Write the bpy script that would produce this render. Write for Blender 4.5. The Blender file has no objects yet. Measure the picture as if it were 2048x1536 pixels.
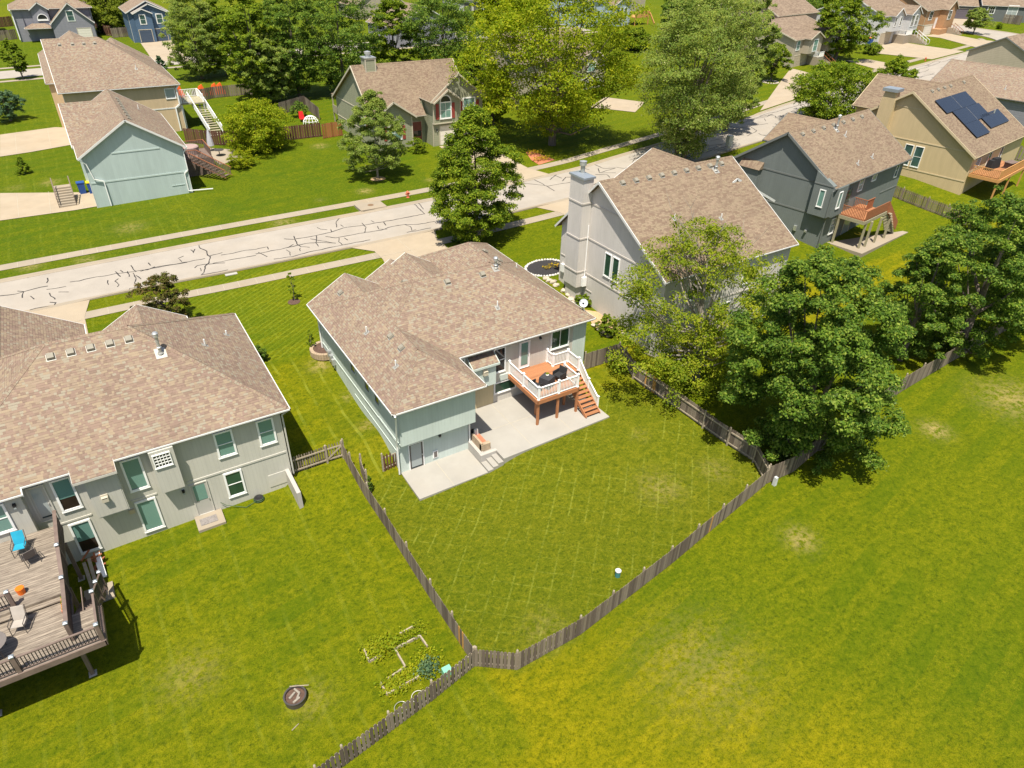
import bpy, math, random
import numpy as np
from mathutils import Vector, Matrix
R = math.radians
# ------------------------------------------------------------------ camera
F_PX, PITCH, ROLL, HEAD = 1372.9, R(33.83), R(1.53), R(32.32)
CAM = np.array([0.0, 0.0, 28.0])
def cam_axes():
    cp, sp = math.cos(PITCH), math.sin(PITCH)
    A = np.array([[1, 0, 0], [0, -sp, -cp], [0, cp, -sp]])
    cr, sr = math.cos(ROLL), math.sin(ROLL)
    A = np.array([[cr, -sr, 0], [sr, cr, 0], [0, 0, 1]]) @ A
    c, s = math.cos(HEAD), math.sin(HEAD)
    return A @ np.array([[c, -s, 0], [s, c, 0], [0, 0, 1]])
RM = cam_axes()                                   # rows: image right, image down, forward
scene = bpy.context.scene
cam_d = bpy.data.cameras.new('camera'); cam = bpy.data.objects.new('camera', cam_d)
scene.collection.objects.link(cam); scene.camera = cam
cam_d.sensor_width = 36; cam_d.lens = 36 * F_PX / 2048; cam_d.clip_end = 3000; cam_d.clip_start = .5
M3 = Matrix(((RM[0][0], -RM[1][0], -RM[2][0]), (RM[0][1], -RM[1][1], -RM[2][1]), (RM[0][2], -RM[1][2], -RM[2][2])))
cam.matrix_world = Matrix.Translation(CAM) @ M3.to_4x4()
# ------------------------------------------------------------------ light
SUN = Vector((0.25, 0.31, -1.0)).normalized()
EL = math.asin(-SUN.z); AZ = math.atan2(-SUN.x, -SUN.y)
w = bpy.data.worlds.new('World'); scene.world = w; w.use_nodes = True
nt = w.node_tree; bg = nt.nodes['Background']
sky = nt.nodes.new('ShaderNodeTexSky'); sky.sky_type = 'NISHITA'; sky.sun_disc = False
sky.sun_elevation = EL; sky.sun_rotation = AZ; sky.air_density = 1.0; sky.dust_density = 1.6; sky.ozone_density = 1.0
nt.links.new(sky.outputs[0], bg.inputs[0]); bg.inputs[1].default_value = 0.085
sun_d = bpy.data.lights.new('sun', 'SUN'); sun_d.energy = 5.0; sun_d.angle = R(0.55); sun_d.color = (1, .93, .80)
sun = bpy.data.objects.new('sun', sun_d); scene.collection.objects.link(sun)
sun.rotation_euler = SUN.to_track_quat('-Z', 'Y').to_euler(); sun.location = (0, 0, 80)
vs = scene.view_settings; vs.view_transform = 'Standard'; vs.look = 'None'; vs.exposure = 0.62; vs.gamma = 1
scene.cycles.max_bounces = 5; scene.cycles.transparent_max_bounces = 4
# ------------------------------------------------------------------ ground height and pixel rays
def sm(t):
    t = min(1, max(0, t)); return t * t * (3 - 2 * t)
def lerp(p, x):
    if x <= p[0][0]: return p[0][1]
    for (a, b), (c, d) in zip(p, p[1:]):
        if x <= c: return b + (d - b) * (x - a) / (c - a)
    return p[-1][1]
def TZ(x, y):
    z = .022 * min(max(x - 16, -30), 250)
    z += lerp([(29.5, 0), (31.5, .25), (45, 1.85), (57, 2.2), (62, 2.25), (130, 3.3), (260, 4.5)], y)
    z += .75 * math.exp(-((x - 10.5) / 2.2) ** 2 - ((y - 33.3) / 2.2) ** 2)
    z += .42 * sm((x - 15.8) / 3) * sm((y - 22) / 5) * (1 - sm((y - 30) / 10)) * (1 - sm((x - 27) / 8))
    if x < 5.35 and y > 28 and y < 33.4: z = .022 * max(x - 16, -30)
    if 11 < x < 16.2 and 27.3 < y < 30.8: z = min(z, -.03)
    if 15.9 < x < 25.6 and 27.7 < y < 33.6: z = min(z, .5)
    return z
def ray(u, v): return RM.T @ np.array([(u - 1024) / F_PX, (v - 768) / F_PX, 1.0])
def at(u, v, dz=0):
    d = ray(u, v); d = d / np.linalg.norm(d); prev = t = 5.
    while t < 3000:
        q = CAM + d * t
        if q[2] < TZ(q[0], q[1]) + dz: break
        prev = t; t *= 1.02
    lo, hi = prev, t
    for _ in range(30):
        m = (lo + hi) / 2; q = CAM + d * m
        if q[2] < TZ(q[0], q[1]) + dz: hi = m
        else: lo = m
    return Vector(q)
def height_at(p, u, v):
    d = ray(u, v); h = d[:2]; q = np.array([p[0], p[1]]) - CAM[:2]
    return CAM[2] + (q @ h) / (h @ h) * d[2]
def depth(p): return float(RM[2] @ (np.array(p, float) - CAM))
# ------------------------------------------------------------------ materials
MAT = {}
class NB:
    def __init__(s, name):
        s.m = bpy.data.materials.new(name); s.m.use_nodes = True; s.t = s.m.node_tree; s.n = s.t.nodes
        s.b = s.n['Principled BSDF']; s.b.inputs['Roughness'].default_value = .85
        s.b.inputs['Specular IOR Level'].default_value = .25
        MAT[name] = s.m
    def new(s, typ, **kw):
        n = s.n.new('ShaderNode' + typ)
        for k, v in kw.items(): setattr(n, k, v)
        return n
    def put(s, sock, v):
        if hasattr(v, 'is_linked') or hasattr(v, 'links'): s.t.links.new(v, sock)
        elif v is not None: sock.default_value = v
    def math(s, op, a, b=None, c=None, clamp=False):
        n = s.new('Math', operation=op, use_clamp=clamp)
        for i, v in enumerate((a, b, c)):
            if v is not None: s.put(n.inputs[i], v)
        return n.outputs[0]
    def co(s, kind='Object'): return s.new('TexCoord').outputs[kind]
    def mapping(s, v, scale=(1, 1, 1), rot=(0, 0, 0)):
        n = s.new('Mapping'); s.put(n.inputs[0], v); n.inputs['Scale'].default_value = scale; n.inputs['Rotation'].default_value = rot
        return n.outputs[0]
    def noise(s, v, scale, detail=3, rough=.55, out='Fac'):
        n = s.new('TexNoise'); s.put(n.inputs['Vector'], v); n.inputs['Scale'].default_value = scale
        n.inputs['Detail'].default_value = detail; n.inputs['Roughness'].default_value = rough; return n.outputs[out]
    def ramp(s, f, stops, interp='LINEAR'):
        n = s.new('ValToRGB'); s.put(n.inputs[0], f); e = n.color_ramp; e.interpolation = interp
        while len(e.elements) < len(stops): e.elements.new(.5)
        for el, (p, c) in zip(e.elements, stops):
            el.position = p; el.color = (c, c, c, 1) if isinstance(c, (int, float)) else (*c, 1)
        return n.outputs[0]
    def mix(s, f, a, b, blend='MIX'):
        n = s.new('Mix', data_type='RGBA', blend_type=blend); s.put(n.inputs[0], f)
        for i, v in ((6, a), (7, b)):
            if isinstance(v, tuple): v = (*v, 1)[:4]
            s.put(n.inputs[i], v)
        return n.outputs[2]
    def bump(s, h, strength=.3, dist=.02):
        n = s.new('Bump'); s.put(n.inputs['Height'], h); n.inputs['Strength'].default_value = strength
        n.inputs['Distance'].default_value = dist; s.t.links.new(n.outputs[0], s.b.inputs['Normal'])
    def col(s, v):
        if isinstance(v, tuple): v = (*v, 1)[:4]
        s.put(s.b.inputs['Base Color'], v)
    def sep(s, v):
        n = s.new('SeparateXYZ'); s.put(n.inputs[0], v); return n.outputs
def plain(name, c, rough=.6, var=.12, scale=3., metal=0, spec=.3, fine=0):
    k = NB(name); o = k.co(); n = k.noise(o, scale, 4)
    lo = tuple(x * (1 - var) for x in c); hi = tuple(min(1, x * (1 + var)) for x in c)
    k.col(k.ramp(n, [(.25, lo), (.75, hi)])); k.b.inputs['Roughness'].default_value = rough
    k.b.inputs['Metallic'].default_value = metal; k.b.inputs['Specular IOR Level'].default_value = spec
    if fine: k.bump(k.noise(o, fine, 3), .25, .01)
    return k.m
def shingle(name, cols, row=.143, tile=.30, line=.45, seam=0.0):
    """laminated asphalt shingles on UVs in metres: u along the course, v up the slope"""
    k = NB(name); u, v, _ = k.sep(k.co('UV'))
    r = k.math('FLOOR', k.math('DIVIDE', v, row)); fv = k.math('FRACT', k.math('DIVIDE', v, row))
    wn = k.new('TexWhiteNoise', noise_dimensions='1D'); k.put(wn.inputs['W'], r)
    uu = k.math('ADD', k.math('DIVIDE', u, tile), k.math('MULTIPLY', wn.outputs[0], 37.))
    w1 = k.new('TexNoise', noise_dimensions='2D'); cx = k.new('CombineXYZ'); k.put(cx.inputs[0], uu); k.put(cx.inputs[1], k.math('MULTIPLY', r, 7.3))
    k.put(w1.inputs['Vector'], cx.outputs[0]); w1.inputs['Scale'].default_value = .8; w1.inputs['Detail'].default_value = 0
    uu = k.math('ADD', uu, k.math('MULTIPLY', w1.outputs[0], 1.6))
    c = k.math('FLOOR', uu); fu = k.math('FRACT', uu)
    cc = k.new('CombineXYZ'); k.put(cc.inputs[0], c); k.put(cc.inputs[1], r)
    w2 = k.new('TexWhiteNoise', noise_dimensions='2D'); k.put(w2.inputs['Vector'], cc.outputs[0])
    base = k.ramp(w2.outputs[0], [((i) / len(cols), cc_) for i, cc_ in enumerate(cols)], 'CONSTANT')
    hs = k.sep(w2.outputs['Color'])
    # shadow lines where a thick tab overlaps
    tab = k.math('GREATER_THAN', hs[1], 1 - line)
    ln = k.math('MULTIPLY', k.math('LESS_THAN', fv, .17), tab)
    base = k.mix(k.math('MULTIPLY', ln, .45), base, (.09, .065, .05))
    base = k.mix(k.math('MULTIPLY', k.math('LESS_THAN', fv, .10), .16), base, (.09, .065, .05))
    if seam:
        base = k.mix(k.math('MULTIPLY', k.math('LESS_THAN', fu, .12), seam), base, (.10, .07, .05))
    o = k.co(); w_ = k.noise(o, .35, 3)
    base = k.mix(k.math('MULTIPLY', k.noise(o, 28., 2), .22), base, (.13, .10, .08))
    base = k.mix(1.0, base, k.ramp(w_, [(.3, .93), (.7, 1.06)]), 'MULTIPLY')
    k.col(base); k.b.inputs['Roughness'].default_value = .95; k.b.inputs['Specular IOR Level'].default_value = .12
    k.bump(k.math('ADD', k.math('MULTIPLY', tab, .6), k.math('SUBTRACT', 1, fv)), .55, .012)
    return k.m
def siding(name, c, pitch=.2, var=.05, horiz=False, depth_=.5):
    k = NB(name); s_ = k.sep(k.co('UV')); a = s_[1] if horiz else s_[0]
    f = k.math('FRACT', k.math('DIVIDE', a, pitch)); g = k.math('LESS_THAN', f, .07 if not horiz else .1)
    n = k.noise(k.mapping(k.co(), (1.2, 1.2, .25)), 2.2, 5); pl = k.math('FLOOR', k.math('DIVIDE', a, 1.22 if not horiz else pitch))
    wn = k.new('TexWhiteNoise', noise_dimensions='1D'); k.put(wn.inputs['W'], pl)
    lo = tuple(x * (1 - var) for x in c); hi = tuple(x * (1 + var) for x in c)
    b = k.ramp(n, [(.3, lo), (.7, hi)])
    b = k.mix(1.0, b, k.ramp(wn.outputs[0], [(0, .97), (1, 1.02)]), 'MULTIPLY')
    b = k.mix(k.math('MULTIPLY', g, depth_), b, tuple(x * .45 for x in c))
    streak = k.noise(k.mapping(k.co(), (2.5, 2.5, .12)), 3., 4)
    b = k.mix(k.math('MULTIPLY', k.ramp(streak, [(.55, 0), (.8, 1)]), .12), b, tuple(x * .6 for x in c))
    k.col(b); k.b.inputs['Roughness'].default_value = .75; k.bump(k.math('SUBTRACT', 1, g), .35, .01); return k.m
def concrete(name, c, stain=(.36, .26, .15), amt=.35, fine=60):
    k = NB(name); o = k.co(); n1 = k.noise(o, .6, 6, .6); n2 = k.noise(o, 9, 4); n3 = k.noise(o, fine, 2)
    b = k.ramp(n1, [(.3, tuple(x * .9 for x in c)), (.7, tuple(x * 1.06 for x in c))])
    b = k.mix(k.math('MULTIPLY', k.ramp(k.noise(o, .22, 5, .65), [(.5, 0), (.72, 1)]), amt), b, stain)
    b = k.mix(k.math('MULTIPLY', n2, .16), b, tuple(x * .72 for x in c)); b = k.mix(k.math('MULTIPLY', n3, .15), b, tuple(x * .6 for x in c))
    k.col(b); k.b.inputs['Roughness'].default_value = .9; k.bump(n3, .2, .005); return k.m
def wood(name, c, c2, axis=(1, 1, 1), scale=6, plank=0, pax=1, dark=.35):
    k = NB(name); o = k.co(); n = k.noise(k.mapping(o, axis), scale, 6, .65)
    b = k.ramp(n, [(.28, c2), (.5, tuple((x + y) / 2 for x, y in zip(c, c2))), (.72, c)])
    if plank:
        a = k.sep(o)[pax]; f = k.math('FRACT', k.math('DIVIDE', a, plank)); g = k.math('LESS_THAN', f, .07)
        wn = k.new('TexWhiteNoise', noise_dimensions='1D'); k.put(wn.inputs['W'], k.math('FLOOR', k.math('DIVIDE', a, plank)))
        b = k.mix(1.0, b, k.ramp(wn.outputs[0], [(0, .82), (1, 1.12)]), 'MULTIPLY')
        b = k.mix(k.math('MULTIPLY', g, .8), b, tuple(x * dark for x in c2)); k.bump(k.math('SUBTRACT', 1, g), .4, .01)
    k.col(b); k.b.inputs['Roughness'].default_value = .8; return k.m
def pickets_mat(name, c, c2):
    k = NB(name); o = k.co(); ge = k.new('NewGeometry')
    b = k.ramp(ge.outputs['Random Per Island'], [(0, tuple(x * .75 for x in c2)), (.3, c2), (.6, c), (1, tuple(x * 1.2 for x in c))])
    n = k.noise(k.mapping(o, (3, 3, .5)), 5, 5, .7); b = k.mix(k.math('MULTIPLY', n, .6), b, tuple(x * .5 for x in c2))
    k.col(b); k.b.inputs['Roughness'].default_value = .9; return k.m
def leaf(name, cols, back=None, trans=.38, rough=.6, spec=.12):
    k = NB(name); ge = k.new('NewGeometry')
    b = k.ramp(ge.outputs['Random Per Island'], [(i / max(1, len(cols) - 1), c) for i, c in enumerate(cols)])
    if back: b = k.mix(k.math('MULTIPLY', ge.outputs['Backfacing'], .85), b, back)
    n = k.noise(k.co(), .55, 3); b = k.mix(1.0, b, k.ramp(n, [(.3, (.72, .78, .8)), (.7, (1.3, 1.2, 1.05))]), 'MULTIPLY')
    k.col(b); k.b.inputs['Roughness'].default_value = rough; k.b.inputs['Specular IOR Level'].default_value = spec
    tr = k.new('BsdfTranslucent'); k.t.links.new(k.mix(1.0, b, (1.15, 1.25, .55), 'MULTIPLY'), tr.inputs[0])
    mx = k.new('MixShader'); mx.inputs[0].default_value = trans
    k.t.links.new(k.b.outputs[0], mx.inputs[1]); k.t.links.new(tr.outputs[0], mx.inputs[2])
    k.t.links.new(mx.outputs[0], k.n['Material Output'].inputs[0]); return k.m
def glass(name, c, rough=.08, blind=None):
    k = NB(name); z = k.sep(k.co('UV'))[1]; o = k.co()
    b = k.ramp(k.noise(o, .8, 2), [(.3, tuple(x * .7 for x in c)), (.7, tuple(x * 1.3 for x in c))])
    if blind:
        b = k.mix(k.math('GREATER_THAN', z, blind[0]), b, blind[1])
        sl = k.math('LESS_THAN', k.math('FRACT', k.math('MULTIPLY', z, 22)), .2)
        b = k.mix(k.math('MULTIPLY', k.math('MULTIPLY', sl, k.math('GREATER_THAN', z, blind[0])), .2), b, tuple(x * .5 for x in blind[1]))
    k.col(b); k.b.inputs['Roughness'].default_value = rough; k.b.inputs['Specular IOR Level'].default_value = .6; return k.m

shingle('shingle_warm', [(.255, .195, .14), (.24, .17, .13), (.27, .205, .15), (.205, .145, .112), (.28, .245, .185), (.29, .225, .155), (.235, .165, .13)], row=.143, tile=.17, line=.5)
shingle('shingle_plain', [(0.232, 0.173, 0.120), (0.208, 0.153, 0.108), (0.256, 0.193, 0.134), (0.184, 0.129, 0.092), (0.248, 0.193, 0.130)], tile=.3, line=.55, seam=.45)
shingle('shingle_far', [(0.239, 0.180, 0.130), (0.215, 0.161, 0.116), (0.263, 0.201, 0.146), (0.191, 0.140, 0.104)], row=.3, tile=.5)
siding('siding_main', (.53, .60, .56), depth_=.2)
siding('siding_taupe', (.52, .49, .44), depth_=.2); siding('siding_grey', (.60, .565, .53), depth_=.3)
siding('siding_left', (.50, .485, .43), depth_=.2); siding('siding_dark', (.165, .185, .18), depth_=.25)
siding('siding_beige', (.55, .43, .255), depth_=.15); siding('siding_lower', (.54, .45, .28), depth_=.2)
siding('siding_teal', (.42, .50, .485), depth_=.15); siding('siding_tan', (.54, .41, .26), depth_=.15)
siding('siding_sage', (.31, .315, .22), .25, horiz=True); siding('siding_blue', (.085, .14, .22), .3, horiz=True)
siding('siding_lavender', (.25, .25, .29), .3, horiz=True); siding('siding_white', (.55, .55, .55), .3, horiz=True)
siding('siding_orange', (.42, .245, .13), .3, horiz=True); siding('siding_cream', (.40, .35, .27), .3, horiz=True)
siding('siding_mauve', (.36, .27, .24), .3, horiz=True); siding('siding_pale_blue', (.38, .47, .56), .3, horiz=True)
siding('siding_slate', (.13, .14, .14), .3, horiz=True)
plain('trim_white', (0.640, 0.640, 0.623), .5, .05); plain('trim_taupe', (.52, .50, .45), .6, .05); plain('trim_dark', (.16, .17, .165), .6, .06)
plain('trim_beige', (.56, .46, .30), .6, .05); plain('trim_cream', (0.508, 0.459, 0.361), .6, .05); plain('trim_teal', (.44, .52, .50), .6, .05)
plain('trim_main', (.52, .58, .54), .6, .05); plain('trim_greige', (.52, .48, .44), .6, .05)
plain('vinyl_white', (.85, .85, .84), .35, .03, spec=.5); plain('metal_galv', (.52, .53, .53), .4, .15, metal=.6)
plain('plastic_vent', (.25, .23, .185), .6, .08); plain('vent_shadow', (.03, .03, .03), .9)
plain('pvc_white', (.72, .72, .70), .5, .05); plain('flashing', (.36, .35, .32), .45, .1, metal=.3)
glass('glass_teal', (.05, .10, .09)); glass('glass_dark', (.018, .022, .024))
glass('glass_shade', (.035, .06, .05), blind=(.02, (.16, .29, .25))); glass('glass_half', (.03, .022, .015), blind=(.38, (.14, .27, .24)))
glass('glass_green', (.03, .075, .045)); glass('glass_blind', (.03, .05, .06), blind=(.05, (.34, .38, .38)))
plain('shutter_red', (.28, .055, .045), .6); plain('garage_white', (.72, .68, .60), .5, .04); plain('garage_blue', (.06, .085, .13), .5, .05)
plain('garage_tan', (.45, .38, .28), .5, .05); plain('garage_slate', (.12, .105, .125), .5, .05); plain('door_red', (.24, .07, .06), .5)
plain('door_grey', (.42, .41, .37), .5, .04); plain('door_white', (.72, .72, .73), .45, .04); plain('black_metal', (.02, .02, .022), .45)
concrete('concrete_patio', (.36, .34, .305), amt=.10); concrete('concrete_walk', (.33, .28, .215)); concrete('concrete_drive', (0.385, 0.316, 0.230), amt=.3)
concrete('concrete_grey', (0.410, 0.394, 0.361)); concrete('street_mat', (0.361, 0.324, 0.279), amt=.12, fine=40); concrete('concrete_wall', (0.443, 0.418, 0.385), amt=.15)
plain('sealant', (.035, .032, .032), .7, .3); plain('joint', (.40, .36, .28), .9)
wood('deck_orange', (0.377, 0.172, 0.082), (.38, .165, .075), (1, 8, 1), 5, plank=.14, pax=1, dark=.3); plain('deck_frame', (.40, .17, .075), .65, .1)
wood('deck_old', (.40, .34, .27), (.09, .068, .055), (.5, 7, 1), 3.2, plank=.14, pax=1, dark=.35); plain('deck_brown', (.17, .125, .105), .7, .2)
plain('deck_brown_dark', (.10, .07, .06), .7, .2); plain('wood_red', (.30, .115, .055), .7, .2, 8); plain('wood_post', (.33, .30, .20), .8, .2, 6)
plain('wood_new', (.52, .27, .10), .7, .15, 8); plain('cap_metal', (.32, .36, .40), .35, .1, metal=.4)
pickets_mat('picket_old', (.26, .215, .165), (.16, .125, .10)); pickets_mat('picket_new', (.55, .30, .09), (.45, .23, .07))
pickets_mat('picket_brown', (.16, .075, .05), (.11, .05, .035)); pickets_mat('picket_orange', (.38, .15, .06), (.32, .12, .045))
wood('fence_rail', (.42, .36, .27), (.27, .22, .16), (2, 2, 2), 4)
leaf('leaf_mid', [(0.068, 0.128, 0.008), (0.121, 0.198, 0.012), (0.203, 0.275, 0.018), (0.297, 0.346, 0.030)])
leaf('leaf_dark', [(0.042, 0.095, 0.010), (0.077, 0.155, 0.015), (0.140, 0.230, 0.024), (0.266, 0.338, 0.055)], back=(.20, .27, .10), spec=.18)
leaf('leaf_silver', [(0.105, 0.176, 0.024), (0.165, 0.236, 0.042), (0.255, 0.317, 0.072)], back=(.50, .52, .26), spec=.15)
leaf('leaf_lime', [(0.138, 0.218, 0.007), (0.213, 0.287, 0.010), (0.300, 0.345, 0.014), (0.362, 0.368, 0.022)], trans=.45)
leaf('leaf_locust', [(0.125, 0.207, 0.010), (0.200, 0.270, 0.013), (0.275, 0.322, 0.020), (0.338, 0.356, 0.040)], trans=.45)
leaf('leaf_russet', [(.10, .13, .02), (.16, .11, .04), (.08, .13, .015), (.20, .12, .06)])
leaf('leaf_flower', [(.5, .30, .02), (.55, .40, .03), (.15, .2, .02)]); leaf('leaf_willow', [(.16, .21, .02), (.24, .28, .03), (.11, .16, .015)], trans=.45)
leaf('leaf_blue', [(.05, .11, .06), (.10, .18, .10), (.14, .22, .12)]); leaf('leaf_veg', [(.20, .28, .01), (.28, .33, .015), (.32, .30, .01)], trans=.4)
plain('bark', (.16, .13, .11), .95, .3, 6, fine=20); plain('bark_pale', (.27, .24, .20), .95, .3, 6, fine=20); plain('mulch', (.10, .06, .045), .95, .4, 9, fine=30)
plain('bare_soil', (.42, .29, .16), .95, .2, 3); plain('stone_block', (.38, .29, .20), .9, .25, 4, fine=15); plain('rock', (.45, .39, .31), .95, .3, 3, fine=8); plain('rock_white', (.62, .60, .56), .95, .15, 4)
plain('plastic_blue', (.015, .07, .28), .4, .1, spec=.5); plain('plastic_yellow', (.75, .55, .01), .4); plain('plastic_green', (.20, .50, .36), .4)
plain('plastic_orange', (.8, .17, .015), .4); plain('plastic_red', (.55, .02, .02), .4); plain('canvas_grey', (.42, .42, .46), .8); plain('cloth_black', (.022, .022, .024), .85); plain('cloth_grey', (.045, .045, .05), .85, .25, 9)
plain('wicker_black', (.03, .03, .032), .7, .3, 30); plain('sling_blue', (.02, .30, .45), .6); plain('sling_grey', (.16, .14, .13), .7); plain('sling_tan', (.38, .34, .30), .7)
plain('metal_frame', (.10, .09, .085), .4, metal=.4); plain('dish_grey', (.50, .53, .57), .4, .05); plain('mat_grey', (.22, .20, .19), .95, .3, 14)
plain('terracotta', (.45, .16, .09), .8); plain('hydrant_red', (.55, .14, .08), .6); plain('box_teal', (.06, .22, .22), .6); plain('steel_box', (.55, .57, .58), .45)
plain('hot_tub', (.36, .26, .24), .7); plain('rug_red', (.42, .18, .12), .9); plain('iron_lid', (.19, .12, .07), .8); plain('car_paint', (.62, .66, .70), .25, .03, spec=.6)
plain('tarp_orange', (.75, .12, .02), .7); plain('cedar', (.10, .17, .03), .9)
# lawn: vertex attributes say which lot a patch belongs to; the mottling is procedural
k = NB('lawn'); o = k.co()
def attr(nm):
    a = k.new('Attribute'); a.attribute_name = nm; return a.outputs['Fac']
n_big = k.noise(o, .055, 4, .6); n_mid = k.noise(o, .55, 5, .62); n_fine = k.noise(k.mapping(o, (1, 1, .3)), 5.5, 5, .72); n_vf = k.noise(o, 26, 3, .7)
n_cl = k.noise(k.mapping(o, (1, 1.6, .3), (0, 0, .6)), 1.7, 6, .68)
g1 = k.ramp(n_cl, [(.28, (.110, .128, .0008)), (.5, (.205, .192, .0012)), (.72, (.310, .260, .004))])          # open field, yellow green
g2 = k.ramp(n_cl, [(.28, (.075, .098, .002)), (.5, (.120, .138, .004)), (.72, (.178, .176, .008))])          # mown back yard
g3 = k.ramp(n_cl, [(.28, (.072, .100, .0006)), (.5, (.125, .152, .001)), (.74, (.190, .195, .003))])          # lush green
g = k.mix(attr('yard'), g1, g2); g = k.mix(attr('lush'), g, g3); g = k.mix(k.math('MULTIPLY', attr('deep'), k.ramp(n_mid, [(.35, .75), (.65, .25)])), g, (.040, .095, .003))
g = k.mix(k.math('MULTIPLY', k.ramp(n_big, [(.42, 0), (.62, 1)]), .35), g, (.065, .115, .001))
g = k.mix(k.ramp(n_fine, [(.35, 0), (.52, .0), (.72, .42)]), g, (.30, .26, .012)); g = k.mix(k.ramp(n_fine, [(.3, .75), (.48, 0)]), g, (.022, .048, .001))
g = k.mix(k.ramp(n_vf, [(.33, .7), (.5, 0)]), g, (.016, .036, .001)); g = k.mix(k.ramp(n_vf, [(.56, 0), (.72, .35)]), g, (.34, .32, .03))
px_, py_, pz_ = k.sep(o)
def stripes(ang, period, width, wob):
    a = R(ang); d = k.math('ADD', k.math('MULTIPLY', px_, math.cos(a)), k.math('MULTIPLY', py_, math.sin(a)))
    d = k.math('ADD', d, k.math('MULTIPLY', k.noise(o, .25, 2), wob)); f = k.math('FRACT', k.math('DIVIDE', d, period)); return k.math('LESS_THAN', f, width)
brk = k.ramp(k.noise(o, .5, 3), [(.40, 0), (.62, 1)])
s1 = stripes(135.3, .98, .09, .35); s2 = stripes(49, .98, .05, .4)
g = k.mix(k.math('MULTIPLY', k.math('MULTIPLY', attr('mow'), brk), k.math('MULTIPLY', k.math('MAXIMUM', s1, s2), k.ramp(n_fine, [(.4, .08), (.6, .42)]))), g, (.30, .33, .05))
s3 = stripes(125, .46, .3, .15); g = k.mix(k.math('MULTIPLY', attr('front'), k.math('MULTIPLY', s3, .20)), g, (.26, .33, .03))
s4 = stripes(0, 1.3, .14, .6); g = k.mix(k.math('MULTIPLY', k.math('MULTIPLY', attr('side'), brk), k.math('MULTIPLY', s4, .30)), g, (.33, .36, .05))
s5 = stripes(98.5, 2.1, .5, .5); g = k.mix(k.math('MULTIPLY', k.math('MULTIPLY', k.math('SUBTRACT', 1, attr('yard')), s5), k.math('MULTIPLY', k.ramp(k.noise(o, .12, 2), [(.4, 0), (.6, 1)]), .38)), g, (.05, .10, .001))
g = k.mix(k.math('MULTIPLY', attr('dry'), k.ramp(k.noise(o, 3.2, 5, .75), [(.42, 0), (.56, 1)])), g, (.42, .31, .13))
k.col(g); k.b.inputs['Roughness'].default_value = .95; k.b.inputs['Specular IOR Level'].default_value = .1
hb = k.math('ADD', n_fine, k.math('MULTIPLY', n_vf, .6)); k.bump(hb, .9, .09)
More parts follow.
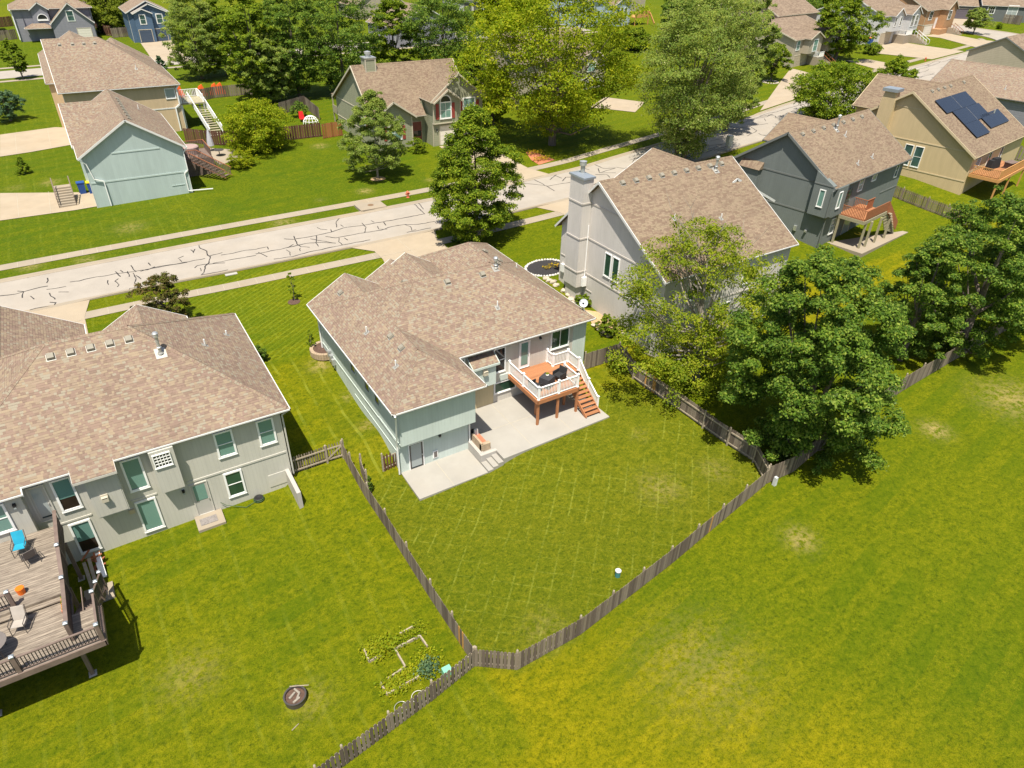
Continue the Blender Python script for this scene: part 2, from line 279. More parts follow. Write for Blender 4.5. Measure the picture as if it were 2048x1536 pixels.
# ------------------------------------------------------------------ mesh builder
class MB:
    def __init__(s): s.v = []; s.f = []; s.uv = []
    def face(s, pts, uv=None):
        i = len(s.v); s.v += [tuple(p) for p in pts]; s.f.append(list(range(i, i + len(pts))))
        if uv is None:
            a = Vector(pts[0]); n = (Vector(pts[1]) - a).cross(Vector(pts[-1]) - a)
            if abs(n.z) > .7 * n.length: uv = [(p[0], p[1]) for p in pts]
            elif abs(n.x) > abs(n.y): uv = [(p[1], p[2]) for p in pts]
            else: uv = [(p[0], p[2]) for p in pts]
        s.uv += list(uv)
    def hexa(s, b, t):
        """b, t: four bottom and four top points, counter-clockwise seen from above"""
        i = len(s.v); s.v += [tuple(p) for p in b] + [tuple(p) for p in t]
        for q in ((3, 2, 1, 0), (4, 5, 6, 7), (0, 1, 5, 4), (1, 2, 6, 5), (2, 3, 7, 6), (3, 0, 4, 7)):
            s.f.append([i + j for j in q]); P = [s.v[i + j] for j in q]
            a = Vector(P[0]); n = (Vector(P[1]) - a).cross(Vector(P[3]) - a)
            if abs(n.z) > .7 * n.length: s.uv += [(p[0], p[1]) for p in P]
            elif abs(n.x) > abs(n.y): s.uv += [(p[1], p[2]) for p in P]
            else: s.uv += [(p[0], p[2]) for p in P]
    def box(s, x0, x1, y0, y1, z0, z1):
        s.hexa([(x0, y0, z0), (x1, y0, z0), (x1, y1, z0), (x0, y1, z0)], [(x0, y0, z1), (x1, y0, z1), (x1, y1, z1), (x0, y1, z1)])
    def beam(s, p, q, w, h, up=(0, 0, 1)):
        """bar from p to q centred on the line, w wide, h high"""
        p, q = Vector(p), Vector(q); d = (q - p)
        if d.length < 1e-6: return
        d.normalize(); u = Vector(up)
        if abs(d.dot(u)) > .98: u = Vector((1, 0, 0))
        sx = d.cross(u).normalized() * w / 2; sz = sx.cross(d).normalized() * h / 2
        s.hexa([p - sx - sz, p + sx - sz, q + sx - sz, q - sx - sz], [p - sx + sz, p + sx + sz, q + sx + sz, q - sx + sz])
    def cyl(s, p, q, r0, r1=None, n=10, cap=True):
        p, q = Vector(p), Vector(q); r1 = r0 if r1 is None else r1; d = (q - p).normalized()
        u = d.orthogonal().normalized(); v = d.cross(u); i = len(s.v)
        for c, r in ((p, r0), (q, r1)):
            for k_ in range(n):
                a = 2 * math.pi * k_ / n; s.v.append(tuple(c + u * r * math.cos(a) + v * r * math.sin(a)))
        for k_ in range(n):
            s.f.append([i + k_, i + (k_ + 1) % n, i + n + (k_ + 1) % n, i + n + k_]); s.uv += [(k_ / n, 0), ((k_ + 1) / n, 0), ((k_ + 1) / n, 1), (k_ / n, 1)]
        if cap:
            s.f.append([i + k_ for k_ in range(n)][::-1]); s.uv += [(0, 0)] * n
            s.f.append([i + n + k_ for k_ in range(n)]); s.uv += [(0, 0)] * n
    def lathe(s, c, prof, n=16):
        c = Vector(c); i = len(s.v)
        for r, z in prof:
            for k_ in range(n):
                a = 2 * math.pi * k_ / n; s.v.append((c.x + r * math.cos(a), c.y + r * math.sin(a), c.z + z))
        for j in range(len(prof) - 1):
            for k_ in range(n):
                a, b = i + j * n + k_, i + j * n + (k_ + 1) % n; s.f.append([a, b, b + n, a + n]); s.uv += [(0, 0)] * 4
        s.f.append([i + (len(prof) - 1) * n + k_ for k_ in range(n)]); s.uv += [(0, 0)] * n
    def tube(s, pts, r, n=6):
        for a, b in zip(pts, pts[1:]): s.cyl(a, b, r, r, n)
    def prism(s, poly, z0, z1):
        """vertical prism on a plan polygon"""
        a = sum(p[0] * q[1] - q[0] * p[1] for p, q in zip(poly, poly[1:] + poly[:1]))
        if a < 0: poly = poly[::-1]
        s.face([(x, y, z1) for x, y in poly]); s.face([(x, y, z0) for x, y in poly[::-1]])
        for (a, b), (c, d) in zip(poly, poly[1:] + poly[:1]): s.face([(a, b, z0), (c, d, z0), (c, d, z1), (a, b, z1)])
    def blob(s, c, r, seed=0, n=9, m=6):
        rr = random.Random(seed); i = len(s.v)
        for a in range(m + 1):
            for b in range(n):
                k_ = 1 + (rr.random() - .5) * .35; th = math.pi * a / m; ph = 2 * math.pi * b / n
                s.v.append((c[0] + r[0] * k_ * math.sin(th) * math.cos(ph), c[1] + r[1] * k_ * math.sin(th) * math.sin(ph), c[2] + r[2] * k_ * math.cos(th)))
        for a in range(m):
            for b in range(n):
                s.f.append([i + a * n + b, i + (a + 1) * n + b, i + (a + 1) * n + (b + 1) % n, i + a * n + (b + 1) % n]); s.uv += [(0, 0)] * 4
    def build(s, name, mat, parent=None, inv=None):
        me = bpy.data.meshes.new(name); V = s.v
        if inv is not None: V = [tuple(inv @ Vector(p)) for p in V]
        me.from_pydata(V, [], s.f); me.uv_layers.new(name='UVMap')
        me.uv_layers[0].data.foreach_set('uv', [c for p in s.uv for c in p]); me.materials.append(MAT[mat])
        me.validate(); me.update()
        o = bpy.data.objects.new(name, me); scene.collection.objects.link(o)
        if parent is not None: o.parent = parent
        return o
def tag(o, label=None, cat=None, group=None, kind=None):
    if label: o['label'] = label
    if cat: o['category'] = cat
    if group: o['group'] = group
    if kind: o['kind'] = kind
    return o
SPLIT = {'balusters', 'rail', 'gutter', 'fascia', 'corner_board', 'trim_band', 'rim_joist', 'stringer', 'mounting_rail', 'cap_rail', 'privacy_slats', 'side_outlets', 'meter_box', 'chase_trim', 'panel_joint', 'deck_boards', 'radon_pipe', 'porch_base', 'railing', 'crop_plants'}
def split_mb(mb, tol=.26):
    par = list(range(len(mb.v)))
    def fnd(a):
        while par[a] != a: par[a] = par[par[a]]; a = par[a]
        return a
    for f in mb.f:
        for b in f[1:]: par[fnd(b)] = fnd(f[0])
    comp = {}
    for i, p in enumerate(mb.v):
        c = comp.setdefault(fnd(i), [list(p), list(p)])
        for k_ in range(3): c[0][k_] = min(c[0][k_], p[k_]); c[1][k_] = max(c[1][k_], p[k_])
    ks = list(comp); g = {k_: k_ for k_ in ks}
    def gf(a):
        while g[a] != a: a = g[a]
        return a
    for i, a in enumerate(ks):
        for b in ks[i + 1:]:
            A, B = comp[a], comp[b]
            if all(A[0][q] - tol < B[1][q] and B[0][q] - tol < A[1][q] for q in range(3)): g[gf(b)] = gf(a)
    out = {}; u = 0
    for f in mb.f:
        m = out.setdefault(gf(fnd(f[0])), MB()); i = len(m.v); m.v += [mb.v[j] for j in f]; m.f.append(list(range(i, i + len(f)))); m.uv += mb.uv[u:u + len(f)]; u += len(f)
    return list(out.values())
class Thing:
    """an Empty at the thing's base; parts are given in a frame turned by yaw about the world origin"""
    def __init__(s, name, label, cat, base=(0, 0, 0), yaw=0, group=None):
        s.yaw = yaw; s.rot = Matrix.Rotation(R(yaw), 4, 'Z'); b = s.rot @ Vector(base)
        s.o = bpy.data.objects.new(name, None); scene.collection.objects.link(s.o)
        s.o.location = b; s.o.rotation_euler = (0, 0, R(yaw)); tag(s.o, label, cat, group)
        s.inv = Matrix.Translation(-Vector(base))
    def part(s, mb, name, mat, parent=None, label=None):
        o = None
        for m_ in (split_mb(mb) if name in SPLIT else [mb]):
            q = m_.build(name, mat, parent or s.o, s.inv); o = o or q
        if label: o['label'] = label
        return o
def single(mb, name, mat, label, cat, group=None, kind=None):
    """a thing that is one mesh; origin moved to its base"""
    xs = [p[0] for p in mb.v]; ys = [p[1] for p in mb.v]; b = Vector(((min(xs) + max(xs)) / 2, (min(ys) + max(ys)) / 2, min(p[2] for p in mb.v)))
    o = mb.build(name, mat, None, Matrix.Translation(-b)); o.location = b
    return tag(o, label, cat, group, kind)
def struct(mb, name, mat, parent=None):
    o = mb.build(name, mat, parent)
    if parent is None: o['kind'] = 'structure'
    return o
def copy_tree(o, parent=None):
    c = o.copy(); scene.collection.objects.link(c); c.parent = parent
    for ch in list(o.children): copy_tree(ch, c)
    return c
# ------------------------------------------------------------------ plan geometry for roofs and draped sheets
def clip(poly, a, b, c):
    out = []
    for p, q in zip(poly, poly[1:] + poly[:1]):
        dp = a * p[0] + b * p[1] + c; dq = a * q[0] + b * q[1] + c
        if dp >= -1e-9: out.append(p)
        if (dp > 1e-9 and dq < -1e-9) or (dp < -1e-9 and dq > 1e-9):
            t = dp / (dp - dq); out.append((p[0] + t * (q[0] - p[0]), p[1] + t * (q[1] - p[1])))
    return out
def area(poly): return abs(sum(p[0] * q[1] - q[0] * p[1] for p, q in zip(poly, poly[1:] + poly[:1]))) / 2 if len(poly) > 2 else 0
class Roof:
    """one pitched roof over a rectangle; ridge along axis; ends 'h' hip or 'g' gable"""
    def __init__(s, x0, x1, y0, y1, z, p, ax='x', e0='h', e1='h', z1=None, p1=None, shed=None):
        s.r = (x0, x1, y0, y1); z1 = z if z1 is None else z1; p1 = p if p1 is None else p1; s.pl = []
        if shed: s.pl = [shed]; return
        if ax == 'x':
            s.pl += [(0, p, z - p * y0), (0, -p1, z1 + p1 * y1)]
            if e0 == 'h': s.pl.append((p, 0, z - p * x0))
            if e1 == 'h': s.pl.append((-p, 0, z + p * x1))
        else:
            s.pl += [(p, 0, z - p * x0), (-p1, 0, z1 + p1 * x1)]
            if e0 == 'h': s.pl.append((0, p, z - p * y0))
            if e1 == 'h': s.pl.append((0, -p, z + p * y1))
    def h(s, x, y, m=1e-6):
        x0, x1, y0, y1 = s.r
        if x < x0 - m or x > x1 + m or y < y0 - m or y > y1 + m: return None
        return min(a * x + b * y + c for a, b, c in s.pl)
def env(roofs, x, y):
    hs = [r.h(x, y) for r in roofs]; hs = [q for q in hs if q is not None]; return max(hs) if hs else None
def build_roof(H, roofs, mat, trim, thick=.16, gutter=None, name='roof', cap=True, capw=.15, rake=.05):
    mb = MB()
    for i, r in enumerate(roofs):
        x0, x1, y0, y1 = r.r
        for pi, (a, b, c) in enumerate(r.pl):
            poly = [(x0, y0), (x1, y0), (x1, y1), (x0, y1)]
            for pj, (d, e, f) in enumerate(r.pl):
                if pj != pi: poly = clip(poly, d - a, e - b, f - c)
                if len(poly) < 3: break
            if area(poly) < .01: continue
            polys = [poly]
            for k_, s_ in enumerate(roofs):
                if k_ == i: continue
                X0, X1, Y0, Y1 = s_.r; eps = 1e-4 if k_ < i else -1e-4
                hp = [(1, 0, -X0), (-1, 0, X1), (0, 1, -Y0), (0, -1, Y1)] + [(d - a, e - b, f - c + eps) for d, e, f in s_.pl]
                nxt = []
                for q in polys:
                    rest = q
                    for (A, B, C_) in hp:
                        o_ = clip(rest, -A, -B, -C_)
                        if area(o_) > 1e-3: nxt.append(o_)
                        rest = clip(rest, A, B, C_)
                        if area(rest) < 1e-3: break
                polys = nxt
            g = math.hypot(a, b); ux, uy = (a / g, b / g) if g > 1e-6 else (0, 1); sl = math.sqrt(1 + g * g)
            for q in polys:
                top = [(x, y, a * x + b * y + c) for x, y in q]
                ar = sum(p[0] * w_[1] - w_[0] * p[1] for p, w_ in zip(q, q[1:] + q[:1]))
                if ar < 0: top = top[::-1]
                mb.face(top, [((-uy * p[0] + ux * p[1]), (ux * p[0] + uy * p[1]) * sl) for p in top])
                mb.face([(p[0], p[1], p[2] - thick) for p in top[::-1]])
        if cap:
            n = len(r.pl)
            for pi in range(n):
                for pj in range(pi + 1, n):
                    A, B = r.pl[pi], r.pl[pj]; a, b, c = A[0] - B[0], A[1] - B[1], A[2] - B[2]; L = math.hypot(a, b)
                    if L < 1e-6: continue
                    px, py = -a * c / L / L, -b * c / L / L; dx, dy = -b / L, a / L; run = []
                    for t in np.arange(-260, 260, .15):
                        x, y = px + dx * t, py + dy * t; hh = r.h(x, y)
                        ok = hh is not None and abs(hh - (A[0] * x + A[1] * y + A[2])) < 1e-4 and (env(roofs, x, y) or 0) <= hh + .01
                        if ok: run.append((x, y, hh))
                        if (not ok) and len(run) > 3:
                            cap_strip(mb, run[0], run[-1], A, B, (a / L, b / L), capw)
                        if not ok: run = []
                    if len(run) > 3: cap_strip(mb, run[0], run[-1], A, B, (a / L, b / L), capw)
    ro = H.part(mb, name, mat)
    # fascia and gutters along the free edges
    tb = MB(); gb = MB()
    for i, r in enumerate(roofs):
        x0, x1, y0, y1 = r.r
        for (p, q, nx, ny) in (((x0, y0), (x1, y0), 0, -1), ((x1, y0), (x1, y1), 1, 0), ((x1, y1), (x0, y1), 0, 1), ((x0, y1), (x0, y0), -1, 0)):
            L = math.hypot(q[0] - p[0], q[1] - p[1]); n = max(2, int(L / .12)); run = []; runs = []
            for k_ in range(n + 1):
                t = k_ / n; x, y = p[0] + t * (q[0] - p[0]), p[1] + t * (q[1] - p[1]); z = r.h(x, y)
                cov = any(s_ is not r and s_.r[0] + (.01 if j_ > i else -.01) < x < s_.r[1] - (.01 if j_ > i else -.01) and s_.r[2] + (.01 if j_ > i else -.01) < y < s_.r[3] - (.01 if j_ > i else -.01) and s_.h(min(max(x, s_.r[0]), s_.r[1]), min(max(y, s_.r[2]), s_.r[3])) >= z - .02 for j_, s_ in enumerate(roofs))
                if not cov: run.append((x, y, z))
                else:
                    if len(run) > 1: runs.append(run)
                    run = []
            if len(run) > 1: runs.append(run)
            for rn in runs:
                segs = [rn[0]]
                for a_, b_, c_ in zip(rn, rn[1:], rn[2:]):
                    if abs((b_[2] - a_[2]) - (c_[2] - b_[2])) > 1e-3: segs.append(b_)
                segs.append(rn[-1])
                for a_, b_ in zip(segs, segs[1:]):
                    flat = abs(a_[2] - b_[2]) < 1e-3; wd = .055 if (flat and gutter) else rake
                    B_ = gb if (flat and gutter) else tb; zt = -.02 if flat else .01; th = .10 if (flat and gutter) else thick + .05
                    ds = (b_[0] - a_[0], b_[1] - a_[1]); ll = math.hypot(*ds) or 1; ex = (ds[0] / ll * wd, ds[1] / ll * wd) if flat else (0, 0)
                    P = [(a_[0] - ex[0], a_[1] - ex[1], a_[2]), (b_[0] + ex[0], b_[1] + ex[1], b_[2])]
                    bt = [(P[0][0], P[0][1], P[0][2] - th), (P[0][0] + nx * wd, P[0][1] + ny * wd, P[0][2] - th), (P[1][0] + nx * wd, P[1][1] + ny * wd, P[1][2] - th), (P[1][0], P[1][1], P[1][2] - th)]
                    B_.hexa(bt, [(x, y, z + th + zt) for x, y, z in bt])
    if tb.f: H.part(tb, 'fascia', trim)
    if gb.f: H.part(gb, 'gutter', gutter)
    return ro
def cap_strip(mb, p, q, A, B, n, w):
    L = math.dist(p, q)
    for (pl, sg) in ((A, 1), (B, -1)):
        # the side where this plane is the lower one
        s_ = -sg; o1 = (p[0] + n[0] * s_ * w, p[1] + n[1] * s_ * w); o2 = (q[0] + n[0] * s_ * w, q[1] + n[1] * s_ * w)
        z = lambda x, y: pl[0] * x + pl[1] * y + pl[2]
        P = [(p[0], p[1], p[2] + .04), (q[0], q[1], q[2] + .04), (o2[0], o2[1], z(*o2) + .02), (o1[0], o1[1], z(*o1) + .02)]
        v = (Vector(P[1]) - Vector(P[0])).cross(Vector(P[3]) - Vector(P[0]))
        uv = [(.01, 0), (.01, L), (.24, L), (.24, 0)]
        if v.z < 0: P = P[::-1]; uv = uv[::-1]
        mb.face(P, uv)
def walls(H, loop, zb, roofs, mat, name='wall', top=None, drop=.13, closed=True, step=.3, label=None):
    """vertical walls on a plan loop, up to the underside of the roofs"""
    mb = MB(); u = 0.; pts = loop + [loop[0]] if closed else loop
    for (x0, y0), (x1, y1) in zip(pts, pts[1:]):
        L = math.hypot(x1 - x0, y1 - y0); n = max(1, int(L / step)); pr = None
        for k_ in range(n + 1):
            t = k_ / n; x, y = x0 + t * (x1 - x0), y0 + t * (y1 - y0); h = env(roofs, x, y) if roofs else None
            z = top if h is None else (h - drop if top is None else min(top, h - drop)); b = zb(x, y) if callable(zb) else zb
            cur = (x, y, b, z, u + t * L)
            if pr: mb.face([(pr[0], pr[1], pr[2]), (x, y, b), (x, y, z), (pr[0], pr[1], pr[3])], [(pr[4], pr[2]), (cur[4], b), (cur[4], z), (pr[4], pr[3])])
            pr = cur
        u += L
    return H.part(mb, name, mat, label=label)
FACE = {'-y': (0, -1), '+y': (0, 1), '-x': (-1, 0), '+x': (1, 0)}
def fb(mb, face, c, a0, a1, z0, z1, d0, d1):
    """box on a wall plane: along the wall a0..a1, up z0..z1, standing out d0..d1"""
    nx, ny = FACE[face]
    if nx: xs = sorted((c + nx * d0, c + nx * d1)); mb.box(xs[0], xs[1], a0, a1, z0, z1)
    else: ys = sorted((c + ny * d0, c + ny * d1)); mb.box(a0, a1, ys[0], ys[1], z0, z1)
def pane(mb, face, c, a0, a1, z0, z1, d):
    nx, ny = FACE[face]
    if nx: P = [(c + nx * d, a0, z0), (c + nx * d, a1, z0), (c + nx * d, a1, z1), (c + nx * d, a0, z1)]
    else: P = [(a0, c + ny * d, z0), (a1, c + ny * d, z0), (a1, c + ny * d, z1), (a0, c + ny * d, z1)]
    uv = [(0, 0), (1, 0), (1, 1), (0, 1)]
    n = (Vector(P[1]) - Vector(P[0])).cross(Vector(P[3]) - Vector(P[0]))
    if n.x * nx + n.y * ny < 0: P = P[::-1]; uv = uv[::-1]
    mb.face(P, uv)
def window(H, face, c, a0, a1, z0, z1, glass_='glass_teal', frame='vinyl_white', bars_v=0, bars_h=0, fw=.075, sill=True, trimm=None, at_=None, name='window', label=None):
    a0, a1 = sorted((a0, a1)); mb = MB()
    for (p, q, r_, s_) in ((a0, a1, z0, z0 + fw), (a0, a1, z1 - fw, z1), (a0, a0 + fw, z0 + fw, z1 - fw), (a1 - fw, a1, z0 + fw, z1 - fw)): fb(mb, face, c, p, q, r_, s_, -.02, .07)
    ia0, ia1, iz0, iz1 = a0 + fw, a1 - fw, z0 + fw, z1 - fw
    for i in range(bars_v): m = ia0 + (ia1 - ia0) * (i + 1) / (bars_v + 1); fb(mb, face, c, m - .02, m + .02, iz0, iz1, 0, .05)
    for i in range(bars_h): m = iz0 + (iz1 - iz0) * (i + 1) / (bars_h + 1); fb(mb, face, c, ia0, ia1, m - .02, m + .02, 0, .047)
    w_ = H.part(mb, name, frame, label=label)
    pb = MB(); pane(pb, face, c, ia0, ia1, iz0, iz1, .022); H.part(pb, 'pane', glass_, parent=None).parent = w_
    fix_child(w_)
    if trimm:
        tb = MB(); t = .10
        for (p, q, r_, s_) in ((a0 - t, a1 + t, z1, z1 + t), (a0 - t, a0, z0, z1), (a1, a1 + t, z0, z1), (a0 - t, a1 + t, z0 - t, z0)): fb(tb, face, c, p, q, r_, s_, 0, .035)
        o = H.part(tb, 'casing', trimm); o.parent = w_
    elif sill:
        tb = MB(); fb(tb, face, c, a0 - .02, a1 + .02, z0 - .04, z0, -.01, .08); o = H.part(tb, 'sill', frame); o.parent = w_
    return w_
def fix_child(p): pass
def door(H, face, c, a0, a1, z0, z1, mat='door_white', frame='trim_white', glass_=None, gz=(.15, .9), name='door', label=None):
    mb = MB(); fb(mb, face, c, a0 + .06, a1 - .06, z0 + .03, z1 - .06, -.02, .03); d = H.part(mb, name, mat, label=label)
    fr = MB()
    for (p, q, r_, s_) in ((a0, a0 + .06, z0, z1), (a1 - .06, a1, z0, z1), (a0 + .06, a1 - .06, z1 - .06, z1), (a0 + .06, a1 - .06, z0, z0 + .03)): fb(fr, face, c, p, q, r_, s_, -.02, .06)
    o = H.part(fr, 'frame', frame); o.parent = d
    if glass_:
        h = z1 - z0; pb = MB(); pane(pb, face, c, a0 + .16, a1 - .16, z0 + h * gz[0], z0 + h * gz[1], .036); o = H.part(pb, 'pane', glass_); o.parent = d
    hb = MB(); fb(hb, face, c, a1 - .15, a1 - .11, z0 + .95, z0 + 1.05, .03, .09); o = H.part(hb, 'handle', 'metal_galv'); o.parent = d
    return d
def garage_door(H, face, c, a0, a1, z0, z1, mat='garage_white', frame='trim_cream', lites=True):
    mb = MB(); n = 4
    for i in range(n): fb(mb, face, c, a0, a1, z0 + (z1 - z0) * i / n + .012, z0 + (z1 - z0) * (i + 1) / n - .012, -.02, .03)
    d = H.part(mb, 'garage_door', mat); fr = MB()
    for (p, q, r_, s_) in ((a0 - .12, a0, z0, z1 + .12), (a1, a1 + .12, z0, z1 + .12), (a0, a1, z1, z1 + .12)): fb(fr, face, c, p, q, r_, s_, -.02, .06)
    o = H.part(fr, 'frame', frame); o.parent = d
    return d
def band(H, segs, mat, name='trim_band'):
    mb = MB()
    for (face, c, a0, a1, z0, z1) in segs: fb(mb, face, c, min(a0, a1), max(a0, a1), z0, z1, -.01, .035)
    return H.part(mb, name, mat)
def roof_vent(H, roofs, x, y, dirn, kind='box'):
    """a low box vent lying on the slope; dirn is the downhill direction"""
    z = env(roofs, x, y); e = .05; gx = (env(roofs, x + e, y) - env(roofs, x - e, y)) / (2 * e); gy = (env(roofs, x, y + e) - env(roofs, x, y - e)) / (2 * e)
    n = Vector((-gx, -gy, 1)).normalized(); d = Vector((-gx, -gy, -(gx * gx + gy * gy))).normalized(); s_ = n.cross(d)
    o = Vector((x, y, z)) + n * .01; f = lambda a, b, c: o + s_ * a + d * b + n * c
    fl = MB(); fl.face([f(-.22, -.19, .006), f(-.22, .25, .006), f(.22, .25, .006), f(.22, -.19, .006)][::1])
    w = .19; mb = MB(); mb.hexa([f(-w, -w, .05), f(-w, w, .05), f(w, w, .05), f(w, -w, .05)], [f(-w * .8, -w * .8, .17), f(-w * .8, w * .8, .17), f(w * .8, w * .8, .17), f(w * .8, -w * .8, .17)])
    sh = MB(); w2 = .15; sh.hexa([f(-w2, -w2, .0), f(-w2, w2, .0), f(w2, w2, .0), f(w2, -w2, .0)], [f(-w2, -w2, .05), f(-w2, w2, .05), f(w2, w2, .05), f(w2, -w2, .05)])
    v = H.part(mb, 'roof_vent', 'plastic_vent'); H.part(fl, 'flashing', 'flashing').parent = v; H.part(sh, 'vent_throat', 'vent_shadow').parent = v
    return v
def pipe(H, roofs, x, y, h=.45, r=.045, mat='pvc_white', name='vent_pipe', flash=.16):
    z = env(roofs, x, y); e = .05; gx = (env(roofs, x + e, y) - env(roofs, x - e, y)) / (2 * e); gy = (env(roofs, x, y + e) - env(roofs, x, y - e)) / (2 * e)
    mb = MB(); mb.cyl((x, y, z - .1), (x, y, z + h), r, r, 10); p = H.part(mb, name, mat)
    q = MB(); f = flash; q.face([(x + a * f, y + b * f, z + a * f * gx + b * f * gy + .012) for a, b in ((-1, -1), (1, -1), (1, 1), (-1, 1))]); q.cyl((x, y, z), (x, y, z + .1), r * 2, r * 1.2, 10, False)
    H.part(q, 'flashing', 'flashing').parent = p; return p
def flue(H, roofs, x, y, h=.9, r=.1):
    p = pipe(H, roofs, x, y, h, r, 'metal_galv', 'flue', .28); z = env(roofs, x, y)
    mb = MB(); mb.lathe((x, y, z + h), [(r * 1.1, 0), (r * 1.1, .06), (r * 1.7, .08), (r * 1.7, .26), (r * 1.9, .28), (r * 1.2, .36), (0.01, .38)], 14); H.part(mb, 'flue_cap', 'metal_galv').parent = p
    mb = MB(); mb.lathe((x, y, z + h * .35), [(r, 0), (r * 1.5, .03), (r * 1.5, .06), (r, .09)], 14); H.part(mb, 'storm_collar', 'metal_galv').parent = p
    return p
def downspout(H, pts, mat='vinyl_white', w=.08):
    mb = MB()
    for a, b in zip(pts, pts[1:]): mb.beam(a, b, w, w)
    return H.part(mb, 'downspout', mat)
def railing(posts, rail_h, mb_post, mb_rail, mb_bal, sp=.115, ps=.1, bal=.035, low=.1, caps=None, post_up=.08, skip=()):
    """posts: 3D floor points; rails run post to post"""
    for i, (a, b) in enumerate(zip(posts, posts[1:])):
        if i in skip: continue
        a, b = Vector(a), Vector(b); L = (b - a).length; d = (b - a) / L
        mb_rail.beam(a + Vector((0, 0, rail_h)), b + Vector((0, 0, rail_h)), .09, .05); mb_rail.beam(a + Vector((0, 0, low)), b + Vector((0, 0, low)), .05, .05)
        n = int((L - .1) / sp)
        for k_ in range(n):
            p = a + d * (L * (k_ + 1) / (n + 1)); mb_bal.beam(p + Vector((0, 0, low)), p + Vector((0, 0, rail_h)), bal, bal, (d.x, d.y, 0))
def strip(mb, pts, w, dz, z=None):
    """flat ribbon along a ground polyline"""
    P = []
    for i, p in enumerate(pts):
        a = pts[max(0, i - 1)]; b = pts[min(len(pts) - 1, i + 1)]; dx, dy = b[0] - a[0], b[1] - a[1]; L = math.hypot(dx, dy) or 1; ww = w(i) if callable(w) else w
        P.append(((p[0] - dy / L * ww / 2, p[1] + dx / L * ww / 2), (p[0] + dy / L * ww / 2, p[1] - dx / L * ww / 2)))
    Z = (lambda x, y: TZ(x, y) + dz) if z is None else (lambda x, y: z)
    for (a, b), (c, d) in zip(P, P[1:]): mb.face([(b[0], b[1], Z(*b)), (d[0], d[1], Z(*d)), (c[0], c[1], Z(*c)), (a[0], a[1], Z(*a))])
def smooth_path(ctrl, step=1.):
    out = []; n = len(ctrl)
    for i in range(n - 1):
        p0, p1, p2, p3 = ctrl[max(0, i - 1)], ctrl[i], ctrl[i + 1], ctrl[min(n - 1, i + 2)]; L = math.dist(p1, p2); m = max(1, int(L / step))
        for k_ in range(m):
            t = k_ / m; out.append(tuple(.5 * ((2 * b) + (-a + c) * t + (2 * a - 5 * b + 4 * c - d) * t * t + (-a + 3 * b - 3 * c + d) * t ** 3) for a, b, c, d in zip(p0, p1, p2, p3)))
    out.append(tuple(ctrl[-1])); return out
XS = sorted(set([round(v, 3) for v in list(np.arange(-30, 62, .5)) + list(np.arange(62, 130, 1)) + list(np.arange(130, 262, 3)) + list(np.arange(-60, -30, 2)) + [-1500, -900, -500, -300, -200, -140, -100, -80] + [270, 300, 350, 420, 550, 800, 1200, 1800]]))
YS = sorted(set([round(v, 3) for v in list(np.arange(10, 76, .5)) + list(np.arange(76, 110, 1)) + list(np.arange(110, 262, 3)) + list(np.arange(-20, 10, 2)) + [-400, -150, -60, -30] + [270, 300, 350, 420, 550, 800, 1200, 2000]]))
TZC = {}
def TZg(x, y):
    """the ground as built: bilinear between grid points"""
    import bisect
    i = max(0, min(len(XS) - 2, bisect.bisect_right(XS, x) - 1)); j = max(0, min(len(YS) - 2, bisect.bisect_right(YS, y) - 1))
    a, b, c, d = XS[i], XS[i + 1], YS[j], YS[j + 1]; s_, t = (x - a) / (b - a), (y - c) / (d - c)
    def q(m, n):
        k_ = (m, n)
        if k_ not in TZC: TZC[k_] = TZ(m, n)
        return TZC[k_]
    return (q(a, c) * (1 - s_) + q(b, c) * s_) * (1 - t) + (q(a, d) * (1 - s_) + q(b, d) * s_) * t
def drape(mb, poly, dz):
    """lay a plan polygon on the ground, cut along the ground's grid"""
    import bisect
    xs = [p[0] for p in poly]; ys = [p[1] for p in poly]
    i0, i1 = bisect.bisect_right(XS, min(xs)) - 1, bisect.bisect_left(XS, max(xs)); j0, j1 = bisect.bisect_right(YS, min(ys)) - 1, bisect.bisect_left(YS, max(ys))
    a = sum(p[0] * q[1] - q[0] * p[1] for p, q in zip(poly, poly[1:] + poly[:1]))
    if a < 0: poly = poly[::-1]
    for j in range(j0, j1):
        row = clip(clip(poly, 0, 1, -YS[j]), 0, -1, YS[j + 1])
        if area(row) < 1e-5: continue
        for i in range(i0, i1):
            c = clip(clip(row, 1, 0, -XS[i]), -1, 0, XS[i + 1])
            if area(c) > 1e-5: mb.face([(x, y, TZg(x, y) + dz) for x, y in c])
# ------------------------------------------------------------------ the setting
def px(pts, z=None, ox=0, oy=0, s=1):
    out = []
    for u, v in pts:
        q = at(ox + u / s, oy + v / s); out.append((q.x, q.y))
    return out
def inside(poly, x, y):
    c = False
    for (a, b), (d, e) in zip(poly, poly[1:] + poly[:1]):
        if (b > y) != (e > y) and x < (d - a) * (y - b) / (e - b) + a: c = not c
    return c
FEN_L = px([(687, 914.6), (701, 941), (770.7, 1054), (860, 1196), (949.5, 1332.5)])
FEN_B = px([(949.5, 1332.5), (1035, 1340), (1160, 1270), (1340, 1130), (1530, 970)])
FEN_R = px([(1530, 968), (1507, 924), (1406, 856), (1336.5, 807), (1267, 758), (1248, 730)])
yard_poly = FEN_L + FEN_B[1:] + FEN_R[1:] + [(27, 33), (11.3, 30.3), (11.3, 44), (8.6, 44)]
near_ctrl = [(-110, 60.8), (-60, 60.7), (-6.7, 60.6), (10, 59.9), (28, 59.4), (45, 59.9), (58, 60.9), (72, 63.7), (100, 68), (130, 73.5), (165, 80.2), (187, 84.5), (203, 88), (212, 94), (215, 101), (215, 110), (216.5, 119), (217.5, 150), (218, 200)]
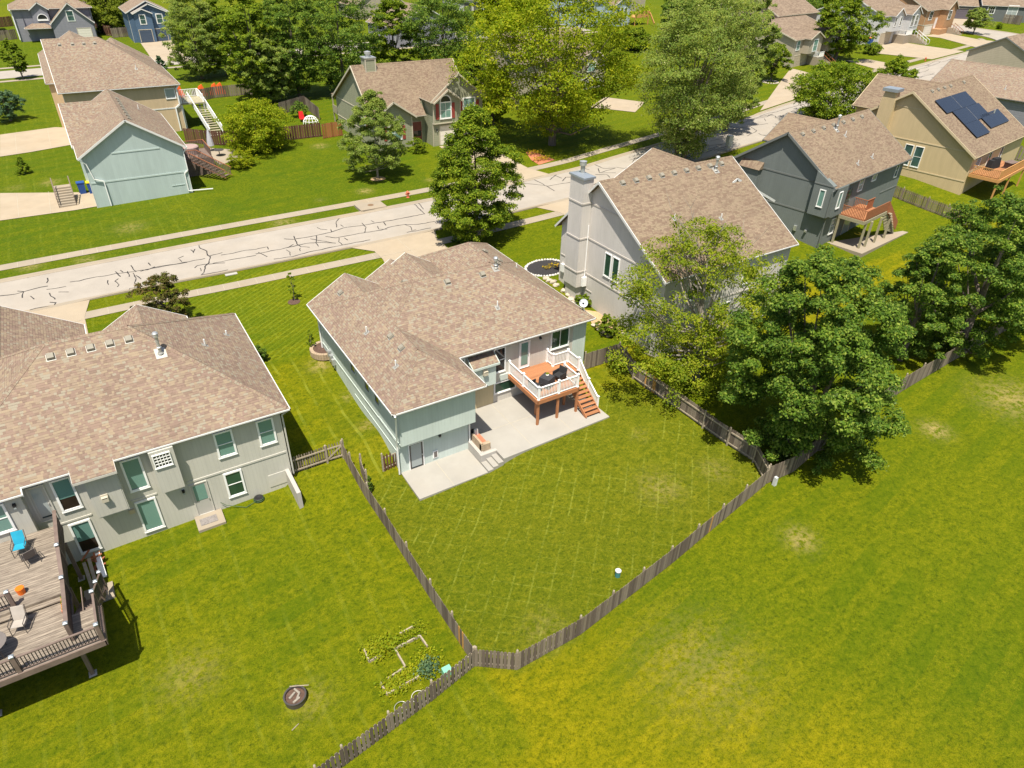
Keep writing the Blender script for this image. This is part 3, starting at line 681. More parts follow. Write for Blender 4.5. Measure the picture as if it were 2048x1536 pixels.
far_ctrl = [(-110, 68.2), (-60, 68.1), (0, 67.8), (30, 67.3), (49, 67.8), (60, 69.6), (87, 74.6), (103, 78.3), (130, 83.6), (146, 86.4), (165, 89.5), (185, 92.9), (195, 94.2), (201, 99), (204, 106), (206, 113), (208, 130), (209, 150), (209, 200)]
NEAR = smooth_path(near_ctrl, 1.5); FAR = smooth_path(far_ctrl, 1.5)
def gy(path, x):
    for a, b in zip(path, path[1:]):
        if a[0] <= x <= b[0]: return a[1] + (b[1] - a[1]) * (x - a[0]) / max(1e-6, b[0] - a[0])
    return path[-1][1]
def near_y(x): return gy(NEAR[:200], x)
def far_y(x): return gy(FAR[:200], x)
gm = bpy.data.meshes.new('ground'); nx_, ny_ = len(XS), len(YS)
verts = [(x, y, TZg(x, y)) for y in YS for x in XS]
faces = [(j * nx_ + i, j * nx_ + i + 1, (j + 1) * nx_ + i + 1, (j + 1) * nx_ + i) for j in range(ny_ - 1) for i in range(nx_ - 1)]
gm.from_pydata(verts, [], faces)
at_ = {n: np.zeros(len(verts), np.float32) for n in ('yard', 'lush', 'mow', 'front', 'side', 'dry', 'deep')}
DRY = [(x, y, r, s_) for (u, v, r, s_) in [(1870, 860, 1.3, .9), (1600, 1078, 1.2, .8), (1885, 858, .9, .5), (1090, 1260, 1.6, .25), (2030, 800, 3.5, .7), (640, 730, 1., .9), (735, 850, .8, .7), (700, 790, .7, .7),
        (730, 382, 1.2, .9), (640, 292, 1.4, .8), (860, 360, .9, .5), (100, 365, 1.5, .6), (30, 376, 1.5, .35), (925, 480, .8, .5), (60, 532, 1.3, .8), (170, 520, 1.2, .6), (565, 445, 1.5, .7), (640, 400, .8, .3), (260, 455, 2., .45),
        (950, 800, 1., .2), (1280, 870, .8, .25), (1000, 520, .8, .4), (1320, 975, 2.0, .35), (1430, 940, 1.5, .3), (380, 1350, 2., .3), (620, 1400, 1.3, .3), (1400, 1330, 4., .25), (720, 260, .9, .4), (420, 345, 2.0, .5)] for x, y in px([(u, v)])]
for i, (x, y, z) in enumerate(verts):
    if -40 < x < 260 and -10 < y < 250:
        iny = inside(yard_poly, x, y)
        if iny:
            at_['yard'][i] = 1; at_['mow'][i] = 1 if y < 30.5 else .3
            if y > 30: at_['side'][i] = 1; at_['yard'][i] = .6; at_['mow'][i] = 0
        if (not iny and x < 9.3) and y > 12: at_['lush'][i] = .75 if y < 44 else 1; at_['side'][i] = .35
        if y > 34 and not iny: at_['lush'][i] = 1
        if 2 < x < 21.5 and 44 < y < 59.5: at_['front'][i] = 1
        if 6 < x < 11.3 and 33 < y < 44: at_['side'][i] = 1; at_['lush'][i] = .6
        if y > 67: at_['deep'][i] = .8 if x < 32 + (y - 67) * .3 else .25
        d = 0
        for (a, b, r, s_) in DRY:
            q = ((x - a) ** 2 + (y - b) ** 2) / r / r
            if q < 3: d = max(d, s_ * .8 * math.exp(-q * 2.6))
        at_['dry'][i] = d
        if y < 30 and not iny and x > 9: at_['lush'][i] = 1.0 * sm((x - 17 + (y - 8) * .55) / 9)
    else: at_['lush'][i] = .8
for n_, a in at_.items():
    k_ = gm.attributes.new(n_, 'FLOAT', 'POINT'); k_.data.foreach_set('value', a)
gm.materials.append(MAT['lawn']); gm.polygons.foreach_set('use_smooth', [True] * len(faces)); gm.update()
ground = bpy.data.objects.new('ground', gm); scene.collection.objects.link(ground); ground['kind'] = 'structure'
# street, kerbs, walks
mb = MB()
def road_quads(mb, A, B, dz):
    n = 90
    def res(P):
        L = [0]
        for a, b in zip(P, P[1:]): L.append(L[-1] + math.dist(a, b))
        out = []; j = 0
        for i in range(n * 3 + 1):
            t = L[-1] * i / (n * 3)
            while j < len(L) - 2 and L[j + 1] < t: j += 1
            f = (t - L[j]) / max(1e-9, L[j + 1] - L[j]); out.append((P[j][0] + f * (P[j + 1][0] - P[j][0]), P[j][1] + f * (P[j + 1][1] - P[j][1])))
        return out
    a, b = res(A), res(B)
    for i in range(len(a) - 1):
        for k_ in range(8):
            s0, s1 = k_ / 8, (k_ + 1) / 8; q = []
            for p, r_, s_ in ((a[i], b[i], s0), (a[i + 1], b[i + 1], s0), (a[i + 1], b[i + 1], s1), (a[i], b[i], s1)):
                x, y = p[0] + s_ * (r_[0] - p[0]), p[1] + s_ * (r_[1] - p[1]); q.append((x, y, TZg(x, y) + dz))
            mb.face(q)
road_quads(mb, NEAR, FAR, .03); street = struct(mb, 'street', 'street_mat')
drives_near = [(19.2, 28.0), (-12, -2.9), (41.5, 52.5), (88, 94)]; drives_far = [(38, 47.5), (84, 91), (105, 112), (136, 147), (170, 181), (-30, -16)]
def kerb(name, path, cuts, side):
    mb = MB(); prof = [(-.42, .035), (-.12, .05), (-.04, .14), (.14, .155), (.16, .02)]
    last = None
    for i, p in enumerate(path):
        a = path[max(0, i - 1)]; b = path[min(len(path) - 1, i + 1)]; dx, dy = b[0] - a[0], b[1] - a[1]; L = math.hypot(dx, dy); nx, ny = -dy / L * side, dx / L * side
        low = any(c0 < p[0] < c1 for c0, c1 in cuts) and p[1] < 95
        z = TZg(*p); cur = [(p[0] + nx * o, p[1] + ny * o, z + (min(h, .055) if low else h)) for o, h in prof]
        if last:
            for (A, B), (C_, D) in zip(zip(last, last[1:]), zip(cur, cur[1:])): mb.face([A, C_, D, B] if side > 0 else [A, B, D, C_])
        last = cur
    return struct(mb, name, 'concrete_walk')
kerb('kerb', NEAR, drives_near, -1); kerb('kerb', FAR, drives_far, 1)
def offset_path(path, d):
    out = []
    for i, p in enumerate(path):
        a = path[max(0, i - 1)]; b = path[min(len(path) - 1, i + 1)]; dx, dy = b[0] - a[0], b[1] - a[1]; L = math.hypot(dx, dy); out.append((p[0] - dy / L * d, p[1] + dx / L * d))
    return out
def walk(path, d0, d1, rng, mat='concrete_walk'):
    A, B = offset_path(path, d0), offset_path(path, d1); mb = MB(); jb = MB(); acc = 0
    for a, b, c, d in zip(A, A[1:], B, B[1:]):
        if not (rng[0] < a[0] < rng[1]): continue
        drape(mb, [a, b, d, c], .035)
    o = struct(mb, 'sidewalk', mat)
    for i in range(0, len(A) - 1):
        a, c = A[i], B[i]
        if rng[0] < a[0] < rng[1]: strip(jb, [a, c], .03, .042)
    struct(jb, 'joint', 'joint', o); return o
walk(NEAR, -2.2, -3.45, (-60, 140)); walk(FAR, 2.3, 3.6, (-60, 199))
BACK0 = [(-60, 159.3), (-2, 159.4), (24, 158.6), (60, 157.5), (120, 156)]; BACK1 = [(-60, 167.6), (-2, 167.2), (24, 167), (60, 166), (120, 165)]
mb = MB(); 
for a, b, c, d in zip(BACK0, BACK0[1:], BACK1, BACK1[1:]): drape(mb, [a, b, d, c], .04)
st2 = struct(mb, 'street', 'street_mat')
for ps, d in ((BACK0, -3.4), (BACK1, 2.2)):
    mb = MB(); A, B = offset_path(ps, d), offset_path(ps, d + 1.4)
    for a, b, c, e in zip(A, A[1:], B, B[1:]): drape(mb, [a, b, e, c], .04)
    struct(mb, 'sidewalk', 'concrete_walk')
def slab(name, poly, mat='concrete_drive', dz=.05, joints=()):
    mb = MB(); drape(mb, poly, dz); o = struct(mb, name, mat)
    if joints:
        jb = MB()
        for a, b in joints: strip(jb, [(a[0] + (b[0] - a[0]) * t / 8, a[1] + (b[1] - a[1]) * t / 8) for t in range(9)], .035, dz + .012)
        struct(jb, 'joint', 'joint', o)
    return o
slab('driveway', [(20.35, 47.5), (27.1, 47.5), (27.2, 57.2), (28.0, 59.4), (19.2, 59.6), (20.9, 57.6), (20.9, 55.6), (20.35, 52.8)], joints=[((20.5, 56.3), (27.3, 56.1)), ((23.9, 48), (23.9, 59.3)), ((20.4, 52), (27, 52))])
slab('driveway', [(-11.5, 47), (-3.2, 47), (-3.2, 57.5), (-2.6, 60.4), (-12, 60.5), (-11.5, 57.5)], joints=[((-3.2, 57), (-11.5, 57)), ((-3.2, 52), (-11.5, 52)), ((-7, 48), (-7, 60))])
slab('driveway', [(41.5, 47), (52, 47), (52, 57.5), (53, 60.4), (40, 59.8), (41.5, 57)], joints=[((41.5, 56.5), (52, 56.5)), ((46.5, 48), (46.5, 60)), ((41.5, 52), (52, 52))])
slab('driveway', [(41, 84.5), (47.9, 84.5), (46.5, 76), (46.5, 71), (47.5, 67.9), (38.0, 67.3), (39.5, 71), (40.5, 76)], joints=[((39.5, 71), (46.5, 71)), ((40.7, 78), (47, 78))])
slab('driveway', px([(0, 387), (198, 385), (203, 412), (150, 421), (0, 442)]), joints=[tuple(px([(34, 388), (38, 436)])), tuple(px([(97, 384), (102, 427)])), tuple(px([(160, 384), (166, 417)]))])
slab('driveway', px([(0, 270), (110, 255), (140, 256), (144, 290), (60, 305), (0, 314)]), joints=[tuple(px([(30, 268), (34, 308)])), tuple(px([(95, 258), (103, 298)]))])
slab('driveway', px([(279, 83), (342, 80), (365, 110), (385, 124), (295, 121), (302, 116)]), joints=[])
for pts in ([(1520, 222), (1565, 158), (1582, 137), (1640, 152), (1610, 175), (1586, 200)], [(1760, 90), (1752, 107), (1864, 119), (1928, 103), (1850, 92), (1800, 84)],
            [(1690, 122), (1678, 118), (1760, 141), (1800, 137), (1768, 125), (1735, 119)], [(1845, 72), (1880, 76), (1955, 96), (2005, 84), (1960, 80), (1920, 72), (1890, 66)],
            [(1905, 37), (1894, 48), (1914, 53), (1950, 42), (1940, 37)], [(1180, 215), (1270, 225), (1290, 205), (1210, 195)], [(1976, 130), (2048, 105), (2048, 125), (1985, 138)]):
    slab('driveway', px(pts), dz=.06)
# crack sealant lines on the street
CK = [[(0, 832), (120, 822), (190, 800), (280, 775), (385, 755)], [(145, 795), (190, 800), (180, 850)], [(370, 785), (440, 775), (530, 758)], [(250, 835), (275, 860)], [(400, 810), (410, 835), (440, 850), (442, 862)], [(245, 945), (330, 925), (435, 910), (445, 890), (400, 885)], [(470, 805), (550, 803)],
      [(565, 722), (640, 712), (730, 690), (830, 675), (930, 655), (1060, 640), (1180, 625), (1240, 600)], [(920, 640), (965, 680)], [(1050, 590), (1065, 625), (1090, 640)], [(1060, 650), (1085, 690), (1080, 730), (1105, 768)], [(1035, 795), (1040, 775), (1110, 765), (1190, 748)], [(860, 710), (870, 745)], [(945, 698), (925, 715), (955, 745), (940, 762)],
      [(1120, 640), (1240, 605), (1400, 580), (1640, 535)], [(1160, 625), (1300, 600), (1500, 565)], [(1590, 430), (1605, 455), (1650, 475), (1660, 510), (1680, 520), (1670, 570), (1640, 600), (1635, 645), (1610, 668)], [(1530, 465), (1550, 490), (1560, 460)], [(1560, 610), (1580, 590), (1640, 580), (1800, 570)], [(1610, 665), (1700, 650), (1825, 625)], [(1680, 515), (1780, 487)],
      [(1770, 508), (1860, 495), (1960, 470), (2048, 462)], [(1700, 575), (1850, 545), (2048, 510)], [(1430, 535), (1470, 515)], [(1440, 540), (1455, 560)], [(1190, 568), (1205, 590)], [(960, 628), (985, 645)], [(1370, 660), (1390, 672)], [(620, 880), (900, 812)], [(215, 680), (225, 690)], [(375, 690), (390, 710), (375, 730)], [(1020, 635), (1035, 680)], [(1090, 670), (1130, 700)], [(1600, 610), (1610, 635)]]
CG = [[(0, 500), (90, 480), (190, 462), (330, 430), (400, 415), (500, 405), (640, 412)], [(0, 460), (95, 440), (100, 462)], [(245, 465), (270, 485), (275, 510)], [(145, 540), (290, 520), (420, 485), (560, 455), (700, 425), (915, 385)], [(225, 378), (300, 380), (400, 365), (480, 350), (600, 325), (700, 290), (860, 268), (1020, 240), (1180, 210), (1340, 180)],
      [(300, 355), (320, 390), (330, 420), (360, 440), (430, 445)], [(485, 350), (480, 410), (500, 438)], [(440, 378), (530, 395), (640, 412)], [(560, 358), (640, 370), (740, 350), (880, 325), (1000, 310), (1080, 280), (1190, 262), (1300, 262), (1430, 238)], [(660, 370), (665, 400), (690, 425)], [(680, 205), (640, 240), (645, 285)], [(850, 250), (880, 285), (870, 325)],
      [(975, 275), (985, 300), (1050, 300)], [(1020, 240), (1040, 270)], [(1190, 262), (1240, 280), (1250, 310), (1280, 305)], [(1210, 325), (1300, 310), (1400, 290)], [(490, 285), (520, 300), (570, 305)], [(920, 230), (945, 245)], [(710, 370), (735, 388)], [(1270, 100), (1350, 180)], [(1300, 90), (1340, 140)], [(255, 450), (300, 420)], [(350, 450), (355, 475)], [(600, 300), (605, 320)], [(680, 265), (700, 280)], [(20, 485), (90, 520)]]
CI = [[(110, 1470), (200, 1480), (290, 1490), (470, 1460)], [(180, 1440), (290, 1500), (340, 1530)], [(640, 1310), (730, 1350), (830, 1345), (700, 1385), (690, 1350)], [(700, 1385), (830, 1385)], [(830, 1340), (900, 1350), (960, 1330)], [(1560, 1170), (1800, 1140)], [(1640, 1040), (1760, 1090), (1720, 1130)], [(1700, 1050), (1850, 1020), (2048, 990)], [(1990, 1080), (2048, 1090)], [(2020, 950), (2030, 970)],
      [(1720, 1000), (1800, 1030)], [(400, 1430), (330, 1400)], [(300, 1440), (380, 1380)], [(560, 1440), (470, 1400)], [(620, 1360), (560, 1345)], [(1900, 1010), (1960, 1050), (1880, 1090)]]
mb = MB(); rc = random.Random(4)
def crack(pts, w, dz=.042):
    P = []
    for a, b in zip(pts, pts[1:]):
        n = max(1, int(math.dist(a, b) / .35))
        for i in range(n): P.append((a[0] + (b[0] - a[0]) * i / n + rc.uniform(-.05, .05), a[1] + (b[1] - a[1]) * i / n + rc.uniform(-.05, .05)))
    P.append(pts[-1]); ws = [w * rc.uniform(.65, 1.25) for _ in P]; strip(mb, P, lambda i: ws[i], dz)
for L, (ox, oy) in ((CK, (0, 384)), (CG, (512, 384)), (CI, (1024, 0))):
    for c in L: crack(px(c, ox=ox, oy=oy, s=4), .085 if len(c) < 5 else .10)
for i in range(120):
    x = rc.uniform(46, 205); f = rc.uniform(.12, .9); y0, y1 = near_y(x), far_y(x); y = y0 + f * (y1 - y0); sl = (near_y(x + 3) - near_y(x - 3)) / 6
    if i % 3 == 0: pts = [(x, y)] + [(x + j * 2.2, y + sl * j * 2.2 + rc.uniform(-.35, .35)) for j in range(1, rc.randint(3, 8))]
    else: a = rc.uniform(0, 6.3); pts = [(x, y), (x + math.cos(a) * 1.1, y + math.sin(a) * 1.1), (x + math.cos(a + .7) * 2.2, y + math.sin(a + .7) * 1.9)]
    pts = [p for p in pts if p[0] < 208 and near_y(p[0]) + .5 < p[1] < far_y(p[0]) - .4]
    if len(pts) > 1: crack(pts, .10)
struct(mb, 'crack_sealant', 'sealant', street)
# small setting pieces: kerb inlet, water meter lid
t = Thing('storm_drain', 'concrete kerb inlet box with round iron lid beside the street', 'storm drain', (24.6, 68.6, TZg(24.6, 68.6)))
mb = MB(); mb.box(23.4, 26.3, 67.35, 69.4, TZg(25, 68) - .1, TZg(25, 68) + .22); t.part(mb, 'concrete_top', 'concrete_walk')
mb = MB(); mb.box(23.6, 26.1, 67.32, 67.4, TZg(25, 68) + .03, TZg(25, 68) + .13); t.part(mb, 'inlet_slot', 'vent_shadow')
mb = MB(); mb.cyl((24.9, 68.5, TZg(25, 68) + .22), (24.9, 68.5, TZg(25, 68) + .24), .32, .32, 20); t.part(mb, 'iron_lid', 'iron_lid')
q = at(984, 547); mb = MB(); q = at(512 - 40, 384 + 163); mb.box(q.x - .9, q.x + .1, q.y - .2, q.y + .2, q.z, q.z + .06); single(mb, 'utility_cover', 'concrete_grey', 'pale rectangular concrete lid set in the verge grass', 'utility cover')
# ------------------------------------------------------------------ main house
S = 5.35
H = Thing('ranch_house', 'sage green walkout house with tan hipped roof in the middle', 'house', (19, 37, 0))
mr = [Roof(10.75, 27.45, 32.75, 43.65, S, .58, 'x'), Roof(10.75, 16.7, 29.2, 44.35, S, .58, 'y', 'h', 'g'),
      Roof(15.55, 22.1, 39.5, 45.3, S, .58, 'y', 'g', 'g'), Roof(15.55, 20.2, 40, 46.0, S, .57, 'y', 'g', 'g'), Roof(19.9, 27.45, 39.5, 47.95, S, .58, 'y', 'g', 'h')]
build_roof(H, mr, 'shingle_warm', 'trim_white', gutter='trim_white')
zb = lambda x, y: TZg(x, y) - .3
up = 2.5
walls(H, [(11.3, 29.69), (16.2, 29.69), (16.2, 33.2)], up, mr, 'siding_main', 'upper_wall', closed=False, drop=.13)
walls(H, [(11.3, 44.0), (11.3, 29.69)], lambda x, y: (TZg(x, y) - .3) if y > 30.4 else up, mr, 'siding_main', 'wall', closed=False)
walls(H, [(16.2, 33.2), (27.0, 33.2), (27.0, 47.5), (20.4, 47.5), (20.4, 44.9), (16.1, 44.9), (16.1, 43.9), (11.3, 43.9)], lambda x, y: TZg(x, y) - .5, mr, 'siding_taupe', 'rear_wall', closed=False)
walls(H, [(11.33, 30.5), (11.33, 30.29), (15.98, 30.29), (15.98, 33.2)], -.4, None, 'siding_main', 'lower_wall', top=up + .1, closed=False)
mb = MB(); mb.box(11.27, 16.23, 29.72, 33.2, up - .04, up); H.part(mb, 'overhang_soffit', 'siding_main')
mb = MB(); mb.box(25.95, 27.03, 33.17, 33.2, .9, 5.2); H.part(mb, 'corner_panel', 'siding_main')
mb = MB(); mb.box(16.0, 19.5, 33.16, 33.2, .5, 2.7); H.part(mb, 'lower_panel', 'siding_lower')
band(H, [('-x', 11.3, 30.4, 44.0, 2.27, 2.40), ('-x', 11.3, 30.4, 37.5, 1.55, 1.60)], 'trim_main'); band(H, [('-x', 11.3, 31, 35.4, 2.31, 2.37)], 'pvc_white', 'drain_strip')
mb = MB(); mb.box(11.26, 11.32, 29.70, 29.82, up, 5.0); mb.box(16.14, 16.22, 29.72, 29.76, up, 5.0); mb.box(26.95, 27.02, 33.13, 33.18, .9, 5.1); H.part(mb, 'corner_board', 'trim_main')
downspout(H, [(10.83, 29.1, 5.25), (10.95, 29.35, 4.9), (11.15, 30.1, 2.3), (11.18, 30.15, .1)])
downspout(H, [(11.2, 43.8, 5.2), (11.2, 43.8, 1.9)]); downspout(H, [(16.05, 30.22, 2.5), (16.05, 30.22, .1)])
for a0, a1 in ((36.75, 37.6), (34.3, 35.15), (32.7, 33.5)): window(H, '-x', 11.3, a0, a1, 3.4, 4.25, 'glass_dark', 'trim_main', bars_v=0, sill=False)
door(H, '-y', 33.2, 21.5, 22.35, 2.75, 4.85, 'door_white', 'vinyl_white', 'glass_shade', (.1, .93), 'storm_door'); window(H, '-y', 33.2, 24.05, 25.6, 3.5, 4.95, 'glass_green', bars_v=1)
window(H, '-y', 33.2, 16.85, 17.35, 3.2, 4.9, 'glass_green'); window(H, '-y', 33.2, 19.5, 20.42, 3.0, 4.9, 'glass_dark', bars_h=1)
window(H, '-y', 33.2, 19.55, 21.3, 1.32, 2.2, 'glass_green', sill=True)
mb = MB(); mb.box(20.0, 20.7, 33.1, 33.2, 2.3, 2.75); H.part(mb, 'wall_shelf', 'trim_main')
door(H, '-y', 30.29, 11.9, 12.9, -.02, 2.0, 'metal_frame', 'vinyl_white', 'glass_blind', (.06, .95), 'storm_door')
mb = MB(); fb(mb, '-y', 30.29, 13.5, 13.84, .3, .85, 0, .05); pdr = H.part(mb, 'pet_door', 'vinyl_white'); mb = MB(); fb(mb, '-y', 30.29, 13.56, 13.78, .36, .79, .05, .06); H.part(mb, 'flap', 'sling_grey').parent = pdr
def wall_light(H, face, c, a, z, mat='black_metal'):
    mb = MB(); fb(mb, face, c, a - .07, a + .07, z - .09, z + .09, 0, .03); fb(mb, face, c, a - .06, a + .06, z - .05, z + .09, .03, .16); l = H.part(mb, 'wall_lamp', mat)
    mb = MB(); fb(mb, face, c, a - .05, a + .05, z - .17, z - .05, .04, .15); H.part(mb, 'lamp_glass', 'glass_blind').parent = l
wall_light(H, '-y', 33.2, 23.15, 4.75); wall_light(H, '-y', 30.29, 14.0, 1.95)
# kitchen bump-out with its own little roof
mb = MB(); mb.hexa([(17.7, 32.5, 2.68), (19.3, 32.5, 2.68), (19.3, 33.2, 2.68), (17.7, 33.2, 2.68)], [(17.7, 32.5, 4.32), (19.3, 32.5, 4.32), (19.3, 33.2, 4.72), (17.7, 33.2, 4.72)]); H.part(mb, 'bump_out', 'siding_main')
br = [Roof(17.55, 19.45, 32.38, 33.2, 4.38, .55, shed=(0, .55, 4.38 - .55 * 32.38))]; build_roof(H, br, 'shingle_warm', 'trim_main', thick=.12, name='bump_out_roof')
def hood(H, face, c, a, z, w=.34, h=.42, d=.2, mat='trim_cream'):
    mb = MB(); fb(mb, face, c, a - w / 2, a + w / 2, z - h / 2, z + h / 2, 0, .05); fb(mb, face, c, a - w / 2 + .02, a + w / 2 - .02, z - h / 2 + .02, z + h / 2 - .1, .05, d); v = H.part(mb, 'vent_hood', mat)
    mb = MB(); fb(mb, face, c, a - w / 2 + .06, a + w / 2 - .06, z + .06, z + .08, d, d + .01); H.part(mb, 'grille', 'vent_shadow').parent = v
hood(H, '-y', 32.5, 18.46, 3.85)
for x, y in ((18.45, 37.55), (21.1, 37.5), (12.75, 42.6), (13.2, 34.9), (13.2, 33.3), (16.0, 38.9), (24.2, 42.6), (24.4, 40.8), (23.3, 39.2)): roof_vent(H, mr, x, y, None)
flue(H, mr, 22.3, 37.75, .45, .09); pipe(H, mr, 20.9, 35.1, .5); pipe(H, mr, 12.35, 36.9, .45); pipe(H, mr, 12.35, 32.3, .45); pipe(H, mr, 26.2, 41.2, .35)
# front of the house
garage_door(H, '+y', 47.5, 21.2, 26.2, TZg(23, 48), TZg(23, 48) + 2.2); window(H, '+y', 43.9, 12.8, 14.6, 3.3, 4.8, 'glass_shade', bars_v=1); door(H, '+y', 44.9, 18.6, 19.6, 2.4, 4.5, 'door_red')
window(H, '+x', 27.0, 36, 37.4, 3.4, 4.8, 'glass_green', bars_v=1); window(H, '+x', 27.0, 40, 41.2, 3.4, 4.8, 'glass_green')
# satellite dish on the eave corner
t = Thing('satellite_dish', 'grey satellite dish on the right eave of the tan roof', 'satellite dish', (27.2, 33.6, 5.5))
mb = MB(); c = Vector((27.25, 33.95, 6.0)); ax = Vector((-.55, -.62, .56)).normalized(); u_ = ax.orthogonal().normalized(); v_ = ax.cross(u_); rings = [(.01, 0), (.12, .012), (.22, .035), (.30, .065)]
for (r0, h0), (r1, h1) in zip(rings, rings[1:]):
    for i in range(20):
        a, b = 2 * math.pi * i / 20, 2 * math.pi * (i + 1) / 20; P = [c + (u_ * math.cos(t_) + v_ * math.sin(t_)) * r + ax * h for t_, r, h in ((a, r0, h0), (b, r0, h0), (b, r1, h1), (a, r1, h1))]
        mb.face(P); mb.face([p - ax * .015 for p in P[::-1]])
t.part(mb, 'dish', 'dish_grey')
mb = MB(); mb.tube([(27.1, 33.5, 5.35), (27.15, 33.75, 5.75), tuple(c)], .025); t.part(mb, 'mast', 'metal_galv')
mb = MB(); f0 = c - v_ * .3; tip = c + ax * .55 - Vector((0, 0, .12)); mb.tube([tuple(f0 + ax * .05), tuple(tip)], .014); t.part(mb, 'feed_arm', 'metal_galv'); mb = MB(); mb.box(tip.x - .05, tip.x + .05, tip.y - .05, tip.y + .05, tip.z - .03, tip.z + .05); t.part(mb, 'receiver', 'black_metal')
# patios, steps and retaining wall
mb = MB(); mb.prism([(11.33, 27.62), (15.95, 27.68), (15.95, 30.29), (11.33, 30.29)], -.35, .05); o = struct(mb, 'lower_patio', 'concrete_patio'); mb = MB(); mb.box(13.6, 13.63, 27.7, 30.2, .05, .054); struct(mb, 'joint', 'joint', o)
PZ = .62
mb = MB(); mb.prism([(16.2, 28.9), (17.1, 28.8), (17.1, 27.72), (25.5, 27.94), (25.4, 33.2), (16.2, 33.2)], -.1, PZ); o = struct(mb, 'upper_patio', 'concrete_patio')
mb = MB()
for x in (19.3, 22.4): mb.box(x, x + .03, 27.85, 33.1, PZ, PZ + .004)
for y in (30.6,): mb.box(16.3, 25.3, y, y + .03, PZ, PZ + .004)
struct(mb, 'joint', 'joint', o)
mb = MB(); mb.box(15.98, 16.3, 28.85, 30.3, -.1, .66); mb.box(15.98, 17.15, 28.62, 28.85, -.1, .64); o = single(mb, 'retaining_wall', 'concrete_wall', 'low concrete wall between the two patios beside the steps', 'wall')
mb = MB()
for i in range(3): mb.box(15.97 + i * .36, 16.33 + i * .36, 27.66, 28.6, -.1, .03 + .15 * (i + 1) - .02)
single(mb, 'patio_steps', 'concrete_patio', 'short flight of pale concrete steps joining the two patios', 'steps')
# deck of the main house
D = 2.65
t = Thing('wooden_deck', 'raised deck with orange boards, white railing and side stairs', 'deck', (22.3, 31.3, PZ))
mb = MB(); mb.box(20.66, 23.85, 29.5, 33.18, D - .04, D); mb.box(23.85, 25.1, 31.15, 32.42, D - .04, D); t.part(mb, 'deck_boards', 'deck_orange')
mb = MB(); mb.box(20.62, 23.9, 29.44, 29.5, D - .30, D + .005); mb.box(20.60, 20.66, 29.44, 33.18, D - .30, D + .003); mb.box(23.86, 23.92, 29.44, 31.2, D - .3, D - .045); mb.box(23.85, 25.12, 32.42, 32.48, D - .3, D); mb.box(25.1, 25.16, 31.15, 32.48, D - .3, D)
for i in range(9): mb.box(20.9 + i * .36, 20.94 + i * .36, 29.52, 33.1, D - .24, D - .045)
t.part(mb, 'rim_joist', 'deck_frame')
for x, y in ((20.77, 29.6), (22.33, 29.6), (23.85, 29.55), (23.6, 30.6), (21.3, 30.6), (25.0, 31.3), (25.0, 32.3)):
    mb = MB(); mb.box(x - .07, x + .07, y - .07, y + .07, PZ, D - .28); t.part(mb, 'support_post', 'deck_frame')
rp, rr, rb = MB(), MB(), MB()
L1 = [(20.72, 33.12, D), (20.72, 31.35, D), (20.72, 29.52, D), (22.28, 29.52, D), (23.8, 29.52, D), (23.8, 31.1, D)]; L2 = [(23.8, 33.14, D), (23.8, 32.42, D), (25.05, 32.42, D), (25.05, 31.15, D)]
mr_, rl_, bl_ = MB(), MB(), MB(); railing(L1, .92, None, rl_, bl_); railing(L2, .92, None, rl_, bl_); railing([(25.12, 31.15, D), (25.2, 30.1, D - 1.13), (25.2, 28.95, D - 1.9)], .92, None, rl_, bl_)
t.part(rl_, 'rail', 'vinyl_white'); t.part(bl_, 'balusters', 'vinyl_white')
for p in L1 + L2 + [(25.2, 30.1, D - 1.13), (25.2, 28.95, D - 1.92)]:
    mb = MB(); mb.box(p[0] - .055, p[0] + .055, p[1] - .055, p[1] + .055, p[2] - .02, p[2] + 1.03); mb.box(p[0] - .075, p[0] + .075, p[1] - .075, p[1] + .075, p[2], p[2] + .1); q = t.part(mb, 'railing_post', 'vinyl_white')
    mb = MB(); mb.hexa([(p[0] - .085, p[1] - .085, p[2] + 1.03), (p[0] + .085, p[1] - .085, p[2] + 1.03), (p[0] + .085, p[1] + .085, p[2] + 1.03), (p[0] - .085, p[1] + .085, p[2] + 1.03)], [(p[0] - .03, p[1] - .03, p[2] + 1.11), (p[0] + .03, p[1] - .03, p[2] + 1.11), (p[0] + .03, p[1] + .03, p[2] + 1.11), (p[0] - .03, p[1] + .03, p[2] + 1.11)]); t.part(mb, 'post_cap', 'vinyl_white').parent = q
n = 10
for i in range(n):
    z = D - (i + 1) * (D - PZ) / (n + 1); y = 31.12 - i * .255; mb = MB(); mb.box(24.05, 25.12, y - .27, y, z - .04, z); t.part(mb, 'stair_tread', 'deck_orange')
mb = MB()
for x in (24.0, 25.14): mb.beam((x, 31.15, D - .28), (x, 28.55, PZ + .02), .05, .26)
t.part(mb, 'stringer', 'deck_frame')
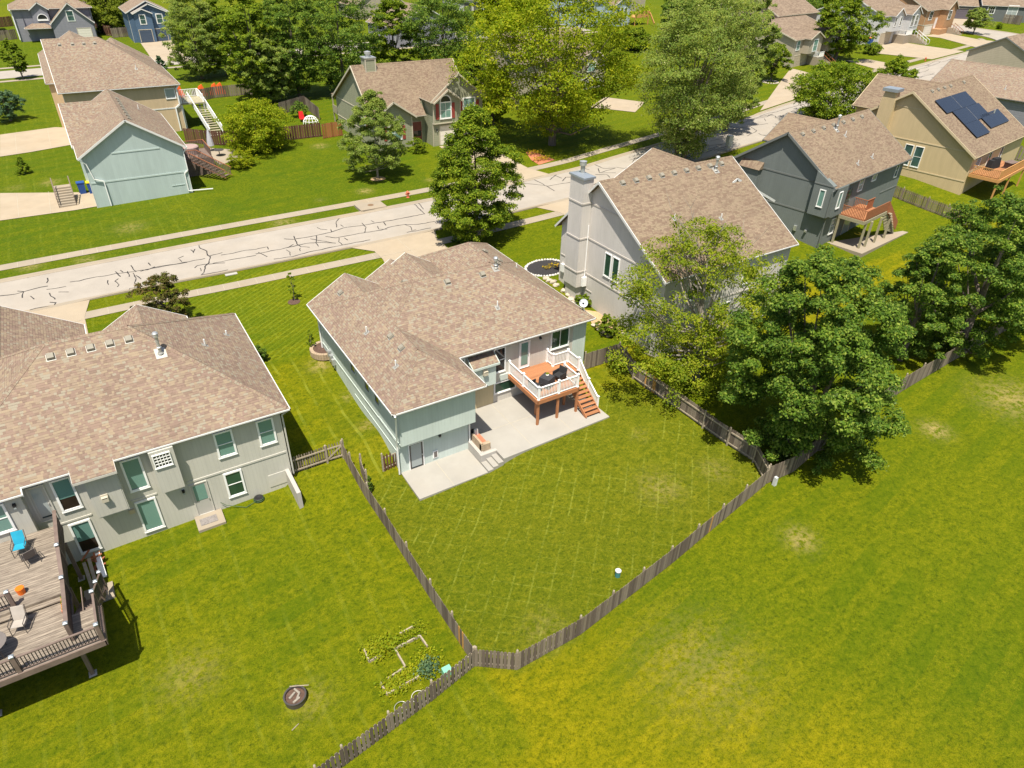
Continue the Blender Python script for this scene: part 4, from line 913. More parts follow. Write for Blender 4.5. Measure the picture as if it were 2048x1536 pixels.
# ------------------------------------------------------------------ left house
H = Thing('ranch_house', 'grey-green house with tan hip roof and weathered deck at the left edge', 'house', (-2, 38, 0))
S = 5.45
lr = [Roof(-10.8, 6.0, 32.45, 45.25, S, .6, 'x'), Roof(-10.8, -6.75, 31.9, 36, S, .6, 'x', 'h', 'g', p1=.0, z1=S + 9), Roof(-10.9, -2.9, 38, 48.4, S, .6, 'y', 'g', 'g'), Roof(-2.3, 3.1, 40, 46.4, S, .57, 'y', 'g', 'g')]
lr[1] = Roof(-10.8, -6.75, 32.14, 34, S, .6, shed=(0, .6, S - .6 * 32.45)); lr[1].pl.append((.6, 0, S + .6 * 10.8))
build_roof(H, lr, 'shingle_warm', 'trim_white', gutter='trim_white')
walls(H, [(-6.9, 32.4), (-6.9, 32.9), (5.5, 32.9), (5.5, 44.8), (2.6, 44.8), (2.6, 45.9), (-1.8, 45.9), (-1.8, 45.0), (-3.3, 45), (-3.3, 48), (-10.4, 48), (-10.4, 32.4)], lambda x, y: TZg(x, y) - .5, lr, 'siding_left')
# overhanging bays
mb = MB(); mb.box(-4.33, -2.87, 32.3, 32.9, 2.28, 5.3); H.part(mb, 'fireplace_bay', 'siding_left')
mb = MB(); mb.box(-1.26, -.1, 32.3, 32.9, 2.58, 5.3); H.part(mb, 'kitchen_bay', 'siding_left')
b2 = [Roof(-4.7, -2.8, 31.9, 32.5, 5.2, .58, shed=(0, .58, 5.49 - .58 * 32.5))]; build_roof(H, b2, 'shingle_warm', 'trim_taupe', thick=.1, name='bay_roof', rake=.02)
mb = MB(); fb(mb, '-y', 32.3, -4.28, -2.92, 2.34, 5.0, 0, .02); H.part(mb, 'bay_panel', 'siding_left')
hood(H, '-y', 32.28, -3.72, 3.5, .34, .4, .2)
band(H, [('-y', 32.9, -6.0, -4.6, 2.2, 2.3), ('-y', 32.9, -2.75, -1.5, 2.2, 2.3), ('-y', 32.9, .0, 5.5, 2.24, 2.36)], 'trim_taupe')
mb = MB(); mb.box(5.42, 5.53, 32.87, 32.9, .3, 5.2); mb.box(5.5, 5.53, 32.87, 32.97, .3, 5.2); H.part(mb, 'corner_board', 'trim_taupe')
for a0, a1, z0, z1, g, k_ in ((1.9, 2.88, 3.25, 4.95, 'glass_shade', 1), (4.15, 5.08, 3.2, 4.95, 'glass_shade', 1), (-2.62, -1.68, 2.86, 4.95, 'glass_shade', 0), (-5.71, -4.8, 2.92, 4.98, 'glass_half', 0), (1.86, 2.84, .35, 2.12, 'glass_green', 1), (-2.66, -1.64, -.08, 2.1, 'glass_shade', 0), (-5.75, -4.77, -.08, 2.05, 'glass_half', 0)):
    window(H, '-y', 32.9, a0, a1, z0, z1, g, bars_h=k_, fw=.1)
window(H, '-y', 32.3, -1.15, -.3, 4.28, 5.12, 'glass_dark', 'vinyl_white', bars_v=4, bars_h=3, fw=.05)
door(H, '-y', 32.9, .06, .98, -.18, 2.1, 'door_grey', 'trim_taupe', 'glass_shade', (.45, .93)); door(H, '-y', 32.9, -6.72, -5.95, 2.72, 4.95, 'door_grey', 'trim_taupe', 'glass_blind', (.1, .93), 'patio_door')
window(H, '-y', 32.4, -8.9, -7.6, 3.2, 4.9, 'glass_shade', bars_h=1, fw=.1)
wall_light(H, '-y', 32.9, -.27, 1.85); wall_light(H, '-y', 32.4, -7.25, 4.6)
mb = MB(); fb(mb, '-y', 32.9, 4.16, 5.2, .1, .98, 0, .03); H.part(mb, 'crawl_hatch', 'trim_taupe'); mb = MB(); fb(mb, '-y', 32.9, -3.0, -2.75, 1.5, 1.75, 0, .1); H.part(mb, 'meter_box', 'trim_beige')
for i in range(5): roof_vent(H, lr, -4.2 + i * .92, 38.1, None)
flue(H, lr, .75, 37.0, .95, .085); pipe(H, lr, 3.15, 38.6, .4); pipe(H, lr, 4.7, 41, .3)
downspout(H, [(5.9, 32.5, 5.3), (5.6, 32.85, 4.9), (5.6, 32.85, .6)], 'trim_taupe')
mb = MB(); mb.box(5.15, 5.38, 30.55, 32.9, -.4, 1.02); single(mb, 'retaining_wall', 'concrete_wall', 'pale concrete wing wall beside the gate of the left house', 'wall')
mb = MB(); mb.prism([(-.15, 32.88), (1.3, 32.88), (1.3, 31.65), (-.15, 31.65)], -.5, -.18); struct(mb, 'door_slab', 'concrete_walk')
mb = MB(); mb.box(.05, .95, 31.95, 32.5, -.18, -.15); single(mb, 'door_mat', 'mat_grey', 'grey doormat on the slab at the back door', 'mat')
# hose reel
q = Vector((3.35, 32.55, TZ(3.35, 32.55))); t = Thing('garden_hose', 'coiled green garden hose in a round pot against the wall', 'hose', tuple(q)); mb = MB()
mb.lathe((q.x, q.y, q.z), [(.22, 0), (.26, .22), (.2, .24), (.05, .2)], 16); t.part(mb, 'pot', 'black_metal'); mb = MB()
for r, z in ((.27, .05), (.29, .12), (.26, .2)): mb.tube([(q.x + r * math.cos(a), q.y + r * math.sin(a), q.z + z) for a in np.linspace(0, 6.28, 18)], .02)
hp = [(q.x - .2, q.y - .1, q.z + .1), (q.x - .8, q.y - .25, q.z + .03), (1.6, 32.75, .0), (1.35, 32.8, .3)]; mb.tube(hp, .018); t.part(mb, 'hose', 'leaf_blue')
# weathered deck
t = Thing('weathered_deck', 'weathered two-level deck with brown railings behind the left house', 'deck', (-8, 28, 0)); D1, D2 = 2.66, 2.36
mb = MB(); mb.box(-15, -5.9, 27.6, 32.38, D1 - .04, D1); t.part(mb, 'upper_boards', 'deck_old'); mb = MB(); mb.box(-15, -5.9, 24.25, 27.9, D2 - .04, D2); mb.box(-5.9, -4.8, 24.25, 26.35, D2 - .04, D2); t.part(mb, 'lower_boards', 'deck_old')
mb = MB(); mb.box(-15, -5.9, 27.3, 27.62, D1 - .20, D1 - .15); mb.box(-15, -5.9, 27.55, 27.6, D2, D1); t.part(mb, 'deck_step', 'deck_old')
mb = MB(); mb.box(-15, -4.75, 24.18, 24.25, D2 - .30, D2 + .005); mb.box(-4.8, -4.73, 24.18, 26.4, D2 - .3, D2 + .003); mb.box(-5.95, -5.88, 26.35, 32.38, D1 - .3, D1 - .045); mb.box(-15, -5, 25.2, 25.3, D2 - .3, D2 - .05)
for i in range(24): mb.box(-14.9 + i * .41, -14.86 + i * .41, 24.3, 27.9, D2 - .25, D2 - .045)
t.part(mb, 'rim_joist', 'deck_brown')
for x, y in ((-5.95, 25.24), (-9.6, 25.24), (-13, 25.24), (-5.95, 28.3), (-5.95, 31.5)):
    z = TZg(x, y); mb = MB(); mb.box(x - .08, x + .08, y - .08, y + .08, z, D2 - .28); q_ = t.part(mb, 'support_post', 'deck_brown'); mb = MB(); mb.box(x - .16, x + .16, y - .16, y + .16, z - .1, z + .04); t.part(mb, 'footing', 'concrete_wall').parent = q_
rl_, bl_ = MB(), MB(); A1 = [(-12.9, 24.3, D2), (-10.1, 24.3, D2), (-7.85, 24.3, D2), (-4.85, 24.3, D2), (-4.85, 26.3, D2)]; railing(A1, .86, None, rl_, bl_, sp=.125, bal=.03)
railing([(-4.85, 26.3, D2), (-4.85, 29.6, .3)], .86, None, rl_, bl_, sp=.125, bal=.03); railing([(-11.5, 27.75, D1), (-7.9, 27.75, D1)], .86, None, rl_, bl_, sp=.125, bal=.03); t.part(rl_, 'rail', 'deck_brown'); t.part(bl_, 'balusters', 'black_metal')
# privacy rail along the right side
rl_, bl_ = MB(), MB(); A2 = [(-5.9, 24.9, D2), (-5.9, 27.7, D2), (-5.9, 29.6, D1), (-5.9, 32.3, D1)]
for a, b in zip(A2, A2[1:]):
    rl_.beam((a[0], a[1], a[2] + .98), (b[0], b[1], b[2] + .98), .16, .05); n = int((b[1] - a[1]) / .1)
    for i in range(n):
        f = (i + .5) / n; y = a[1] + f * (b[1] - a[1]); z = a[2] + f * (b[2] - a[2]); bl_.box(-5.93, -5.88, y - .03, y + .03, z - .2, z + .95)
t.part(rl_, 'cap_rail', 'deck_brown'); t.part(bl_, 'privacy_slats', 'deck_brown_dark')
for p in A1 + A2[:3] + [(-4.85, 27.9, 1.35), (-4.85, 29.6, .3), (-7.9, 27.75, D1)]:
    mb = MB(); h = 1.08 if p in A2 else .98; mb.box(p[0] - .075, p[0] + .075, p[1] - .075, p[1] + .075, p[2] - .3, p[2] + h); q_ = t.part(mb, 'railing_post', 'deck_brown'); mb = MB(); mb.box(p[0] - .09, p[0] + .09, p[1] - .09, p[1] + .09, p[2] + h, p[2] + h + .05); mb.hexa([(p[0] - .09, p[1] - .09, p[2] + h + .05), (p[0] + .09, p[1] - .09, p[2] + h + .05), (p[0] + .09, p[1] + .09, p[2] + h + .05), (p[0] - .09, p[1] + .09, p[2] + h + .05)], [(p[0] - .03, p[1] - .03, p[2] + h + .1), (p[0] + .03, p[1] - .03, p[2] + h + .1), (p[0] + .03, p[1] + .03, p[2] + h + .1), (p[0] - .03, p[1] + .03, p[2] + h + .1)]); t.part(mb, 'post_cap', 'cap_metal').parent = q_
for i in range(11):
    z = D2 - (i + 1) * .215; y = 26.4 + i * .27; mb = MB(); mb.box(-5.75, -4.95, y, y + .28, z - .04, z); t.part(mb, 'stair_tread', 'deck_brown')
mb = MB()
for x in (-5.8, -4.92): mb.beam((x, 26.35, D2 - .2), (x, 29.45, .0), .05, .26)
t.part(mb, 'stringer', 'deck_brown_dark')
mb = MB(); mb.prism([(-5.9, 29.3), (-4.6, 29.3), (-4.6, 30.4), (-5.9, 30.4)], -.6, -.33); struct(mb, 'stair_pad', 'concrete_walk')
# firewood and plank pile under the window
q = Vector((-5.2, 31.6, TZg(-5.2, 31.6))); mb = MB(); rr = random.Random(3)
t = Thing('junk_pile', 'pile of scrap wood and white foam board leaning by the basement window', 'wood pile', tuple(q))
for i in range(9): a = rr.uniform(0, 3.1); c = q + Vector((rr.uniform(-.35, .2), rr.uniform(-.2, .9), .1 + .07 * i)); d = Vector((math.cos(a), math.sin(a), .1)) * .35; mb.beam(c - d, c + d, .09, .05)
t.part(mb, 'scrap_wood', 'wood_red'); mb = MB(); mb.beam(q + Vector((-.1, -1.2, .2)), q + Vector((-.15, .2, .9)), .16, .06); mb.beam(q + Vector((-.3, -1.3, .15)), q + Vector((-.4, .1, .8)), .16, .06); t.part(mb, 'plank', 'fence_rail'); mb = MB(); mb.beam(q + Vector((.25, -.7, .1)), q + Vector((.15, .8, .5)), .3, .08); t.part(mb, 'foam_board', 'vinyl_white')
# deck furniture
def sling_chair(x, y, z, ang, fab, label, group):
    t = Thing('patio_chair', label, 'chair', (0, 0, 0)); t.o.location = (x, y, z); t.o.rotation_euler = (0, 0, R(ang)); t.inv = Matrix.Identity(4); t.o['group'] = group
    mb = MB(); mb.hexa([(-.24, -.24, .40), (.24, -.24, .40), (.24, .22, .37), (-.24, .22, .37)], [(-.24, -.24, .42), (.24, -.24, .42), (.24, .22, .39), (-.24, .22, .39)]); t.part(mb, 'seat', fab)
    mb = MB(); mb.hexa([(-.24, .20, .40), (.24, .20, .40), (.24, .23, .40), (-.24, .23, .40)], [(-.24, .42, .98), (.24, .42, .98), (.24, .45, .98), (-.24, .45, .98)]); t.part(mb, 'backrest', fab)
    for s_ in (-1, 1):
        mb = MB(); x_ = s_ * .28; mb.tube([(x_, -.3, 0), (x_, -.26, .6), (x_, .3, .63), (x_, .33, .60)], .016, 6); mb.tube([(x_, .24, .40), (x_, .45, 1.0)], .016, 6); mb.tube([(x_, -.28, .40), (x_, .24, .38), (x_, .38, 0)], .016, 6); t.part(mb, 'side_frame', 'metal_frame')
    return t
sling_chair(-7.55, 31.2, D1, -8, 'sling_blue', 'bright blue sling chair on the upper level of the weathered deck', 'patio chairs on the weathered deck'); sling_chair(-7.2, 30.35, D1, 200, 'sling_grey', 'dark grey sling chair turned away next to the blue chair', 'patio chairs on the weathered deck')
sling_chair(-7.75, 26.6, D2, -15, 'sling_tan', 'beige sling chair on the lower level of the weathered deck', 'patio chairs on the weathered deck')
t = Thing('patio_table', 'oval glass patio table at the left edge of the lower deck', 'table', (-8.7, 25.7, D2)); mb = MB(); mb.lathe((-8.7, 25.7, D2 + .7), [(.6, 0), (.62, .02), (.6, .03)], 24); t.part(mb, 'table_top', 'sling_grey')
for a in range(4): mb = MB(); mb.tube([(-8.7 + .45 * math.cos(a * 1.57 + .7), 25.7 + .45 * math.sin(a * 1.57 + .7), D2 + .7), (-8.7 + .5 * math.cos(a * 1.57 + .7), 25.7 + .5 * math.sin(a * 1.57 + .7), D2)], .018); t.part(mb, 'leg', 'metal_frame')
mb = MB(); mb.lathe((-7.62, 28.45, D1), [(.15, 0), (.18, .34), (.17, .35)], 16); single(mb, 'bucket', 'plastic_orange', 'orange bucket beside the deck post', 'bucket')
t = Thing('planter_box', 'terracotta planter box with green plants on the lower deck rail', 'planter', (-6.05, 27.0, D2)); mb = MB(); mb.box(-6.2, -5.98, 26.5, 27.4, D2, D2 + .25); t.part(mb, 'box', 'terracotta')
mb = MB(); rr = random.Random(8)
for i in range(40): c = Vector((-6.1 + rr.uniform(-.07, .07), 26.95 + rr.uniform(-.38, .38), D2 + .25 + rr.uniform(0, .14))); a = Vector((rr.uniform(-1, 1), rr.uniform(-1, 1), rr.uniform(0, 1))) * .07; b = Vector((rr.uniform(-1, 1), rr.uniform(-1, 1), rr.uniform(0, 1))) * .05; mb.face([c - a, c + b, c + a, c - b])
t.part(mb, 'plants', 'leaf_veg')
# ------------------------------------------------------------------ main deck furniture and small things by the patio
D = 2.65; t = Thing('patio_table', 'square table under a black cloth on the orange deck', 'table', (22.15, 30.7, D))
mb = MB(); c_, s_ = .9, .42
Q = lambda a, b, z: (22.12 + a * c_ - b * s_, 30.68 + a * s_ + b * c_, z)
mb.hexa([Q(-.42, -.42, D + .06), Q(.42, -.42, D + .06), Q(.42, .42, D + .06), Q(-.42, .42, D + .06)], [Q(-.38, -.38, D + .72), Q(.38, -.38, D + .72), Q(.38, .38, D + .72), Q(-.38, .38, D + .72)]); t.part(mb, 'tablecloth', 'cloth_grey')
mb = MB(); mb.box(21.95, 22.35, 30.5, 30.9, D, D + .06); t.part(mb, 'table_base', 'metal_frame')
t = Thing('potted_plant', 'small white pot with a bright green plant on the black table', 'plant', (22.22, 30.8, D + .72)); mb = MB(); mb.lathe((22.22, 30.8, D + .72), [(.09, 0), (.12, .05), (.11, .06)], 12); t.part(mb, 'pot', 'vinyl_white'); mb = MB(); rr = random.Random(2)
for i in range(40): c = Vector((22.22, 30.8, D + .8)) + Vector((rr.uniform(-.09, .09), rr.uniform(-.09, .09), rr.uniform(0, .1))); a = Vector((rr.uniform(-1, 1), rr.uniform(-1, 1), .5)) * .05; b = Vector((rr.uniform(-1, 1), rr.uniform(-1, 1), 0)) * .04; mb.face([c - a, c + b, c + a, c - b])
t.part(mb, 'leaves', 'leaf_veg')
def wicker(x, y, z, ang, label):
    t = Thing('wicker_chair', label, 'chair', (0, 0, 0), group='wicker chairs on the orange deck'); t.o.location = (x, y, z); t.o.rotation_euler = (0, 0, R(ang)); t.inv = Matrix.Identity(4)
    mb = MB(); mb.box(-.29, .29, -.3, .26, .3, .42); t.part(mb, 'seat', 'wicker_black'); mb = MB(); mb.hexa([(-.31, .24, .3), (.31, .24, .3), (.31, .3, .3), (-.31, .3, .3)], [(-.31, .36, .86), (.31, .36, .86), (.31, .42, .86), (-.31, .42, .86)]); t.part(mb, 'backrest', 'wicker_black')
    for s_ in (-1, 1):
        mb = MB(); mb.box(s_ * .33 - .03, s_ * .33 + .03, -.3, .3, .3, .64); t.part(mb, 'armrest', 'wicker_black')
        for yy in (-.26, .24): mb = MB(); mb.box(s_ * .28 - .025, s_ * .28 + .025, yy - .025, yy + .025, 0, .3); t.part(mb, 'leg', 'wicker_black')
wicker(23.25, 30.85, D, -75, 'black wicker armchair to the right of the black table'); wicker(21.15, 30.55, D, 100, 'black wicker armchair to the left of the table behind the white railing')
# brick bench on the retaining wall
t = Thing('stone_bench', 'stone-block bench with pink seat and high end standing on the patio wall', 'bench', (16.5, 29.6, PZ)); mb = MB(); mb.box(16.2, 16.34, 28.98, 30.2, PZ, PZ + .62); t.part(mb, 'backrest', 'stone_block')
mb = MB(); mb.box(16.34, 16.75, 29.2, 30.2, PZ + .34, PZ + .42); t.part(mb, 'seat', 'terracotta', None, 'dull pink seat'); mb = MB(); mb.box(16.2, 16.85, 28.95, 29.2, PZ, PZ + .52); t.part(mb, 'end_block', 'stone_block')
mb = MB(); mb.box(16.36, 16.72, 29.25, 30.15, PZ, PZ + .34); t.part(mb, 'base', 'stone_block'); mb = MB(); mb.hexa([(16.36, 30.15, PZ), (16.7, 30.15, PZ), (16.7, 30.27, PZ), (16.36, 30.27, PZ)], [(16.4, 30.15, PZ + .85), (16.62, 30.15, PZ + .85), (16.62, 30.27, PZ + .85), (16.4, 30.27, PZ + .85)]); t.part(mb, 'armrest', 'rock_white')
mb = MB(); mb.box(16.45, 16.72, 30.5, 30.9, PZ, PZ + .35); mb.lathe((16.6, 30.7, PZ + .35), [(.14, 0), (.16, .08), (.05, .14)], 12); single(mb, 'gas_grill', 'black_metal', 'small black grill against the wall in the shade of the overhang', 'grill')
# ------------------------------------------------------------------ fences
def fence(name, label, pts, h=1.22, pw=.14, gap=.022, mat='picket_old', post_sp=2.4, side=1, new=(), rail='fence_rail', caps=True, group=None, dog=True, cat='fence', posth=.16, railin=True):
    P0 = pts[0]; t = Thing(name, label, cat, (P0[0], P0[1], TZ(*P0[:2])), group=group); pk, nw, rl_ = MB(), MB(), MB(); posts = []; cnt = 0
    for a, b in zip(pts, pts[1:]):
        L = math.dist(a, b); dx, dy = (b[0] - a[0]) / L, (b[1] - a[1]) / L; nx, ny = -dy * side, dx * side; n = max(1, int(L / (pw + gap))); rr = random.Random(int(L * 100))
        for i in range(n):
            s_ = (i + .5) * L / n; x, y = a[0] + dx * s_, a[1] + dy * s_; z = TZ(x, y) + .04 + rr.uniform(-.012, .012); hh = h + rr.uniform(-.015, .02); w_ = pw / 2 + rr.uniform(-.004, .004); tl = rr.uniform(-.012, .012)
            M_ = nw if (cnt + i) in new else pk
            q = [(x - dx * w_, y - dy * w_), (x + dx * w_, y + dy * w_)]; tk = .02; i0 = len(M_.v)
            prof = [(0, 0), (1, 0), (1, hh - .05), (.78, hh), (.22, hh), (0, hh - .05)] if dog else [(0, 0), (1, 0), (1, hh), (0, hh)]
            fr = [(q[0][0] + (q[1][0] - q[0][0]) * u_ + nx * 0 + dx * tl * v_, q[0][1] + (q[1][1] - q[0][1]) * u_ + dy * tl * v_, z + v_) for u_, v_ in prof]; bk = [(x_ - nx * tk, y_ - ny * tk, z_) for x_, y_, z_ in fr]; m = len(prof)
            M_.v += fr + bk; M_.f.append([i0 + j for j in range(m)]); M_.f.append([i0 + m + j for j in range(m)][::-1]); M_.uv += [(0, 0)] * (2 * m)
            for j in range(m): M_.f.append([i0 + j, i0 + m + j, i0 + m + (j + 1) % m, i0 + (j + 1) % m]); M_.uv += [(0, 0)] * 4
        cnt += n; k_ = max(1, round(L / post_sp))
        for i in range(k_ + (1 if b is pts[-1] else 0)):
            s_ = i * L / k_; posts.append((a[0] + dx * s_ + nx * .07, a[1] + dy * s_ + ny * .07))
            if i < k_:
                s2 = (i + 1) * L / k_
                for zr in (.22, h - .22):
                    pa = (a[0] + dx * s_ + nx * .03, a[1] + dy * s_ + ny * .03); pb = (a[0] + dx * s2 + nx * .03, a[1] + dy * s2 + ny * .03); rl_.beam((*pa, TZ(*pa) + zr), (*pb, TZ(*pb) + zr), .04, .09)
    t.part(pk, 'pickets', mat)
    if nw.f: t.part(nw, 'replaced_pickets', 'picket_new', None, 'newer orange-brown pickets')
    t.part(rl_, 'rail', rail)
    if caps:
        for x, y in posts:
            z = TZ(x, y); mb = MB(); mb.box(x - .045, x + .045, y - .045, y + .045, z - .1, z + h + posth - .1)
            mb.lathe((x, y, z + h + posth - .1), [(.04, 0), (.055, .03), (.06, .07), (.04, .12), (.01, .15)], 8); t.part(mb, 'post', rail)
    return t
fence('picket_fence', 'weathered picket fence running from the side gate down to the corner joint', FEN_L, side=1, new=(88, 90, 116, 118, 140), group='backyard fences')
fence('picket_fence', 'weathered picket fence across the rear of the mown yard to the big tree', FEN_B, side=1, new=(95, 145), group='backyard fences')
fence('picket_fence', 'weathered board fence climbing from the big tree to the house', FEN_R, side=1, new=(70, 71, 76), h=1.3, gap=.008, group='backyard fences')
fence('picket_fence', 'grey picket fence with open gaps leading to the bottom edge of the photo', px([(949.5, 1332.5), (867, 1399.5), (692, 1529.5), (640, 1570), (560, 1632)]), side=-1, gap=.05, group='backyard fences')
fence('picket_fence', 'short fence with open gaps between the left house and its gate post', px([(587.3, 947.6), (654.6, 924.7)]), side=-1, gap=.06, post_sp=2.6, group='backyard fences', pw=.085)
p0, p1 = px([(655.6, 924.3), (687, 914.6)]); t = fence('wooden_gate', 'wooden gate with a diagonal brace between two knobbed posts', [p0, p1], side=-1, gap=.07, pw=.075, post_sp=3, cat='gate'); mb = MB(); mb.beam((p0[0], p0[1] - .06, TZ(*p0) + .25), (p1[0], p1[1] - .06, TZ(*p1) + 1.0), .03, .09); t.part(mb, 'brace', 'fence_rail')
fence('picket_fence', 'short stub of brown fence against the lower corner of the green house', px([(768, 944), (797, 935)]), side=1, gap=.08, pw=.1, post_sp=.8, group='backyard fences', mat='picket_brown')
fence('wooden_gate', 'narrow gate standing open behind the left picket fence', px([(722, 944), (733, 975)]), side=1, gap=.05, pw=.1, post_sp=1.5, cat='gate')
fence('picket_fence', 'shaded board fence with a gate frame to the right of the green house', [(27.15, 33.0), (30.2, 33.0), FEN_R[-1]], side=1, h=1.35, gap=.01, group='backyard fences')
fence('picket_fence', 'long board fence under the dark trees at the right', px([(1532, 968), (1586, 944), (1660, 880), (1803, 783), (1905, 722), (2048, 640), (2160, 580)]), side=1, h=1.35, gap=.01, group='backyard fences')
fence('picket_fence', 'picket fence between the dark house and the beige house', px([(1784, 393), (1800, 400), (1850, 420), (1930, 450)]), side=1, h=1.3, gap=.06, group='backyard fences')
# ------------------------------------------------------------------ generic neighbouring house
def nhouse(label, yaw, x0, x1, y0, y1, ze, p, sid, trim, roof='shingle_far', ends='gg', ax='x', wings=(), wins=(), garages=(), doors=(), name='house', zb=None, ov=.35, gm_='garage_white', vents=True, flue_=None, bands=(), cornerb=True, roofs=None, jet=.0, low=None):
    cx, cy = (x0 + x1) / 2, (y0 + y1) / 2; wpos = Matrix.Rotation(R(yaw), 3, 'Z') @ Vector((cx, cy, 0)); z0 = TZg(wpos.x, wpos.y)
    H = Thing(name, label, 'house', (cx, cy, z0), yaw); g = lambda x, y: TZg(*(Matrix.Rotation(R(yaw), 3, 'Z') @ Vector((x, y, 0))).xy) - .6
    zb_ = g if zb is None else zb
    rs = [Roof(x0, x1, y0, y1, ze, p, ax, ends[0], ends[1])] + [Roof(*w_[:4], w_[4], w_[5], w_[6], w_[7][0], w_[7][1]) for w_ in wings] if roofs is None else roofs
    build_roof(H, rs, roof, trim, gutter=trim, rake=.06)
    walls(H, [(x0 + ov, y0 + ov), (x1 - ov, y0 + ov), (x1 - ov, y1 - ov), (x0 + ov, y1 - ov)], zb_, rs, sid, step=.6)
    for i, w_ in enumerate(wings):
        a, b, c, d = w_[:4]; o = .3; wb = w_[8] if len(w_) > 8 and w_[8] is not None else zb_
        walls(H, [(a + o, d - o), (a + o, c + o), (b - o, c + o), (b - o, d - o)], wb, rs, w_[9] if len(w_) > 9 else sid, 'wing_wall', closed=False, step=.5)
        if len(w_) > 8 and w_[8] is not None: mb = MB(); mb.box(a + o, b - o, c + o, min(d, y0 + ov + .3), w_[8] - .02, w_[8]); H.part(mb, 'wing_underside', sid)
    if cornerb:
        mb = MB()
        for x in (x0 + ov, x1 - ov): mb.box(x - .03, x + .03, y0 + ov - .03, y0 + ov + .03, g(x, y0), ze - .15)
        H.part(mb, 'corner_board', trim)
    for f in wins: window(H, *f[:6], *(f[6:7] or ('glass_teal',)), bars_v=f[7] if len(f) > 7 else 0, bars_h=f[8] if len(f) > 8 else 1, fw=.09, trimm=f[9] if len(f) > 9 else None)
    for f in garages: garage_door(H, *f[:6], *(f[6:] or (gm_,)))
    for f in doors: door(H, *f)
    if bands: band(H, bands, trim)
    return H, rs, g
rd = lambda x, y, yaw: tuple((Matrix.Rotation(R(yaw), 3, 'Z') @ Vector((x, y, 0))).xy)
# ---- grey house with the tall chimney, right of the main house
Y = 1.2; xg = 33.69; H = Thing('house', 'light grey house with tall boxed chimney behind the yellow-green tree', 'house', (40, 38, 2.2), Y)
gr = [Roof(33.3, 47.6, 31.0, 44.3, 7.3, .593, 'x', 'g', 'g', z1=7.17, p1=1.0), Roof(40.6, 51.6, 37, 47.2, 8.4, .5, 'y', 'g', 'g')]
gr[0].pl = [(0, .593, 12.17 - .593 * 39.25), (0, -1.0, 12.17 + 39.25)]
build_roof(H, gr, 'shingle_plain', 'trim_white', gutter='trim_white'); g = lambda x, y: TZg(*rd(x, y, Y)) - .6
walls(H, [(xg, 43.9), (xg, 31.35), (47.3, 31.35), (47.3, 38)], g, gr, 'siding_grey', closed=False); walls(H, [(xg, 43.9), (41, 43.9), (41, 46.9), (51.2, 46.9), (51.2, 38), (47.3, 38)], g, gr, 'siding_grey', 'front_wall', closed=False)
band(H, [('-x', xg, 31.4, 40.3, 7.17, 7.29), ('-x', xg, 36.0, 40.3, 10.05, 10.17), ('-x', xg, 31.4, 40.5, 4.15, 4.27), ('-x', xg, 39.35, 40.4, 2.8, 2.9), ('-x', xg, 42.1, 43.8, 4.6, 4.7), ('-y', 31.35, xg, 47.3, 4.2, 4.32)], 'trim_greige')
mb = MB(); mb.box(32.75, 33.69, 40.3, 42.0, 3.1, 12.05); mb.box(32.9, 33.69, 40.5, 41.9, 1.9, 3.1); ch = H.part(mb, 'chimney_chase', 'siding_grey')
mb = MB(); mb.box(32.65, 33.79, 40.2, 42.1, 12.05, 12.2); mb.hexa([(32.65, 40.2, 12.2), (33.79, 40.2, 12.2), (33.79, 42.1, 12.2), (32.65, 42.1, 12.2)], [(33.1, 41.0, 12.32), (33.4, 41.0, 12.32), (33.4, 41.4, 12.32), (33.1, 41.4, 12.32)]); H.part(mb, 'chimney_cap', 'cap_metal').parent = ch
mb = MB(); mb.lathe((33.25, 41.2, 12.3), [(.17, 0), (.17, .55), (.27, .58), (.27, .85), (.29, .88), (.05, .95)], 14); H.part(mb, 'flue', 'metal_galv').parent = ch
mb = MB()
for z in (4.4, 7.25, 10.1): mb.box(32.71, 33.69, 40.26, 40.3, z, z + .12); mb.box(32.71, 32.75, 40.26, 42.04, z, z + .12)
H.part(mb, 'chase_trim', 'trim_greige').parent = ch
mb = MB(); mb.tube([(33.5, 40.22, 8.4), (33.5, 40.2, 4.0), (33.3, 40.15, 3.6)], .04); mb.box(33.2, 33.6, 40.0, 40.2, 3.2, 4.0); H.part(mb, 'radon_pipe', 'vinyl_white')
window(H, '-x', xg, 37.3, 38.1, 4.95, 6.9, 'glass_green'); window(H, '-x', xg, 36.35, 37.15, 4.95, 6.9, 'glass_green'); window(H, '-y', 31.35, 36, 37.2, 4.9, 6.4, 'glass_green'); window(H, '-y', 31.35, 42, 43.2, 4.9, 6.4, 'glass_green'); window(H, '-y', 31.35, 40, 41.2, 2.2, 3.7, 'glass_green')
mb = MB(); fb(mb, '-x', xg, 43.1, 43.5, 3.2, 3.9, 0, .2); fb(mb, '-x', xg, 42.5, 42.9, 2.9, 3.6, 0, .15); H.part(mb, 'meter_box', 'vinyl_white')
for i in range(9): roof_vent(H, gr, 35.2 + i * 1.33, 38.75, None)
flue(H, gr, 44.8, 38.3, .8, .1); pipe(H, gr, 37.6, 35.2, .4); pipe(H, gr, 41.9, 34.4, .4); garage_door(H, '+y', 46.9, 42.5, 49.5, 2.5, 4.8)
